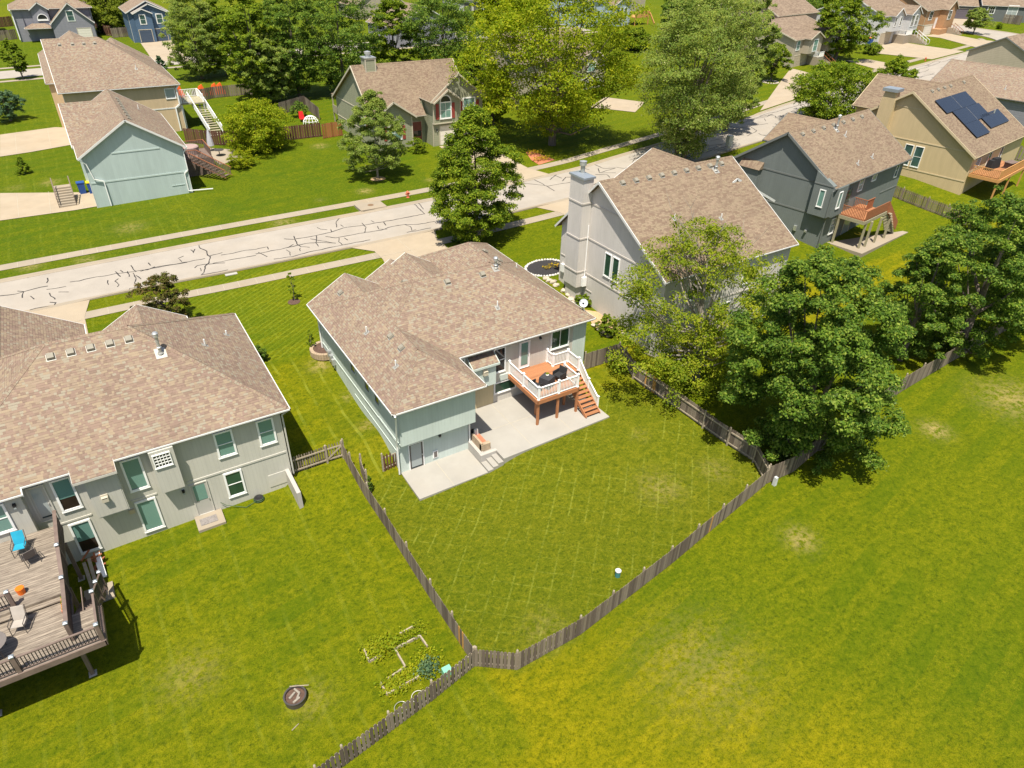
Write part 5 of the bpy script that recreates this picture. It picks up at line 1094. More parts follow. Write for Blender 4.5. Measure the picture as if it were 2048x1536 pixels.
# ---- dark green-grey house
Y = 10; H = Thing('house', 'dark green-grey house with brown deck on tall posts', 'house', (73, 33, 1.8), Y); xg = 65.25
dr = [Roof(64.85, 81.6, 27.1, 39.0, 8.15, .665, 'x', 'g', 'g'), Roof(77.5, 86.6, 32, 42.4, 7.6, .53, 'y', 'g', 'g')]
build_roof(H, dr, 'shingle_plain', 'trim_dark', gutter='trim_dark', thick=.2, rake=.07); g = lambda x, y: TZg(*rd(x, y, Y)) - .6
walls(H, [(xg, 38.6), (xg, 27.56), (81.1, 27.56), (81.1, 38.6), (xg, 38.6)], g, dr, 'siding_dark', closed=False); walls(H, [(77.9, 38), (77.9, 42), (86.2, 42), (86.2, 33), (81.1, 33)], g, dr, 'siding_dark', 'front_wall', closed=False)
mb = MB(); mb.box(64.65, 65.25, 27.25, 29.15, 5.3, 8.3); mb.hexa([(64.65, 27.25, 8.3), (65.25, 27.25, 8.3), (65.25, 29.15, 8.3), (64.65, 29.15, 8.3)], [(64.65, 27.25, 8.35), (65.25, 27.25, 8.35), (65.25, 29.15, 9.4), (64.65, 29.15, 9.4)]); mb.box(65.25, 67.3, 26.98, 27.56, 5.3, 8.1); H.part(mb, 'corner_bay', 'siding_dark')
band(H, [('-x', xg, 29.2, 38.6, 5.1, 5.24), ('-x', xg, 29.2, 38.6, 8.1, 8.24), ('-y', 27.56, 77, 81.1, 5.15, 5.27), ('-x', 64.65, 27.25, 29.15, 8.25, 8.35)], 'trim_dark')
window(H, '-x', 64.65, 27.85, 28.45, 6.2, 7.85, 'glass_shade'); window(H, '-y', 26.98, 65.6, 66.3, 6.1, 7.7, 'glass_shade'); window(H, '-y', 27.56, 70.9, 71.9, 6.55, 7.8, 'glass_blind', bars_h=1); window(H, '-y', 27.56, 73.7, 74.7, 7.05, 7.65, 'glass_blind'); window(H, '-y', 27.56, 79.3, 80.0, 6.4, 7.85, 'glass_teal', bars_h=1); window(H, '-y', 27.56, 67.0, 67.95, 3.0, 4.6, 'glass_blind', bars_h=1)
door(H, '-y', 27.56, 68.0, 69.7, 5.02, 7.2, 'trim_dark', 'trim_dark', 'glass_teal', (.05, .95), 'patio_door'); door(H, '-y', 27.56, 70, 71.6, 2.0, 4.1, 'garage_white', 'trim_cream', 'glass_blind', (.05, .95), 'patio_door')
mb = MB(); mb.hexa([(64.5, 35.0, 8.05), (65.25, 35.0, 8.05), (65.25, 37.4, 8.05), (64.5, 37.4, 8.05)], [(64.85, 35.0, 8.35), (65.25, 35.0, 8.7), (65.25, 37.4, 8.7), (64.85, 37.4, 8.35)]); H.part(mb, 'chase_roof', 'shingle_plain'); mb = MB(); mb.box(64.7, 65.25, 35.15, 37.25, 2., 8.05); H.part(mb, 'chase', 'siding_dark')
mb = MB(); fb(mb, '-x', xg, 30.0, 30.3, 3.1, 3.6, 0, .15); fb(mb, '-x', xg, 28.9, 29.1, 3.3, 3.5, 0, .25); H.part(mb, 'meter_box', 'metal_galv')
for i in range(7): roof_vent(H, dr, 66.6 + i * 2.05, 32.5, None)
flue(H, dr, 72.6, 32.0, 1.1, .1); pipe(H, dr, 73.2, 31.2, .5); pipe(H, dr, 71.3, 28.4, .4); pipe(H, dr, 74.6, 28.5, .4); downspout(H, [(65.3, 27.2, 8), (64.6, 27.2, 7.9), (64.6, 27.2, 5.4), (65.2, 27.4, 5), (65.2, 27.4, 2)], 'trim_dark')
t = Thing('wooden_deck', 'brown deck on tall pale posts behind the dark green-grey house', 'deck', (70, 26, 2), Y); Dz = 5.0
mb = MB(); mb.box(67.7, 72.6, 24.75, 27.5, Dz - .05, Dz); t.part(mb, 'deck_boards', 'deck_orange'); mb = MB(); mb.box(67.65, 72.6, 24.68, 24.75, Dz - .32, Dz + .01); mb.box(67.65, 67.7, 24.75, 27.5, Dz - .32, Dz + .01); t.part(mb, 'rim_joist', 'wood_post')
rl_, bl_ = MB(), MB(); railing([(67.75, 27.5, Dz), (67.75, 24.8, Dz)], 1.0, None, rl_, bl_, sp=.15, bal=.05); railing([(70.9, 27.5, Dz), (70.9, 26.2, Dz), (72.5, 26.2, Dz)], 1.0, None, rl_, bl_, sp=.15, bal=.05); t.part(rl_, 'rail', 'wood_red'); t.part(bl_, 'balusters', 'wood_red')
mb = MB(); mb.box(67.75, 72.5, 24.72, 24.78, Dz + .1, Dz + 1.0); mb.hexa([(72.5, 24.68, Dz - .1), (75.0, 24.2, 2.6), (75.0, 24.26, 2.6), (72.5, 24.74, Dz - .1)], [(72.5, 24.68, Dz + 1.0), (75.0, 24.2, 3.5), (75.0, 24.26, 3.5), (72.5, 24.74, Dz + 1.0)]); t.part(mb, 'solid_rail', 'wood_red')
for x, y in ((68.39, 24.79), (69.28, 24.6), (71.11, 24.5), (73.1, 24.4), (67.75, 27.2)):
    z = TZg(*rd(x, y, Y)); mb = MB(); mb.box(x - .09, x + .09, y - .09, y + .09, z, (Dz - .3) if x < 72.7 else 4.2); t.part(mb, 'support_post', 'wood_post')
for i in range(13): z = Dz - (i + 1) * .21; x = 72.7 + i * .19; mb = MB(); mb.box(x, x + .26, 24.3, 25.3, z - .05, z); t.part(mb, 'stair_tread', 'wood_post')
mb = MB(); pts_ = [rd(*p, Y) for p in ((67.3, 23.9), (76.9, 23.5), (76.0, 27.5), (67.3, 27.5))]; mb.prism(pts_, 1.2, 2.12); struct(mb, 'patio', 'concrete_walk')
mb = MB(); c = rd(72.0, 26.6, Y); mb.lathe((c[0], c[1], 2.12), [(.38, 0), (.42, .1), (.3, .12), (.05, .05)], 18); single(mb, 'kiddie_ring', 'plastic_yellow', 'yellow plastic ring on the patio under the brown deck', 'toy')
# ---- beige house with solar panels
xg = 92.; H = Thing('house', 'beige house with solar panels and a boxed chimney at the right', 'house', (100, 32, 2.2), Y)
be = [Roof(91.6, 110.0, 23.85, 41.4, 7.25, .64, 'x', 'g', 'g'), Roof(100.5, 111.2, 32, 43.0, 8.6, .64, 'y', 'g', 'g')]
be[0].pl = [(0, .64, 12.9 - .64 * 32.7), (0, -.64, 12.9 + .64 * 32.7)]
build_roof(H, be, 'shingle_plain', 'trim_beige', gutter='trim_beige', thick=.22, rake=.07); g = lambda x, y: TZg(*rd(x, y, Y)) - .6
walls(H, [(xg, 41.0), (xg, 24.2), (109.6, 24.2), (109.6, 41), (xg, 41)], g, be, 'siding_beige', closed=False); walls(H, [(101, 41), (101, 42.6), (110.8, 42.6), (110.8, 33), (109.6, 33)], g, be, 'siding_beige', 'front_wall', closed=False)
band(H, [('-x', xg, 24.2, 34.6, 7.5, 7.62), ('-x', xg, 24.2, 34, 4.3, 4.42), ('-x', xg, 31, 35.2, 11.0, 11.1)], 'trim_beige')
mb = MB(); mb.box(91.3, xg, 34.3, 35.9, 2, 11.4); mb.hexa([(91.3, 34.3, 11.4), (xg + .6, 34.3, 11.4), (xg + .6, 35.9, 11.4), (91.3, 35.9, 11.4)], [(91.3, 34.5, 12.5), (xg + .6, 34.5, 12.5), (xg + .6, 35.7, 12.5), (91.3, 35.7, 12.5)]); ch = H.part(mb, 'chimney_chase', 'siding_beige'); mb = MB(); mb.box(91.1, 92.8, 34.2, 36.0, 12.5, 12.85); H.part(mb, 'chimney_cap', 'cap_metal').parent = ch
window(H, '-x', xg, 30.75, 31.75, 4.7, 7.1, 'glass_teal', bars_h=1); window(H, '-x', xg, 29.55, 30.55, 4.7, 7.1, 'glass_teal', bars_h=1)
mb = MB(); fb(mb, '-x', xg, 30.9, 31.4, 2.7, 3.3, 0, .3); H.part(mb, 'vent_hood', 'trim_beige')
door(H, '-y', 24.2, 93.6, 95.0, 5.7, 7.1, 'door_white', 'trim_white', 'glass_blind', (.05, .95), 'patio_door'); window(H, '-y', 24.2, 97.5, 98.4, 4.6, 6.8, 'glass_dark'); window(H, '-y', 24.2, 101.5, 102.4, 4.6, 6.8, 'glass_dark')
for x in (95.6, 97.4, 99.3, 101.2, 105.5): roof_vent(H, be, x, 32.1, None)
pipe(H, be, 105.2, 27.4, .6, .1, 'metal_galv', 'flue')
# solar panels on the rear slope
def slope_pt(u, v):
    d = ray(u, v); Rz = Matrix.Rotation(R(-Y), 3, 'Z'); dl = Rz @ Vector(d); cl = Rz @ Vector(CAM); a, b, c = be[0].pl[0]
    t_ = (b * cl.y + c - cl.z) / (dl.z - b * dl.y); return cl + dl * t_
def solar(u0, v0, w_, l_, lab, nu=1, nv=1):
    a, b, c = be[0].pl[0]; p = Vector((u0[0], u0[1], a * u0[0] + b * u0[1] + c)); sn = Vector((0, -.64, 1)).normalized(); dn = Vector((0, -1, -.64)).normalized(); X = Vector((1, 0, 0)); o = p + sn * .12
    t = Thing('solar_panel', lab, 'solar panel', tuple(p), Y, group='solar panels on the beige roof'); mb = MB(); f = lambda a, b, c: o + X * a + dn * b + sn * c
    mb.hexa([f(0, l_, 0), f(w_, l_, 0), f(w_, 0, 0), f(0, 0, 0)], [f(0, l_, .05), f(w_, l_, .05), f(w_, 0, .05), f(0, 0, .05)]); t.part(mb, 'panel', 'solar_glass')
    mb = MB()
    for i in range(1, nu): mb.beam(f(w_ * i / nu, 0, .053), f(w_ * i / nu, l_, .053), .03, .006)
    for i in range(1, nv): mb.beam(f(0, l_ * i / nv, .053), f(w_, l_ * i / nv, .053), .03, .006)
    if mb.f: t.part(mb, 'panel_joint', 'flashing')
    mb = MB()
    for a in (.15, .85): mb.beam(f(w_ * a, .1, -.05), f(w_ * a, l_ - .1, -.05), .05, .08)
    t.part(mb, 'mounting_rail', 'black_metal')
k = NB('solar_glass'); k.col((.018, .022, .036)); k.b.inputs['Roughness'].default_value = .25; k.b.inputs['Specular IOR Level'].default_value = .6
yb = None; xb = None
for qd, lab, nu, nv in (([(1325, 815), (1570, 735), (1650, 825), (1420, 905)], 'large upper-left block of solar panels on the beige roof', 2, 1), ([(1455, 900), (1655, 828), (1755, 897), (1555, 982)], 'middle block of solar panels just below the large one', 2, 1),
        ([(1530, 1000), (1662, 952), (1742, 1040), (1620, 1090)], 'small lower-left solar panel nearest the roof edge', 1, 1), ([(1690, 940), (1835, 882), (1910, 965), (1775, 1030)], 'solar panel at the right end of the group', 1, 1)):
    Q = [slope_pt(1536 + x / 4, y / 4) for x, y in qd]; x0 = (Q[0].x + Q[3].x) / 2; x1 = (Q[1].x + Q[2].x) / 2; y0 = (Q[0].y + Q[1].y) / 2; y1 = (Q[2].y + Q[3].y) / 2
    if yb is not None: y0 = yb if 'right end' not in lab else yr + .35
    if 'lower-left' in lab: x0 = xb
    y1 = y0 - 1.75
    if 'middle' in lab: xb = x0; yr = y1
    yb = y1 - .02
    solar((x0, y0), None, x1 - x0, (y0 - y1) * math.hypot(1, .64), lab, nu, nv)
t = Thing('wooden_deck', 'bright orange cedar deck behind the beige house', 'deck', (97, 22.4, 3), Y); Dz = 5.3
mb = MB(); mb.box(92.3, 101.5, 21.0, 24.1, Dz - .05, Dz); t.part(mb, 'deck_boards', 'deck_orange'); mb = MB(); mb.box(92.2, 101.5, 20.9, 21.0, Dz - .35, Dz + .01); mb.box(92.2, 92.3, 21, 24.1, Dz - .35, Dz + .01); t.part(mb, 'rim_joist', 'wood_new'); rl_, bl_ = MB(), MB(); railing([(92.35, 24, Dz), (92.35, 21.05, Dz), (96.5, 21.05, Dz), (101.4, 21.05, Dz)], .95, None, rl_, bl_, sp=.17, bal=.07); t.part(rl_, 'rail', 'wood_new'); t.part(bl_, 'balusters', 'wood_new')
for x in (92.35, 96.5, 101.4): mb = MB(); mb.box(x - .08, x + .08, 20.95, 21.1, 2., Dz + 1.0); t.part(mb, 'support_post', 'wood_new')
for i, (x, w_, l_) in enumerate(((95.6, .8, 'smaller dark grill cover on the orange cedar deck'), (97.2, 1.5, 'large dark grill cover on the orange cedar deck'))):
    c = rd(x, 23.2, Y); mb = MB(); mb.hexa([(c[0] - w_ / 2, c[1] - .35, Dz), (c[0] + w_ / 2, c[1] - .35, Dz), (c[0] + w_ / 2, c[1] + .35, Dz), (c[0] - w_ / 2, c[1] + .35, Dz)], [(c[0] - w_ / 2.8, c[1] - .25, Dz + 1.15), (c[0] + w_ / 2.8, c[1] - .25, Dz + 1.15), (c[0] + w_ / 2.8, c[1] + .25, Dz + 1.15), (c[0] - w_ / 2.8, c[1] + .25, Dz + 1.15)]); single(mb, 'grill_cover', 'cloth_black', l_, 'grill')
c = rd(98.6, 21.9, Y); t = Thing('patio_table', 'brown slatted table on the orange cedar deck', 'table', (c[0], c[1], Dz)); mb = MB(); mb.box(c[0] - .9, c[0] + .9, c[1] - .5, c[1] + .5, Dz + .7, Dz + .75); t.part(mb, 'table_top', 'deck_brown')
for sx in (-.7, .7): mb = MB(); mb.box(c[0] + sx - .05, c[0] + sx + .05, c[1] - .4, c[1] + .4, Dz, Dz + .7); t.part(mb, 'leg', 'deck_brown')
# ---- slate-walled house beyond the beige one
H, rs, g = nhouse('house with pale blue-grey wall and big tan roof behind the beige house', 10, 127.3, 142.6, 23, 44, 8.0, .43, 'siding_lavender', 'trim_dark', 'shingle_warm', 'gg', 'y'); pipe(H, rs, 129.5, 33.5, .5)
nhouse('tan-walled house corner at the right edge beyond the curved street driveway', 10, 166, 180, 40, 52, 9.3, .5, 'siding_cream', 'trim_dark', 'shingle_far', 'gg', 'x')
# ---- sage house with red shutters
H = Thing('house', 'sage house with red shutters and an arched window across the street', 'house', (40, 92, 3.3)); Sg = 'siding_sage'
sr = [Roof(32.5, 47.1, 86.0, 100.8, 7.0, .92, 'x', 'g', 'g'), Roof(40.0, 48.15, 84.5, 92.5, 8.85, .78, 'y', 'g', 'g'), Roof(40.2, 44.45, 84.0, 87, 8.8, .72, 'y', 'g', 'g'), Roof(32.45, 38.6, 85.9, 92, 7.0, .66, 'y', 'g', 'g')]
sr[0].pl = [(0, .917, 12.5 - .917 * 92), (0, -.59, 12.5 + .59 * 92)]
build_roof(H, sr, 'shingle_plain', 'trim_cream', gutter='trim_cream', thick=.18, rake=.08)
g = lambda x, y: TZg(x, y) - .6; jz = 6.1
walls(H, [(32.9, 86.4), (38.1, 86.4), (38.1, 87.3), (40.4, 87.3), (40.4, 90), (46.8, 90), (46.8, 100.4), (32.9, 100.4)], g, sr, Sg); walls(H, [(40.4, 88), (40.4, 84.9), (47.8, 84.9), (47.8, 90)], g, [Roof(30, 50, 80, 95, 20, .1)], 'siding_sage', 'garage_wall', top=jz, closed=False)
walls(H, [(40.4, 88), (40.4, 84.6), (44.3, 84.6), (44.3, 84.85), (47.8, 84.85), (47.8, 90)], jz, sr, Sg, 'upper_wall', closed=False); mb = MB(); mb.box(40.35, 47.85, 84.55, 84.95, jz - .1, jz); mb.box(40.35, 40.45, 84.55, 84.65, jz, 8.7); mb.box(44.25, 44.35, 84.55, 84.8, jz, 8.7); mb.box(40.36, 40.44, 84.86, 84.94, 2.6, jz - .1); mb.box(38.02, 38.16, 86.34, 86.42, 2.6, 6.9); H.part(mb, 'corner_board', 'trim_cream')
band(H, [('-x', 32.9, 86.4, 100.4, 7.25, 7.38), ('-x', 32.9, 86.4, 100.4, 4.8, 4.92), ('-x', 32.9, 90.2, 92.4, 10.8, 10.9)], 'trim_cream')
def arch_window(H, c, a0, a1, z0, z1, gl='glass_shade', y=None):
    w_ = window(H, '-y', c, a0, a1, z0, z1, gl, bars_v=1, bars_h=1, fw=.14); r = (a1 - a0) / 2; m = (a0 + a1) / 2; mb = MB(); n = 14; gb_ = MB()
    for i in range(n):
        a, b = math.pi * i / n, math.pi * (i + 1) / n; P = lambda rr, t_, d: (m + rr * math.cos(t_), c - d, z1 + rr * math.sin(t_))
        mb.hexa([P(r - .14, a, 0), P(r - .14, a, .07), P(r, a, .07), P(r, a, 0)], [P(r - .14, b, 0), P(r - .14, b, .07), P(r, b, .07), P(r, b, 0)]); gb_.face([(m, c - .025, z1), P(r - .14, a, .025), P(r - .14, b, .025)])
    H.part(mb, 'arch_frame', 'vinyl_white').parent = w_; H.part(gb_, 'arch_pane', 'glass_dark').parent = w_
arch_window(H, 84.58, 41.3, 43.0, 6.6, 8.7); window(H, '-y', 84.83, 44.8, 46.7, 6.6, 8.9, 'glass_shade', bars_v=1, bars_h=1, fw=.14)
for a, c_ in ((40.95, 84.58), (43.25, 84.58), (44.5, 84.83), (47.0, 84.83)): mb = MB(); fb(mb, '-y', c_, a - .22, a + .22, 6.6, 8.5, 0, .05); H.part(mb, 'shutter', 'shutter_red')
window(H, '-x', 32.9, 89.2, 90.9, 5.6, 7.15, 'glass_shade', bars_v=1, bars_h=1); 
for a in (89.0, 91.1): mb = MB(); fb(mb, '-x', 32.9, a - .2, a + .2, 5.5, 7.15, 0, .05); H.part(mb, 'shutter', 'shutter_red')
window(H, '-y', 86.4, 34.6, 36.6, 4.2, 5.9, 'glass_shade', bars_v=1, bars_h=1)
for a in (34.3, 36.9): mb = MB(); fb(mb, '-y', 86.4, a - .2, a + .2, 4.2, 5.9, 0, .05); H.part(mb, 'shutter', 'shutter_red')
garage_door(H, '-y', 84.9, 41.4, 46.8, 3.2, 5.6); door(H, '-y', 87.3, 38.5, 39.9, 3.6, 6.0, 'door_red', 'trim_cream', 'glass_dark', (.2, .5)); wall_light(H, '-y', 84.9, 40.95, 5.2)
mb = MB(); mb.box(34.2, 35.6, 91.2, 92.6, 11.6, 13.3); ch = H.part(mb, 'chimney_chase', Sg); mb = MB(); mb.box(34.1, 35.7, 91.1, 92.7, 13.3, 13.42); mb.lathe((34.9, 91.9, 13.42), [(.3, 0), (.3, .3), (.42, .32), (.42, .6), (.1, .7)], 12); H.part(mb, 'chimney_cap', 'metal_galv').parent = ch
mb = MB()
for x0_, x1_, z0_, z1_ in ((34.15, 34.3, 11.6, 13.3), (35.5, 35.65, 11.6, 13.3), (34.3, 35.5, 13.15, 13.3), (34.3, 35.5, 11.6, 11.75)): mb.box(x0_, x1_, 91.14, 91.2, z0_, z1_)
H.part(mb, 'chase_trim', 'trim_cream').parent = ch
mb = MB(); mb.box(33.2, 37, 100.8, 103.4, 7.0, 7.15); H.part(mb, 'porch_roof', 'shingle_plain'); mb = MB(); mb.box(33.2, 37, 100.4, 103.3, 4.6, 4.8); mb.box(33.2, 33.26, 100.4, 103.3, 4.8, 5.7); H.part(mb, 'porch_deck', 'wood_post')
for y in (103.2,): 
    for x in (33.3, 36.9): mb = MB(); mb.box(x - .08, x + .08, y - .08, y + .08, 2.5, 7.0); H.part(mb, 'porch_post', 'wood_post')
# ---- teal house
H, rs, g = nhouse('pale teal house with a wide gable wall and blue bins at the left', 0, -.4, 9.9, 82.0, 99.2, 7.45, .635, 'siding_teal', 'trim_white', 'shingle_warm', 'gg', 'y', wings=[(-.55, 5, 87.5, 98.6, 7.3, .6, 'x', 'gg')], ov=.4)
band(H, [('-y', 82.4, .1, 9.4, 4.7, 4.85), ('-y', 82.4, 2.7, 7.3, 7.45, 7.58), ('-y', 82.4, 7.6, 8.9, 3.4, 3.48)], 'trim_teal')
for i in range(8): roof_vent(H, rs, 5.3, 83.8 + i * 1.5, None)
pipe(H, rs, 7.2, 94, .5); downspout(H, [(-.3, 82, 7.3), (.2, 82.2, 6.8), (.5, 82.25, 5.2), (1.3, 82.25, 4.9), (1.3, 82.2, 2.3)], w=.09); downspout(H, [(9.9, 82.1, 7.3), (9.5, 82.3, 6.8), (9.5, 82.3, 4.9), (9.1, 82.3, 4.6), (9.1, 82.3, 2.7), (11.6, 82.0, 2.65)], w=.09)
# ---- tan house
H, rs, g = nhouse('large tan house with a wide hip roof behind the pale teal house', 0, -.3, 14.1, 108.3, 124, 9.0, .66, 'siding_tan', 'trim_white', 'shingle_warm', 'gh', 'x', wings=[(-1.4, 9.5, 118, 146, 8.6, .58, 'y', 'hg'), (4, 14, 122, 134, 8.8, .62, 'y', 'hg')], ov=.45, wins=[('-y', 108.75, 12.0, 13.3, 7.2, 8.5, 'glass_blind', 0, 0)], bands=[('-y', 108.75, .2, 13.6, 5.9, 6.05)])
for x in (1.6, 3.1, 4.4, 5.7): roof_vent(H, rs, x, 115.2, None)
for y in (126, 128, 130, 132, 134, 137): roof_vent(H, rs, 8.4 if y < 134 else 4.6, y, None)
pipe(H, rs, 9.5, 111, .5); downspout(H, [(14, 108.5, 8.9), (13.5, 108.6, 8.4), (13.5, 108.6, 6.4), (12.9, 108.6, 6.0), (12.9, 108.6, 3)], w=.15)
t = Thing('wooden_deck', 'white-railed deck with a long wooden stair beside the large tan house', 'deck', (16, 112, 3)); mb = MB(); mb.box(13.7, 17.0, 109.5, 114, 6.1, 6.25); t.part(mb, 'deck_boards', 'wood_post'); rl_, bl_ = MB(), MB(); railing([(14, 109.6, 6.25), (15.2, 109.6, 6.25)], 1., None, rl_, bl_, sp=.2, bal=.06); railing([(14, 114, 6.25), (16.9, 114, 6.25), (16.9, 112, 6.25), (17.6, 103.6, 3.2)], 1., None, rl_, bl_, sp=.2, bal=.06); railing([(15.2, 112, 6.25), (15.9, 103.4, 3.0)], 1., None, rl_, bl_, sp=.2, bal=.06); t.part(rl_, 'rail', 'vinyl_white'); t.part(bl_, 'balusters', 'vinyl_white')
for i in range(16): f = i / 16; mb = MB(); mb.box(15.35 + .6 * f, 16.95 + .6 * f, 111.6 - 8.2 * f - .42, 111.6 - 8.2 * f, 6.1 - 3.2 * f - .06, 6.1 - 3.2 * f); t.part(mb, 'stair_tread', 'wood_post')
for x, y in ((13.9, 109.7), (16.8, 109.8), (16.8, 113.8)): mb = MB(); mb.box(x - .1, x + .1, y - .1, y + .1, 2.8, 7.3); t.part(mb, 'support_post', 'vinyl_white')
# ---- blue house
H, rs, g = nhouse('blue house with two dark garage doors near the top left', 0, 16.9, 26, 189.5, 202, 9.9, .5, 'siding_blue', 'trim_white', 'shingle_warm', 'gg', 'y', wings=[(18.0, 25.4, 189.0, 196, 9.95, .45, 'y', 'gg'), (18.1, 22.2, 188.4, 192, 9.8, .45, 'y', 'gg')], ov=.4, wins=[('-y', 188.7, 19.4, 20.6, 7.6, 9.5, 'glass_teal', 0, 1, 'trim_white'), ('-y', 189.3, 22.9, 24.2, 7.6, 9.5, 'glass_teal', 0, 1, 'trim_white')], garages=[('-y', 188.65, 18.7, 21.2, 4.1, 6.5, 'garage_blue', 'trim_cream'), ('-y', 189.25, 21.8, 24.4, 4.1, 6.5, 'garage_blue', 'trim_cream')])
# ---- lavender-grey house
H, rs, g = nhouse('lavender-grey house with a half-round window at the top left corner', 0, -4.8, 11.5, 202.2, 214, 10.0, .5, 'siding_lavender', 'trim_white', 'shingle_warm', 'hh', 'x', wings=[(2.2, 11.0, 199.4, 207, 7.2, .92, 'y', 'gg'), (-1.0, 2.8, 201.6, 206, 9.9, .75, 'y', 'gg'), (-2.9, 3.0, 199.8, 203.5, 6.4, .45, 'y', 'hg', 6.3)], ov=.5, wins=[('-y', 199.7, 5.9, 7.3, 7.6, 9.7, 'glass_teal', 0, 1, 'trim_white')], garages=[('-y', 199.7, 7.2, 9.9, 4.0, 6.1)])
arch_window(H, 201.85, .1, 2.2, 7.7, 8.0); downspout(H, [(-4.6, 202, 9.9), (-4.4, 202.4, 9), (-4.4, 202.4, 4)], w=.2)
nhouse('grey neighbour wall with one small window at the very top left corner', 0, -22, -9.5, 214, 226, 11.5, .5, 'siding_lavender', 'trim_white', wins=[('-y', 214.35, -11.6, -10.4, 5.5, 7.2, 'glass_teal', 0, 1, 'trim_white')])
# ---- split-level houses along the curve, top right
H, rs, g = nhouse('grey-tan split-level house with two small front gables left of the round tree', 10, 140.9, 159.2, 74.6, 92.4, 10.3, .3, 'siding_cream', 'trim_cream', 'shingle_far', 'gg', 'x', wings=[(144.0, 149.6, 73.2, 84, 10.4, .45, 'y', 'gg', 7.7), (151.3, 156.5, 72.8, 83, 10.4, .45, 'y', 'gg', 7.7)], wins=[('-y', 74.95, 142.0, 143.3, 8.3, 10.1, 'glass_shade', 0, 1, 'trim_white'), ('-y', 73.5, 145.9, 147.6, 8.0, 10.2, 'glass_shade', 0, 1, 'trim_white'), ('-y', 73.1, 152.5, 154.9, 8.0, 10.2, 'glass_dark', 1, 1, 'trim_white')], garages=[('-y', 74.95, 142.0, 146.5, 5.1, 7.3, 'garage_tan')], doors=[('-y', 74.95, 150, 151, 7.2, 9.4, 'door_white')])
def entry_steps(x, y, zb, n, yaw, w_, lab, mat='concrete_walk', rail='vinyl_white'):
    t = Thing('entry_steps', lab, 'steps', (x, y, zb), yaw); mb = MB()
    for i in range(n): mb.box(x, x + w_, y + i * .32, y + n * .32 + .6, zb + i * .18, zb + (i + 1) * .18)
    t.part(mb, 'treads', mat)
    for xx in (x, x + w_): rl_ = MB(); rl_.beam((xx, y, zb + 1.0), (xx, y + n * .32, zb + n * .18 + 1.0), .09, .09); [rl_.beam((xx, y + n * .32 * f, zb + n * .18 * f), (xx, y + n * .32 * f, zb + n * .18 * f + 1.0), .05, .05) for f in (0, .25, .5, .75, 1)]; t.part(rl_, 'handrail', rail)
entry_steps(149.5, 70.5, 5.1, 9, 10, 1.6, 'entry steps with handrails at the grey-tan split-level house', rail='wood_red')
mb = MB(); mb.box(147.4, 149.8, 72.6, 74.9, 5.0, 6.9); H.part(mb, 'porch_base', 'concrete_walk'); rl_, bl_ = MB(), MB(); railing([(147.4, 74.8, 6.9), (147.4, 72.6, 6.9), (149.6, 72.6, 6.9)], 1., None, rl_, bl_, sp=.2, bal=.07); q_ = H.part(rl_, 'porch_rail', 'vinyl_white'); H.part(bl_, 'balusters', 'vinyl_white').parent = q_
H, rs, g = nhouse('mauve house with a plain gable behind the round tree', 10, 156, 174, 88, 102, 12.5, .5, 'siding_mauve', 'trim_cream', 'shingle_far', 'gg', 'x')
H, rs, g = nhouse('white split-level house with a tan garage and white porch rail', 10, 179.9, 197.5, 75.4, 92, 12.4, .42, 'siding_white', 'trim_white', 'shingle_far', 'gg', 'x', wings=[(183.2, 188.6, 74.2, 84, 12.4, .6, 'y', 'gg', 9.2), (190.6, 196.4, 73.6, 84, 12.4, .6, 'y', 'gg', 9.0)], wins=[('-y', 74.5, 184.0, 184.9, 10.2, 12.1, 'glass_dark', 0, 1, 'trim_white'), ('-y', 74.5, 186.7, 187.6, 10.2, 12.1, 'glass_dark', 0, 1, 'trim_white'), ('-y', 73.9, 191.6, 193.1, 9.8, 12.2, 'glass_dark', 1, 1, 'trim_white'), ('-y', 73.9, 193.7, 195.2, 9.8, 12.2, 'glass_dark', 1, 1, 'trim_white')], garages=[('-y', 75.75, 181.2, 186.8, 6.3, 8.8, 'garage_tan')], bands=[('-x', 180.25, 75.8, 91.5, 9.0, 9.2)])
mb = MB(); mb.box(188.3, 193, 73, 75.7, 6.2, 8.2); H.part(mb, 'porch_base', 'concrete_walk'); rl_, bl_ = MB(), MB(); railing([(188.3, 75.6, 8.2), (188.3, 73, 8.2), (192, 73, 8.2)], 1.1, None, rl_, bl_, sp=.22, bal=.08); q_ = H.part(rl_, 'porch_rail', 'vinyl_white'); H.part(bl_, 'balusters', 'vinyl_white').parent = q_
entry_steps(192.2, 69.3, 6.3, 10, 10, 1.8, 'entry steps with white handrails at the white split-level house')
H, rs, g = nhouse('orange-brown house with a white garage door on the curve', 10, 203.6, 221.5, 75.2, 92, 12.5, .5, 'siding_orange', 'trim_cream', 'shingle_far', 'gg', 'x', wings=[(212.2, 218.6, 73.6, 84, 12.5, .65, 'y', 'gg', 6.0)], wins=[('-y', 75.55, 206.0, 208.0, 10.3, 12.2, 'glass_dark', 1, 1, 'trim_white'), ('-y', 73.9, 213.6, 215.6, 10.2, 12.2, 'glass_dark', 1, 1, 'trim_white'), ('-y', 75.55, 219.4, 220.4, 10.2, 12.2, 'glass_dark', 0, 1, 'trim_white')], garages=[('-y', 75.55, 205, 209.8, 6.8, 9.0)], doors=[('-y', 75.55, 210.6, 211.8, 8.2, 10.6, 'door_white')], bands=[('-x', 203.95, 75.5, 91.5, 9.2, 9.35), ('-y', 75.55, 204, 210.4, 9.1, 9.3)])
mb = MB(); mb.box(210.0, 214.5, 73.4, 75.5, 6.8, 8.2); H.part(mb, 'porch_base', 'siding_orange'); entry_steps(214.6, 70.2, 6.9, 8, 10, 2.2, 'entry steps with brown rails at the orange-brown house', rail='wood_red')
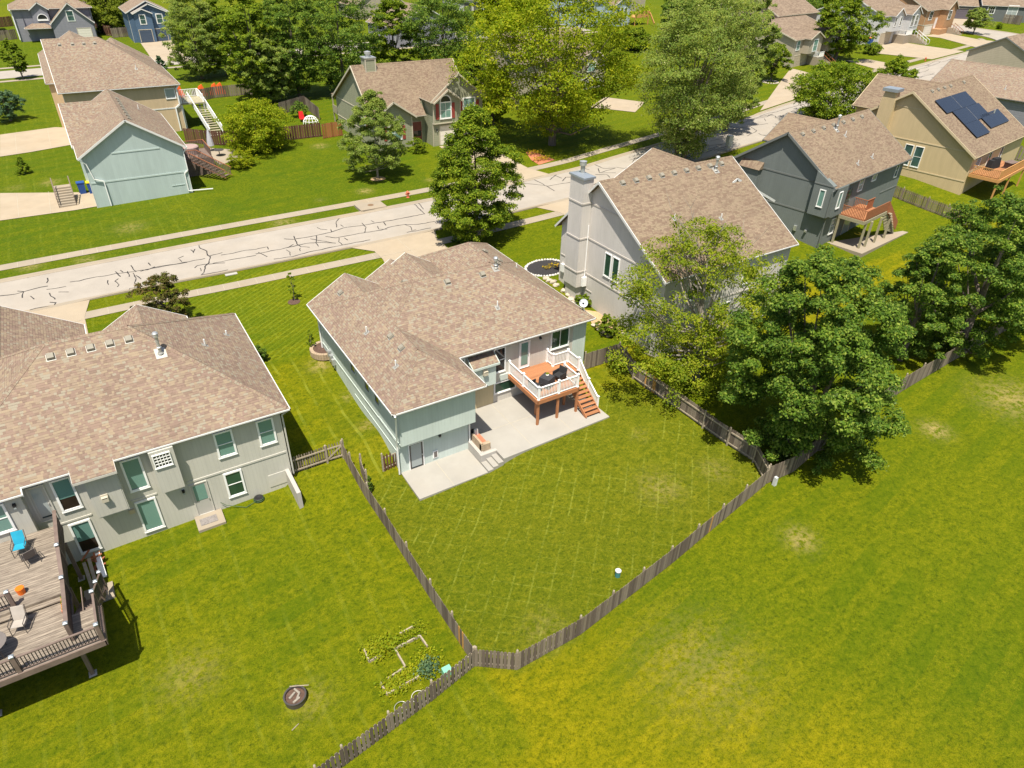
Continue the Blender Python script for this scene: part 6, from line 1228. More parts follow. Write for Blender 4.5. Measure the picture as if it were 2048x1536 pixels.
gl = tuple((Matrix.Rotation(R(47), 3, 'Z') @ Vector((227.2, 125.9, 0))).xy)
H, rs, g = nhouse('slate-coloured house with a wide dark garage door at the top right', -47, gl[0] - 1.6, gl[0] + 10, gl[1] - .7, gl[1] + 12, 11.3, .45, 'siding_slate', 'trim_white', 'shingle_far', 'gg', 'x', wings=[(gl[0] + 6.8, gl[0] + 20, gl[1] - 2.6, gl[1] + 9, 11.8, .5, 'x', 'gg')], wins=[('-y', gl[1] - 2.3, gl[0] + 13.6, gl[0] + 16.2, 9.0, 12., 'glass_blind', 1, 1, 'trim_white'), ('-y', gl[1] - 2.3, gl[0] + 8.6, gl[0] + 10.4, 9.8, 11.6, 'glass_dark', 2, 1, 'trim_white')], garages=[('-y', gl[1] - .35, gl[0] + .2, gl[0] + 5.7, 8.0, 10.5, 'garage_slate', 'trim_cream')])
nhouse('grey house corner with white trim at the top right edge', -47, gl[0] + 32, gl[0] + 44, gl[1] - 8, gl[1] + 4, 11.6, .5, 'siding_lavender', 'trim_white', 'shingle_far', 'gg', 'x')
# ---- houses seen between the trees, top middle
nhouse('cream house half hidden behind the tall bright green tree', 4, 72, 91, 99, 113, 8.9, .55, 'siding_cream', 'trim_cream', 'shingle_far', 'gg', 'x', wings=[(83, 90, 96.5, 106, 8.6, .6, 'y', 'gg')], garages=[('-y', 96.8, 84.2, 88.8, 4.2, 6.4, 'garage_white')], wins=[('-y', 96.8, 85.5, 87.3, 7.0, 8.5, 'glass_shade', 1, 1, 'trim_white')])
H, rs, g = nhouse('pale blue house with a sunroom and orange deck near the top centre', 5, 133, 152, 150, 164, 12.0, .5, 'siding_pale_blue', 'trim_white', 'shingle_far', 'gg', 'x', wings=[(142, 148, 146.5, 156, 11, .55, 'y', 'gg')], wins=[('-y', 146.8, 143.0, 144.1, 7.5, 10.4, 'glass_teal', 0, 1), ('-y', 146.8, 144.4, 145.5, 7.5, 10.4, 'glass_teal', 0, 1), ('-y', 146.8, 145.8, 146.9, 7.5, 10.4, 'glass_teal', 0, 1), ('-y', 150.35, 137, 138.4, 9.4, 11.4, 'glass_teal', 0, 1)])
t = Thing('wooden_deck', 'orange wooden deck with a sloping stair rail beside the pale blue house', 'deck', (148, 145, 6), 5); mb = MB(); mb.box(148.2, 153.5, 145, 149.8, 8.0, 8.2); mb.box(148.2, 153.5, 145, 145.1, 8.2, 9.5); t.part(mb, 'deck_boards', 'wood_new'); mb = MB(); mb.beam((153.5, 145, 9.2), (151.5, 141, 6.9), .12, .5); t.part(mb, 'stair_rail', 'wood_new'); [t.part((lambda m_: (m_.box(x - .1, x + .1, 145, 145.2, 6, 8), m_)[1])(MB()), 'support_post', 'wood_new') for x in (148.4, 153.3)]
nhouse('grey gabled house peeking out to the right of the dark trees', 4, 76, 92, 150, 164, 8.6, .5, 'siding_lavender', 'trim_white', 'shingle_far', 'gg', 'y')
nhouse('tan-roofed house showing above the dark tree row', 4, 88, 104, 196, 208, 8.6, .6, 'siding_cream', 'trim_cream', 'shingle_far', 'gg', 'y')
nhouse('white garage house at the top edge above the tree row', 4, 122, 138, 196, 208, 9, .5, 'siding_white', 'trim_white', 'shingle_far', 'gg', 'x', garages=[('-y', 196.35, 123, 125.6, 5.8, 8.2, 'garage_slate'), ('-y', 196.35, 126.4, 129, 5.8, 8.2, 'garage_slate')])
nhouse('cream house glimpsed at the top centre between two trees', 4, 160, 172, 170, 182, 12, .5, 'siding_cream', 'trim_cream', 'shingle_far', 'gg', 'x')
# ------------------------------------------------------------------ trees and shrubs
def leaf_mesh(name, P, N, size, mat, rng, aspect=.62, parent=None, base=None, fold=True):
    """P centres, N preferred normals; one folded leaf clump per centre"""
    n = len(P); a = rng.normal(size=(n, 3)); N = N + a * .62; N /= np.linalg.norm(N, axis=1)[:, None] + 1e-9
    T = rng.normal(size=(n, 3)); T -= (T * N).sum(1)[:, None] * N; T /= np.linalg.norm(T, axis=1)[:, None] + 1e-9
    B = np.cross(N, T); s_ = size * rng.uniform(.6, 1.35, n)[:, None]
    V = np.empty((n, 4, 3), np.float32)
    V[:, 0] = P - T * s_ * .5; V[:, 1] = P - B * s_ * aspect * .5 + N * s_ * .08; V[:, 2] = P + T * s_ * .5 - N * s_ * .1; V[:, 3] = P + B * s_ * aspect * .5 + N * s_ * .08
    if base is not None: V -= np.array(base, np.float32)
    me = bpy.data.meshes.new(name); me.vertices.add(n * 4); me.vertices.foreach_set('co', V.ravel())
    me.loops.add(n * 4); me.loops.foreach_set('vertex_index', np.arange(n * 4, dtype=np.int32)); me.polygons.add(n)
    me.polygons.foreach_set('loop_start', np.arange(0, n * 4, 4, dtype=np.int32)); me.polygons.foreach_set('loop_total', np.full(n, 4, np.int32))
    me.materials.append(MAT[mat]); me.update(); me.validate()
    o = bpy.data.objects.new(name, me); scene.collection.objects.link(o); o.parent = parent; return o
PROF = {'oval': [(0, .35), (.15, .75), (.4, 1), (.65, .9), (.85, .6), (1, .15)], 'pyramid': [(0, .7), (.1, .97), (.3, 1), (.55, .84), (.8, .5), (.93, .25), (1, .06)], 'round': [(0, .45), (.2, .86), (.45, 1), (.7, .9), (.9, .55), (1, .2)],
        'spread': [(0, .3), (.25, .7), (.5, .95), (.7, 1), (.88, .75), (1, .3)], 'cone': [(0, .9), (.1, 1), (.5, .6), (1, .04)]}
def tree(label, base, H_, r, mat='leaf_mid', prof='oval', trunk=.22, clear=.15, n=14000, size=.26, seed=1, lean=(0, 0), clumps=None, cs=.16, name='tree', cat='tree', bark='bark', density=1., group=None, stems=1, ry=None, limbs=14, droop=0, gap=.0, wind=0, twigs=0, boughs=0, fill=.22):
    rng = np.random.default_rng(seed); rr = random.Random(seed); bx, by, bz = base
    t = Thing(name, label, cat, (bx, by, bz), group=group); z0 = clear * H_; ch = H_ - z0; pr = PROF[prof]; ry = ry or r
    nc = clumps or int(110 + r * r * 12); C_, S_ = [], []; lob = [(rr.uniform(0, 6.28), rr.uniform(.1, .22), rr.randint(2, 4)) for _ in range(3)]; tries = 0
    nb = boughs or int(20 + r * 4 + H_ * .9); BG = []
    while len(BG) < nb and tries < 4000:
        tries += 1; f = rr.random() ** .9; R_ = lerp(pr, f)
        if rr.random() > R_ + .12: continue
        a = rr.uniform(0, 6.283); k_ = 1 + sum(am * math.sin(m * a + ph + f * 4) for ph, am, m in lob); q = rr.uniform(.5, .82); br_ = min(r, ch) * rr.uniform(.24, .36) * (.55 + .45 * R_) * (1.3 if r < 4.2 else 1)
        x, y, z = q * R_ * r * k_ * math.cos(a), q * R_ * ry * k_ * math.sin(a), z0 + f * ch * .93
        if any((x - b[0]) ** 2 + (y - b[1]) ** 2 + (z - b[2]) ** 2 < (.62 * (br_ + b[3]) * .8) ** 2 for b in BG) and rr.random() < .8: continue
        BG.append((x, y, z, br_))
    while len(C_) < nc:
        if rr.random() > fill:
            b = BG[rr.randrange(len(BG))]; d = Vector((rr.gauss(0, 1) + b[0] / r * .7, rr.gauss(0, 1) + b[1] / ry * .7, rr.gauss(0, 1) + .45)).normalized() * rr.uniform(.55, 1.05) * b[3]
            x, y, z, s_ = b[0] + d.x, b[1] + d.y, b[2] + d.z * .85 - droop * b[3], b[3] * rr.uniform(.26, .42)
        else:
            f = rr.random(); R_ = lerp(pr, f); a = rr.uniform(0, 6.283); q = math.sqrt(rr.uniform(.02, .8)); x, y, z, s_ = q * R_ * r * math.cos(a), q * R_ * ry * math.sin(a), z0 + f * ch * .95, r * cs * .8
        C_.append((x + lean[0] * (z / H_) ** 1.3, y + lean[1] * (z / H_) ** 1.3, z)); S_.append(s_)
    C_ = np.array(C_); S_ = np.array(S_); w_ = S_ ** 2 / (S_ ** 2).sum(); idx = rng.choice(len(C_), int(n * density * 1.9), p=w_); m = len(idx)
    d = rng.normal(size=(m, 3)); d /= np.linalg.norm(d, axis=1)[:, None]; d[:, 2] = np.where(d[:, 2] < -.35, -d[:, 2] * .6, d[:, 2])
    rad = rng.uniform(.45, 1.12, m)[:, None]; P = C_[idx] + d * rad * S_[idx][:, None] * np.array([1.05, 1.05, .84])
    if wind: P[:, 0] += wind * rad[:, 0] * S_[idx] * d[:, 2]; 
    ctr = np.array([lean[0] * .5, lean[1] * .5, z0 + ch * .45]); out = P - ctr; out /= np.linalg.norm(out, axis=1)[:, None] + 1e-9
    N = d * .7 + out * .3 + np.array([0, 0, .75]); P[:, 2] = np.maximum(P[:, 2], .15)
    cr = leaf_mesh('crown', P.astype(np.float32), N, size * .68, mat, rng, parent=t.o)
    mb = MB()
    for s in range(stems):
        a = 6.283 * s / max(1, stems) + .4; off = (0, 0) if stems == 1 else (trunk * 1.2 * math.cos(a), trunk * 1.2 * math.sin(a)); sp = 0 if stems == 1 else r * .3; p = Vector((off[0], off[1], -.2)); rad0 = trunk / math.sqrt(stems) * 1.1; k_ = 7; hh = H_ * .82
        for i in range(k_):
            f = (i + 1) / k_; z = hh * f; q = Vector((off[0] + lean[0] * (z / H_) ** 1.3 + sp * f * math.cos(a) + rr.uniform(-.1, .1) * (i > 0), off[1] + lean[1] * (z / H_) ** 1.3 + sp * f * math.sin(a) + rr.uniform(-.1, .1) * (i > 0), z)); r1 = rad0 * (1 - .88 * f); mb.cyl(p, q, rad0 * (1 - .88 * (i / k_)), r1, 8, False); p = q
    order = list(range(len(C_))); rr.shuffle(order)
    for j in order[:limbs]:
        c = C_[j]; zb_ = max(z0 * .7, c[2] * .45); s0 = Vector((lean[0] * (zb_ / H_) ** 1.3, lean[1] * (zb_ / H_) ** 1.3, zb_)); e_ = Vector(c); mid = s0.lerp(e_, .5) + Vector((0, 0, -.12 * (e_ - s0).length)); mb.cyl(s0, mid, trunk * .34, trunk * .2, 5, False); mb.cyl(mid, e_, trunk * .2, trunk * .05, 5, False)
    tr_ = mb.build('trunk', bark, t.o)
    if twigs:
        mb = MB()
        for j in range(twigs):
            a = rr.uniform(0, 6.28); z = H_ * rr.uniform(.55, .8); p = Vector((lean[0] * .6, lean[1] * .6, z)); e_ = p + Vector((math.cos(a) * r * .55, math.sin(a) * r * .55, H_ * rr.uniform(.18, .34))); mid = p.lerp(e_, .5) + Vector((0, 0, -.2)); mb.cyl(p, mid, .05, .03, 4, False); mb.cyl(mid, e_, .03, .008, 4, False)
            for q in range(7):
                b0 = mid.lerp(e_, rr.uniform(0, 1)); mb.cyl(b0, b0 + Vector((rr.uniform(-.9, .9), rr.uniform(-.9, .9), rr.uniform(.3, 1.1))), .016, .004, 4, False)
        mb.build('bare_twigs', 'bark_pale', t.o)
    return t
def ptree(label, bpx, top, width, **kw):
    """base pixel, top pixel height, crown width in pixels of the photograph -> real size at the real spot"""
    b = at(*bpx); z = height_at(b, *top) - b.z; r = width / 2 * depth((b.x, b.y, b.z + z / 2)) / F_PX
    return tree(label, (b.x, b.y, b.z), z, r * kw.pop('rs', 1.), **kw)
ptree('dense green pear-shaped street tree in front of the middle house', (950, 478), (962, 205), 192, mat='leaf_mid', prof='pyramid', n=44000, boughs=60, fill=.5, clumps=430, size=.27, seed=3, clear=.09, trunk=.2, cs=.17)
ptree('young maple with pale leaf undersides on the lawn before the sage house', (756, 356), (768, 178), 128, mat='leaf_silver', prof='pyramid', boughs=40, fill=.45, clumps=260, n=22000, size=.27, seed=5, clear=.14, trunk=.13, cs=.17, bark='bark_pale')
ptree('tall bright yellow-green tree shading the lawn beside the sage house', (1104, 290), (1120, -75), 325, mat='leaf_lime', prof='oval', n=34000, size=.42, seed=7, clear=.13, trunk=.5, cs=.13, limbs=34)
ptree('large windblown silver maple over the street', (1361, 322), (1392, -40), 300, mat='leaf_silver', prof='spread', n=36000, size=.36, seed=9, clear=.05, trunk=.42, cs=.13, lean=(3.0, 1.5), stems=3, wind=.8, ry=6)
ptree('second silver maple leaning right behind the first along the street', (1450, 262), (1480, -40), 140, mat='leaf_silver', prof='oval', n=22000, size=.40, seed=10, clear=.08, trunk=.35, cs=.14, lean=(3, 1), wind=.8)
ptree('small round tree on the lawn left of the split-level house', (1541, 162), (1545, 85), 66, mat='leaf_mid', prof='round', n=7000, size=.40, seed=11, clear=.22, trunk=.16, cs=.2)
ptree('big round-crowned tree before the split-level houses', (1670, 122), (1700, -20), 118, mat='leaf_mid', prof='oval', n=15000, size=.5, seed=12, clear=.1, trunk=.3, cs=.15)
ptree('tall bushy tree on the near side of the street left of the solar-panel house', (1655, 245), (1668, 122), 185, mat='leaf_mid', prof='round', n=18000, size=.38, seed=13, clear=.05, trunk=.25, cs=.14, stems=3, ry=6)
ptree('smaller tree against the street right of the bushy tree', (1770, 215), (1778, 115), 85, mat='leaf_mid', prof='round', n=9000, size=.38, seed=14, clear=.1, trunk=.18, cs=.18)
ptree('feathery yellow-green tree with bare twigs growing over the fence', (1391, 758), (1400, 440), 330, mat='leaf_locust', prof='round', n=21000, size=.24, seed=15, clear=.06, trunk=.28, cs=.13, limbs=44, lean=(-.3, 1.2), twigs=12, bark='bark_pale', gap=1)
ptree('dense dark green tree overhanging the rear fence corner', (1592, 900), (1615, 492), 372, mat='leaf_dark', prof='round', fill=.3, n=56000, size=.26, seed=17, clear=.02, trunk=.35, cs=.12, stems=3, limbs=24, lean=(-1.0, .9), boughs=62)
ptree('large dark green tree behind the board fence at the right edge', (1915, 700), (1900, 355), 290, mat='leaf_dark', prof='round', n=32000, size=.28, seed=18, clear=.03, trunk=.35, cs=.12, limbs=16)
ptree('dark green tree cut off by the right edge of the photo', (2050, 620), (2040, 350), 260, mat='leaf_dark', prof='round', n=26000, size=.29, seed=19, clear=.03, trunk=.35, cs=.13)
ptree('dark tree between the dense corner tree and the right-edge trees', (1800, 720), (1800, 440), 170, mat='leaf_dark', prof='oval', n=16000, size=.27, seed=20, clear=.05, trunk=.22, cs=.15)
ptree('russet and green crab-apple tree by the street of the left house', (338, 655), (340, 548), 98, mat='leaf_russet', prof='round', n=8000, size=.2, seed=21, clear=.12, trunk=.1, cs=.2)
ptree('thin young sapling on the striped front lawn', (589.5, 601), (586, 540), 19, mat='leaf_mid', prof='oval', n=900, size=.17, seed=22, clear=.2, trunk=.03, cs=.35, clumps=26, limbs=12)
ptree('weeping cherry on the lawn at the left edge', (22, 242), (20, 178), 66, mat='leaf_blue', prof='round', n=5000, size=.3, seed=23, clear=.15, trunk=.16, cs=.2, droop=.25)
ptree('columnar pear tree by the back street at the left', (47, 158), (25, 76), 44, mat='leaf_mid', prof='oval', n=6000, size=.35, seed=24, clear=.18, trunk=.12, cs=.2, lean=(-.8, 0))
ptree('young fir beside the back street', (322, 138), (317, 108), 23, mat='leaf_blue', prof='cone', n=2000, size=.35, seed=25, clear=.03, trunk=.12, cs=.2)
ptree('willow with hanging yellow-green foliage at the top left', (225, 62), (205, -30), 100, mat='leaf_willow', prof='round', n=12000, size=.55, seed=26, clear=.12, trunk=.3, cs=.16, droop=.35)
for i, (b, tp, w_, mt, lab, pf) in enumerate((((405, 158), (385, -30), 128, 'leaf_silver', 'tall pale-leaved tree right of the blue house', 'oval'), ((520, 205), (500, -35), 125, 'leaf_mid', 'tall mid-green tree left of the dark tree mass', 'oval'), ((600, 195), (600, -45), 150, 'leaf_dark', 'tall dark tree in the row behind the sage house, its left one', 'oval'), ((690, 190), (700, -50), 165, 'leaf_dark', 'broad dark tree straight behind the left gable of the sage house', 'round'),
        ((540, 205), (560, 60), 120, 'leaf_silver', 'pale-tipped tree in front of the tall mid-green one', 'oval'), ((792, 165), (800, -10), 110, 'leaf_mid', 'mid-green tree behind the ridge of the sage house', 'round'), ((890, 165), (880, -35), 165, 'leaf_dark', 'large dark tree above the right end of the sage house roof', 'round'), ((945, 190), (940, 90), 80, 'leaf_mid', 'smaller green tree right behind the sage house', 'oval'), ((455, 150), (450, -10), 90, 'leaf_mid', 'green tree behind the pale-leaved one by the back street', 'oval'),
        ((1390, 60), (1395, -30), 110, 'leaf_dark', 'dark tree at the top centre behind the windblown maple', 'round'), ((1345, 78), (1330, -20), 60, 'leaf_dark', 'dark bushy tree right of the pale blue house', 'oval'), ((1560, 40), (1560, -30), 120, 'leaf_dark', 'dark tree at the top edge above the split-level house', 'round'), ((1640, 30), (1625, -30), 110, 'leaf_mid', 'bright tree at the top edge left of the white house', 'round'), ((1495, 60), (1500, -25), 100, 'leaf_dark', 'dark tree at the top edge behind the windblown maple crown', 'round'),
        ((1270, 100), (1275, 58), 60, 'leaf_mid', 'low green tree below the orange deck', 'round'), ((1000, 120), (1010, -30), 120, 'leaf_lime', 'bright yellow-green tree at the top left of the tall one', 'round'), ((985, 250), (1000, 130), 80, 'leaf_lime', 'lime tree standing low at the right corner of the sage house', 'round'), ((1700, 15), (1690, -30), 80, 'leaf_dark', 'dark tree top behind the round-crowned tree', 'round'), ((1440, 40), (1440, -30), 90, 'leaf_dark', 'dark tree at the top edge right of the cream house', 'oval'))):
    ptree(lab, b, tp, w_, mat=mt, prof=pf, n=17000 if w_ > 100 else 11000, size=.42 if b[1] > 140 else .6, seed=40 + i, clear=.06, trunk=.3, cs=.15, group='background trees', limbs=10, fill=.35)
ptree('small pale-leaved street tree on the curved corner lawn', (1946, 68), (1952, 18), 47, mat='leaf_silver', prof='round', n=4500, size=.5, seed=61, clear=.28, trunk=.16, cs=.2)
def shrub(label, bpx, top, width, mat='leaf_mid', n=2600, size=.2, seed=1, prof='round', name='shrub', **kw):
    return ptree(label, bpx, top, width, mat=mat, prof=prof, n=n, size=size, seed=seed, clear=.02, trunk=.04, cs=.22, name=name, cat='shrub', limbs=6, **kw)
shrub('large rounded yellow-green shrub by the brown fence', (520, 300), (515, 203), 150, 'leaf_lime', 14000, .30, 70)
shrub('clipped round green bush beside the sage house door', (834, 306), (834, 276), 36, 'leaf_mid', 3500, .16, 71)
shrub('little dense cedar bush on the left lawn', (50, 347), (47, 312), 30, 'leaf_mid', 3000, .22, 72, 'cone'); shrub('dark green bush in the shadow of the street tree by the sidewalk', (922, 484), (924, 464), 30, 'leaf_dark', 1800, .2, 73)
shrub('low juniper against the right wall of the left house', (520, 722), (520, 690), 32, 'leaf_dark', 2500, .18, 74); shrub('rounded bush in the stone-edged bed right of the main house', (1213, 668), (1213, 632), 50, 'leaf_mid', 3500, .16, 75)
shrub('low mixed bush below the grey chimney', (1165, 610), (1165, 590), 34, 'leaf_mid', 1800, .15, 76); shrub('small green shrub in the curved block planter', (624, 700), (632, 655), 14, 'leaf_mid', 900, .13, 77, 'oval')
shrub('flowering bush behind the pale teal house garden', (480, 335), (478, 300), 60, 'leaf_veg', 3000, .2, 78); shrub('dark shrub under the tree beside the red playhouse', (600, 235), (600, 203), 35, 'leaf_dark', 1800, .25, 79)
shrub('green hedge bush by the white split-level house', (1740, 108), (1735, 85), 40, 'leaf_mid', 2500, .4, 80); shrub('bright bush on the steps of the white split-level house', (1822, 72), (1822, 58), 26, 'leaf_mid', 1500, .4, 81); shrub('purple-brown bush by the curved lawn', (1822, 82), (1824, 68), 24, 'leaf_russet', 1200, .35, 82)
shrub('small bush on the orange house porch', (1888, 60), (1888, 48), 16, 'leaf_mid', 900, .35, 83); shrub('lone bush on the lawn of the slate house', (1998, 58), (1998, 46), 14, 'leaf_mid', 800, .35, 84); shrub('green bush by the cream split-level porch', (1638, 120), (1636, 98), 30, 'leaf_mid', 1800, .4, 85)
shrub('narrow dark arborvitae behind the open gate', (741, 985), (738, 950), 12, 'leaf_dark', 1200, .12, 86, 'oval')
# gardens and odd things ------------------------------------------------
def bed(name, poly, mat='mulch', dz=.03, label=None):
    mb = MB(); drape(mb, poly, dz); return struct(mb, name, mat)
def ring(label, cu, cv, r, n, mat, sz, name='edging_stones', a0=0, a1=6.28, ry=None, seed=0, group=None, h=.16):
    c = at(cu, cv); rr = random.Random(seed); t = Thing(name, label, 'stone edging', (c.x, c.y, c.z))
    for i in range(n):
        a = a0 + (a1 - a0) * i / n; x, y = c.x + r * math.cos(a), c.y + (ry or r) * math.sin(a); mb = MB(); mb.blob((x, y, TZg(x, y) + h * .4), (sz * rr.uniform(.8, 1.2), sz * rr.uniform(.7, 1.1), h * rr.uniform(.8, 1.2)), seed=i, n=7, m=4); t.part(mb, 'stone', mat)
    return t
c = at(1092, 536); bed('mulch_bed', [(c.x + 1.9 * math.cos(a), c.y + 1.5 * math.sin(a)) for a in np.linspace(0, 6.1, 20)]); bpy.data.objects['mulch_bed']; 
plain('mulch_black', (.035, .033, .035), .95, .3, 12, fine=30); bpy.data.objects['mulch_bed'].data.materials[0] = MAT['mulch_black']
ring('white edging stones around the black mulch bed beside the grey house', 1092, 536, 1.95, 44, 'rock_white', .13, ry=1.55, seed=3, h=.1)
c = at(1100, 535); mb = MB(); rr = random.Random(5)
for i in range(130): p = c + Vector((rr.uniform(-.7, .9), rr.uniform(-.35, .35), rr.uniform(.05, .3))); a = Vector((rr.uniform(-1, 1), rr.uniform(-1, 1), .4)) * .09; b = Vector((rr.uniform(-1, 1), rr.uniform(-1, 1), 0)) * .06; mb.face([p - a, p + b, p + a, p - b])
single(mb, 'flower_clump', 'leaf_flower', 'yellow flowers in the black mulch bed', 'flowers')
c = at(1115, 577); t = Thing('rock_border', 'row of tan boulders between the main roof and the grey house', 'rocks', tuple(c)); rr = random.Random(9)
for i, (u, v) in enumerate(((1092, 558), (1098, 563), (1106, 566), (1112, 572), (1128, 583), (1136, 592), (1142, 600), (1150, 606), (1182, 640), (1190, 652), (1198, 661), (1208, 668), (1220, 672), (1232, 673), (1243, 670), (1250, 664))): q = at(u, v); mb = MB(); mb.blob((q.x, q.y, q.z + .1), (rr.uniform(.2, .42), rr.uniform(.2, .35), rr.uniform(.12, .25)), i, 8, 5); t.part(mb, 'boulder', 'rock')
bed('planting_bed', px([(1170, 620), (1200, 625), (1240, 650), (1255, 668), (1215, 675), (1185, 650)]), 'bare_soil'); bed('planting_bed', px([(1085, 560), (1105, 560), (1150, 600), (1175, 620), (1160, 628), (1120, 585)]), 'lawn', .02)
t = Thing('block_planter', 'curved tan block planter at the front left corner of the main house', 'planter', (10.9, 44.1, 1.9)); mb = MB(); c0 = at(636, 690); n = 22
for lv in range(3):
    for i in range(n):
        a, b = 1.1 + 3.9 * (i + .04) / n, 1.1 + 3.9 * (i + .96) / n; P = lambda r_, t_: (11.35 + r_ * math.cos(t_), 43.6 + r_ * math.sin(t_)); z = TZg(10.9, 43.6) + lv * .15; q = [P(.85, a), P(1.1, a), P(1.1, b), P(.85, b)]; q = q[::-1] if False else q; mb.hexa([(x, y, z) for x, y in q], [(x, y, z + .145) for x, y in q])
t.part(mb, 'block_wall', 'stone_block'); mb = MB(); mb.prism([(11.3, 44.4)] + [(11.35 + .85 * math.cos(a), 43.6 + .85 * math.sin(a)) for a in np.linspace(1.6, 4.6, 12)], 1.6, TZg(10.9, 43.6) + .38); t.part(mb, 'soil', 'mulch')
q = at(640, 690); mb = MB()
for i, (dx, dy, dz) in enumerate(((-.15, -.6, .8), (-.12, -1.0, .65), (-.15, -1.4, .5))): mb.box(11.3 - .25, 11.3, 42.6 + dy - .12, 42.6 + dy + .12, 1.7 + dz - .3, 1.7 + dz + .15); mb.tube([(11.15, 42.6 + dy, 1.7), (11.15, 42.6 + dy, 1.7 + dz)], .03)
single(mb, 'gas_meter', 'metal_galv', 'grey gas meter and pipes on the left wall of the main house', 'meter')
c = at(588, 604); bed('mulch_bed', [(c.x + .5 * math.cos(a), c.y + .5 * math.sin(a)) for a in np.linspace(0, 5.9, 14)]); c = at(756, 358); bed('mulch_bed', [(c.x + .9 * math.cos(a), c.y + .8 * math.sin(a)) for a in np.linspace(0, 5.9, 14)], 'bare_soil')
c = at(1541, 165); ring('stone ring around the small round tree', 1541, 165, 1.3, 16, 'rock', .22, seed=6)
# vegetable garden
t = Thing('vegetable_garden', 'L-shaped timber-edged vegetable beds near the fence joint', 'garden bed', tuple(at(800, 1310))); ed = MB()
for pl in ([(729, 1303), (739, 1325), (764, 1312)], [(729, 1303), (735, 1299)], [(790, 1300), (811, 1336)], [(811, 1336), (776, 1360)], [(761, 1368), (775, 1391), (838, 1355)], [(790, 1300), (840, 1274), (855, 1295)], [(800, 1270), (827, 1255)]):
    P = [at(u, v) for u, v in pl]
    for a, b in zip(P, P[1:]): ed.beam(a + Vector((0, 0, .06)), b + Vector((0, 0, .06)), .07, .18)
t.part(ed, 'timber_edging', 'fence_rail')
def veg(pts, rad, n, mat, hgt, size, nm, seed):
    rng = np.random.default_rng(seed); P = []
    for i in range(n): u, v = pts[rng.integers(len(pts))]; q = at(u, v); P.append((q.x + rng.normal() * rad, q.y + rng.normal() * rad * .8, q.z + rng.uniform(.03, hgt)))
    P = np.array(P, np.float32); o = leaf_mesh(nm, P, np.tile([0, 0, 1.], (n, 1)), size, mat, rng, parent=t.o, base=t.o.location); return o
veg([(752, 1296), (765, 1290), (775, 1300), (760, 1308), (748, 1306)], .28, 1300, 'leaf_veg', .38, .11, 'crop_plants', 1); veg([(790, 1290), (810, 1280), (825, 1270), (800, 1278), (835, 1265)], .25, 600, 'leaf_lime', .3, .1, 'crop_plants', 2)
veg([(780, 1372), (795, 1365), (810, 1358), (790, 1380), (800, 1372)], .25, 900, 'leaf_veg', .3, .11, 'crop_plants', 3); veg([(850, 1312), (845, 1330), (860, 1345), (840, 1350), (865, 1330), (825, 1345)], .3, 900, 'leaf_veg', .22, .1, 'crop_plants', 4); veg([(857, 1333), (862, 1345), (850, 1345)], .22, 420, 'leaf_blue', .4, .13, 'onion_leaves', 5)
# fire pit, sticks, bins, risers
c = at(592, 1400); t = Thing('fire_pit', 'round galvanised fire pit full of ash and logs on the left lawn', 'fire pit', tuple(c)); mb = MB(); mb.lathe(tuple(c), [(.40, 0), (.46, .02), (.46, .34), (.49, .35), (.49, .37), (.42, .37), (.42, .2), (.01, .2)], 28); t.part(mb, 'ring', 'metal_frame'); mb = MB(); mb.cyl(c + Vector((0, 0, .1)), c + Vector((0, 0, .24)), .42, .42, 24); t.part(mb, 'ash_bed', 'mulch')
for i, (dx, dy, a) in enumerate(((-.1, .1, .5), (.12, -.05, .9), (0, -.2, .3), (.15, .2, 2.0))): mb = MB(); d = Vector((math.cos(a), math.sin(a), .05)) * .17; o = c + Vector((dx, dy, .28)); mb.cyl(o - d, o + d, .055, .05, 8); t.part(mb, 'log', 'bark_pale')
for (u0, v0), (u1, v1), lab in (((582, 1383), (620, 1380), 'pale stick lying across the fire pit rim'), ((584, 1462), (598, 1448), 'short pale stick on the grass below the fire pit')):
    a, b = at(u0, v0), at(u1, v1); z = .38 if v0 < 1400 else .04; mb = MB(); mb.cyl(a + Vector((0, 0, z)), b + Vector((0, 0, z)), .022, .015, 6); single(mb, 'stick', 'fence_rail', lab, 'stick')
c = at(1235, 1152); t = Thing('septic_riser', 'teal cylinder with a pale lid standing in the yard by the rear fence', 'utility riser', tuple(c)); mb = MB(); mb.cyl(c - Vector((0, 0, .1)), c + Vector((0, 0, .38)), .14, .14, 18); t.part(mb, 'body', 'box_teal'); mb = MB(); mb.cyl(c + Vector((0, 0, .38)), c + Vector((0, 0, .42)), .16, .16, 18); t.part(mb, 'lid', 'steel_box')
c = at(1548, 970); mb = MB(); mb.hexa([(c.x - .1, c.y - .1, c.z), (c.x + .1, c.y - .1, c.z), (c.x + .1, c.y + .1, c.z), (c.x - .1, c.y + .1, c.z)], [(c.x - .09, c.y - .09, c.z + .62), (c.x + .09, c.y - .09, c.z + .62), (c.x + .09, c.y + .09, c.z + .62), (c.x - .09, c.y + .09, c.z + .62)]); single(mb, 'utility_pedestal', 'steel_box', 'pale grey utility pedestal outside the fence corner', 'utility pedestal')
c = at(894, 1347); mb = MB(); mb.box(c.x - .2, c.x + .2, c.y - .16, c.y + .16, c.z, c.z + .36); single(mb, 'storage_tub', 'plastic_green', 'mint green plastic tub beside the fence joint', 'tub')
for u, v, m_, lab in ((836, 1396, 'rock_white', 'pale plastic hoop against the fence, the upper one'), (802, 1418, 'metal_galv', 'grey wire hoop against the fence, the lower one')):
    c = at(u, v); mb = MB(); mb.tube([(c.x + .28 * math.cos(a), c.y + .24 * math.sin(a), c.z + .12 + .05 * math.sin(a)) for a in np.linspace(0, 6.283, 22)], .013); single(mb, 'garden_hoop', m_, lab, 'hoop')
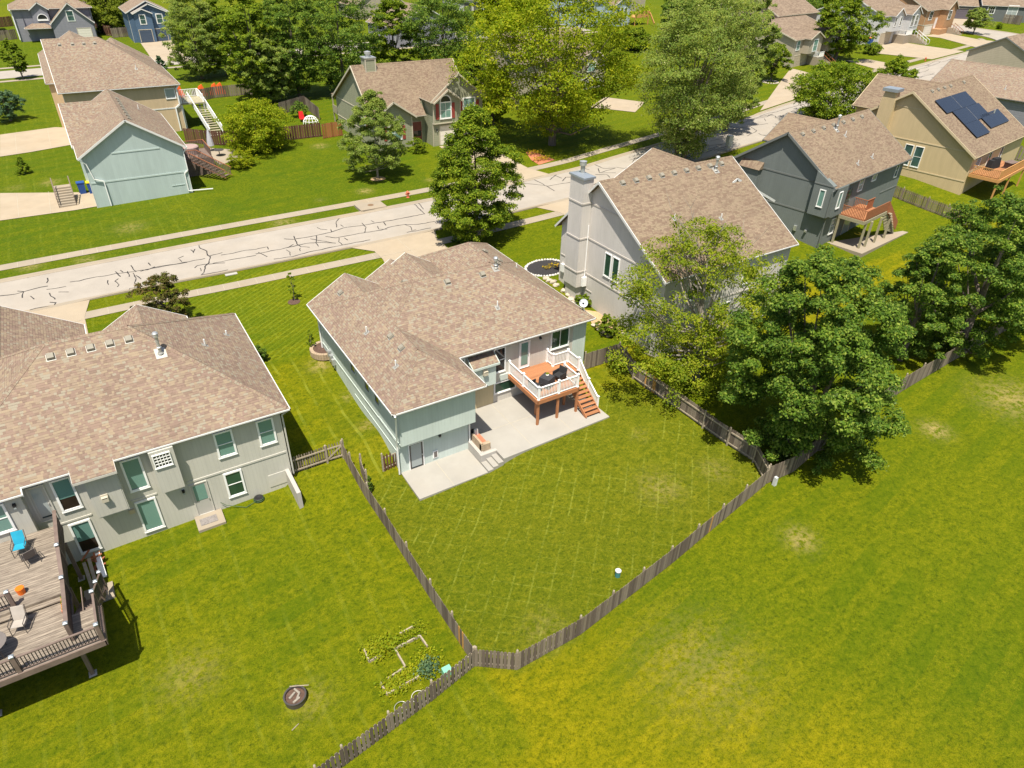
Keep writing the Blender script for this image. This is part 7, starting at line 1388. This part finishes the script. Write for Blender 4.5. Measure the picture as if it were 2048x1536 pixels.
def bin_(u, v, lid, lab, s_=1.):
    c = at(u, v); t = Thing('wheelie_bin', lab, 'bin', tuple(c), group='recycling bins'); mb = MB(); w_ = .3 * s_; h = 1.0 * s_; mb.hexa([(c.x - w_ * .8, c.y - w_ * .8, c.z), (c.x + w_ * .8, c.y - w_ * .8, c.z), (c.x + w_ * .8, c.y + w_ * .8, c.z), (c.x - w_ * .8, c.y + w_ * .8, c.z)], [(c.x - w_, c.y - w_, c.z + h), (c.x + w_, c.y - w_, c.z + h), (c.x + w_, c.y + w_, c.z + h), (c.x - w_, c.y + w_, c.z + h)]); t.part(mb, 'body', 'plastic_blue')
    mb = MB(); mb.box(c.x - w_ * 1.1, c.x + w_ * 1.1, c.y - w_ * 1.1, c.y + w_ * 1.1, c.z + h, c.z + h + .08); t.part(mb, 'lid', lid)
    for sx in (-1, 1): mb = MB(); mb.cyl((c.x + sx * w_ * .9, c.y + w_, c.z + .12), (c.x + sx * w_ * 1.05, c.y + w_, c.z + .12), .12, .12, 12); t.part(mb, 'wheel', 'black_metal')
bin_(167, 387, 'plastic_blue', 'blue wheelie bin with a blue lid by the pale teal house', 1.2); bin_(186, 386, 'plastic_yellow', 'blue wheelie bin with a yellow lid by the pale teal house', 1.2); bin_(279, 84, 'plastic_yellow', 'blue bin with a yellow lid before the blue house garage', 1.9); bin_(1737, 92, 'plastic_orange', 'dark blue bin with an orange lid beside the white split-level house', 1.7)
t = entry_steps(-3.4, 84.2, 2.2, 8, 0, 1.6, 'side entry steps with brown rails beside the pale teal house', rail='deck_brown')
def hydrant(u, v, lab):
    c = at(u, v); t = Thing('fire_hydrant', lab, 'hydrant', tuple(c), group='fire hydrants'); mb = MB(); mb.lathe(tuple(c), [(.2, 0), (.2, .06), (.13, .08), (.13, .5), (.18, .52), (.18, .58), (.14, .66), (.05, .74), (.04, .8)], 12); t.part(mb, 'barrel', 'hydrant_red'); mb = MB(); mb.cyl(c + Vector((-.26, 0, .42)), c + Vector((.26, 0, .42)), .08, .08, 10); t.part(mb, 'side_outlets', 'hydrant_red')
hydrant(815.8, 395, 'faded red fire hydrant on the verge across the street'); hydrant(1850, 122, 'fire hydrant on the verge of the white split-level house'); hydrant(2003, 131, 'dark hydrant by the driveway near the right edge')
c = at(1455, 302); t = Thing('mailbox', 'large grey cluster mailbox by the street behind the grey roof', 'mailbox', tuple(c)); mb = MB(); mb.box(c.x - .35, c.x + .35, c.y - .3, c.y + .3, c.z + .7, c.z + 2.0); t.part(mb, 'cabinet', 'steel_box'); mb = MB(); mb.box(c.x - .12, c.x + .12, c.y - .12, c.y + .12, c.z, c.z + .7); t.part(mb, 'pedestal', 'steel_box')
# flower bed at the sage driveway
c = at(1078, 316); bed('mulch_bed', px([(1052, 305), (1066, 303), (1110, 320), (1078, 330), (1062, 320)]), 'terracotta'); P = []
mb = MB(); rr = random.Random(6)
for u, v in ((1063, 309), (1075, 322), (1089, 320), (1080, 308)):
    q = at(u, v)
    for i in range(90): p = q + Vector((rr.gauss(0, .35), rr.gauss(0, .3), rr.uniform(.1, .55))); a = Vector((rr.uniform(-1, 1), rr.uniform(-1, 1), .4)) * .12; b = Vector((rr.uniform(-1, 1), rr.uniform(-1, 1), 0)) * .09; mb.face([p - a, p + b, p + a, p - b])
single(mb, 'flower_clump', 'leaf_flower', 'yellow-flowering clumps in the red mulch bed by the driveway', 'flowers')
# teal house garden: deck, umbrella, patio
t = Thing('wooden_deck', 'dark brown deck with stairs and hot tub behind the pale teal house', 'deck', (12, 88, 2.6)); mb = MB(); mb.box(9.6, 13.2, 88, 92.5, 4.3, 4.45); t.part(mb, 'deck_boards', 'deck_brown'); rl_, bl_ = MB(), MB(); railing([(9.7, 88, 4.45), (11.5, 88, 4.45)], 1., None, rl_, bl_, sp=.2, bal=.07); railing([(13.1, 88, 4.45), (13.1, 92.4, 4.45), (9.7, 92.4, 4.45)], 1., None, rl_, bl_, sp=.2, bal=.07); railing([(11.5, 88, 4.45), (14.5, 85.2, 2.8)], 1., None, rl_, bl_, sp=.2, bal=.07); railing([(10.5, 87.2, 4.45), (13.6, 84.3, 2.8)], 1., None, rl_, bl_, sp=.2, bal=.07); t.part(rl_, 'rail', 'wood_red'); t.part(bl_, 'balusters', 'deck_brown')
for i in range(9): f = i / 9; mb = MB(); a = Vector((11.0 + 3.0 * f, 87.6 - 2.85 * f, 4.4 - 1.6 * f)); mb.beam(a - Vector((.5, .4, 0)), a + Vector((.5, .4, 0)), .3, .05); t.part(mb, 'stair_tread', 'deck_brown')
mb = MB(); mb.box(9.6, 13.2, 87.95, 88.02, 2.4, 4.3); t.part(mb, 'skirt', 'deck_brown')
mb = MB(); mb.lathe((11.2, 90.6, 4.45), [(1.0, 0), (1.05, .8), (.95, .9), (.05, .98)], 20); single(mb, 'hot_tub', 'hot_tub', 'covered hot tub on the dark brown deck', 'hot tub')
for u, v, lab in ((424, 302, 'closed grey parasol by the garden patio table'),): c = at(u, v); t = Thing('parasol', lab, 'umbrella', tuple(c)); mb = MB(); mb.cyl(c, c + Vector((0, 0, 2.9)), .04, .03, 8); t.part(mb, 'pole', 'metal_galv'); mb = MB(); mb.lathe(tuple(c), [(.45, .7), (.36, 1.4), (.2, 2.2), (.05, 2.8)], 10); t.part(mb, 'canopy', 'canvas_grey')
c = at(440, 312); bed('patio', px([(418, 296), (470, 300), (488, 318), (440, 330), (425, 318)]), 'concrete_walk', .04); mb = MB(); mb.cyl(c + Vector((0, 0, .75)), c + Vector((0, 0, .8)), .6, .6, 16); mb.cyl(c, c + Vector((0, 0, .75)), .05, .05, 8); single(mb, 'patio_table', 'metal_frame', 'round dark table on the garden patio by the parasol', 'table')
# background fences
F2 = dict(pw=.28, gap=.04, dog=False, rail='fence_rail', caps=False)
fence('board_fence', 'dark brown board fence from the pale teal house to the sage lot', px([(372, 285), (440, 291), (490, 288), (560, 283), (644, 273)]), h=1.8, mat='picket_brown', side=1, **F2)
fence('wooden_gate', 'orange-brown gate panel between the dark fence and the sage house', px([(646, 278), (655, 276), (686, 271)]), h=1.9, mat='picket_orange', side=1, cat='gate', **F2)
fence('board_fence', 'weathered grey fence with orange covers behind the large tan house', px([(388, 205), (430, 196), (490, 190), (560, 188)]), h=1.7, side=1, **F2); fence('board_fence', 'weathered fence under the dark trees left of the sage house', px([(560, 230), (610, 215), (640, 240)]), h=1.7, side=1, **F2)
fence('board_fence', 'brown fence between the lavender and blue houses', px([(172, 40), (200, 62), (214, 72), (225, 72)]), h=2.2, mat='picket_brown', side=1, **F2); fence('board_fence', 'weathered fence beyond the willow', px([(182, 52), (225, 46)]), h=2.0, side=1, **F2); fence('board_fence', 'low fence at the far left below the grey wall', px([(0, 82), (36, 78)]), h=2, side=1, **F2); fence('board_fence', 'weathered fence left of the blue house', px([(225, 76), (262, 73)]), h=2.0, side=1, **F2); fence('board_fence', 'brown fence at the left edge of the photo', px([(0, 55), (28, 52)]), h=2.2, mat='picket_brown', side=1, **F2)
fence('board_fence', 'weathered board fence to the right of the sage house', px([(955, 190), (1010, 210), (1040, 222)]), h=1.8, side=1, **F2); fence('board_fence', 'pale board fence on the slate house lawn', px([(2003, 46), (2040, 50)]), h=2.2, side=1, **F2); fence('board_fence', 'board fence right of the beige house deck', px([(2022, 318), (2048, 324), (2090, 334)]), h=1.8, side=1, **F2)
for i, (u, v, w_, lab) in enumerate(((362, 197, 1.6, 'orange tarp cover left of the white stair'), (405, 192, 1.5, 'orange tarp cover on the fence, the middle one'), (431, 189, 1.5, 'orange tarp cover on the fence, the narrow one'), (442, 188, 1.5, 'orange tarp cover on the fence, the rightmost one'))):
    c = at(u, v); mb = MB(); mb.hexa([(c.x - .9, c.y - .3, c.z), (c.x + .9, c.y - .3, c.z), (c.x + .9, c.y + .3, c.z), (c.x - .9, c.y + .3, c.z)], [(c.x - .35, c.y - .1, c.z + w_), (c.x + .2, c.y - .1, c.z + w_ + .3), (c.x + .2, c.y + .1, c.z + w_ + .3), (c.x - .35, c.y + .1, c.z + w_)]); single(mb, 'tarp', 'tarp_orange', lab, 'tarp', group='orange tarps by the fence')
c = at(606, 243); t = Thing('lawn_chair', 'red plastic lawn chair near the dark fence', 'chair', tuple(c)); mb = MB(); mb.box(c.x - .4, c.x + .4, c.y - .4, c.y + .4, c.z + .35, c.z + .45); t.part(mb, 'seat', 'plastic_red'); mb = MB(); mb.hexa([(c.x - .4, c.y + .3, c.z + .4), (c.x + .4, c.y + .3, c.z + .4), (c.x + .4, c.y + .4, c.z + .4), (c.x - .4, c.y + .4, c.z + .4)], [(c.x - .3, c.y + .6, c.z + 1.3), (c.x + .3, c.y + .6, c.z + 1.3), (c.x + .3, c.y + .7, c.z + 1.3), (c.x - .3, c.y + .7, c.z + 1.3)]); t.part(mb, 'backrest', 'plastic_red')
c = at(622, 247); t = Thing('play_dome', 'white climbing dome near the dark fence', 'climbing frame', tuple(c)); mb = MB()
for a in np.linspace(0, 3.14, 7): mb.tube([(c.x + 1.1 * math.cos(b) * math.cos(a), c.y + 1.1 * math.cos(b) * math.sin(a), c.z + 1.1 * math.sin(b)) for b in np.linspace(0, 3.14, 10)], .04, 5)
for h in (.4, .8): mb.tube([(c.x + math.sqrt(1.21 - h * h) * math.cos(b), c.y + math.sqrt(1.21 - h * h) * math.sin(b), c.z + h) for b in np.linspace(0, 6.28, 16)], .04, 5)
t.part(mb, 'frame', 'vinyl_white')
# parked car at the right edge
def car(u, v, yaw, paint, lab):
    c = at(u, v); t = Thing('parked_car', lab, 'car', (0, 0, 0)); t.o.location = c + Vector((0, 0, .08)); t.o.rotation_euler = (0, 0, R(yaw)); t.inv = Matrix.Identity(4)
    prof = [(-2.2, .35), (-2.25, .75), (-2.1, .92), (-1.35, .98), (-.75, 1.42), (.55, 1.45), (1.25, .98), (2.0, .85), (2.25, .6), (2.2, .35)]; mb = MB(); L_ = [(x, -.88 if z < .95 else -.68, z) for x, z in prof]; R_ = [(x, -y, z) for x, y, z in L_]
    mb.face(L_[::-1] if False else L_); mb.face(R_[::-1])
    for i in range(len(prof)): j = (i + 1) % len(prof); mb.face([L_[j], L_[i], R_[i], R_[j]])
    t.part(mb, 'body', paint)
    for nm, q in (('windscreen', ((.6, 1.42), (1.2, 1.0))), ('rear_window', ((-.8, 1.40), (-1.3, 1.0)))): (x0, z0), (x1, z1) = q; mb = MB(); mb.face([(x0, -.6, z0 + .012), (x0, .6, z0 + .012), (x1, .72, z1 + .02), (x1, -.72, z1 + .02)]); t.part(mb, nm, 'glass_dark')
    for x in (-1.4, 1.4):
        for y in (-.86, .86): mb = MB(); mb.cyl((x, y - .1, .3), (x, y + .1, .3), .31, .31, 16); wh = t.part(mb, 'wheel', 'black_metal'); mb = MB(); mb.cyl((x, y - .105, .3), (x, y + .105, .3), .18, .18, 12); t.part(mb, 'rim', 'metal_galv').parent = wh
    for y in (-.6, .6): mb = MB(); mb.box(2.18, 2.27, y - .15, y + .15, .62, .74); t.part(mb, 'headlight', 'vinyl_white')
car(2022, 138, 20, 'car_paint', 'pale silver car on the driveway at the right edge')
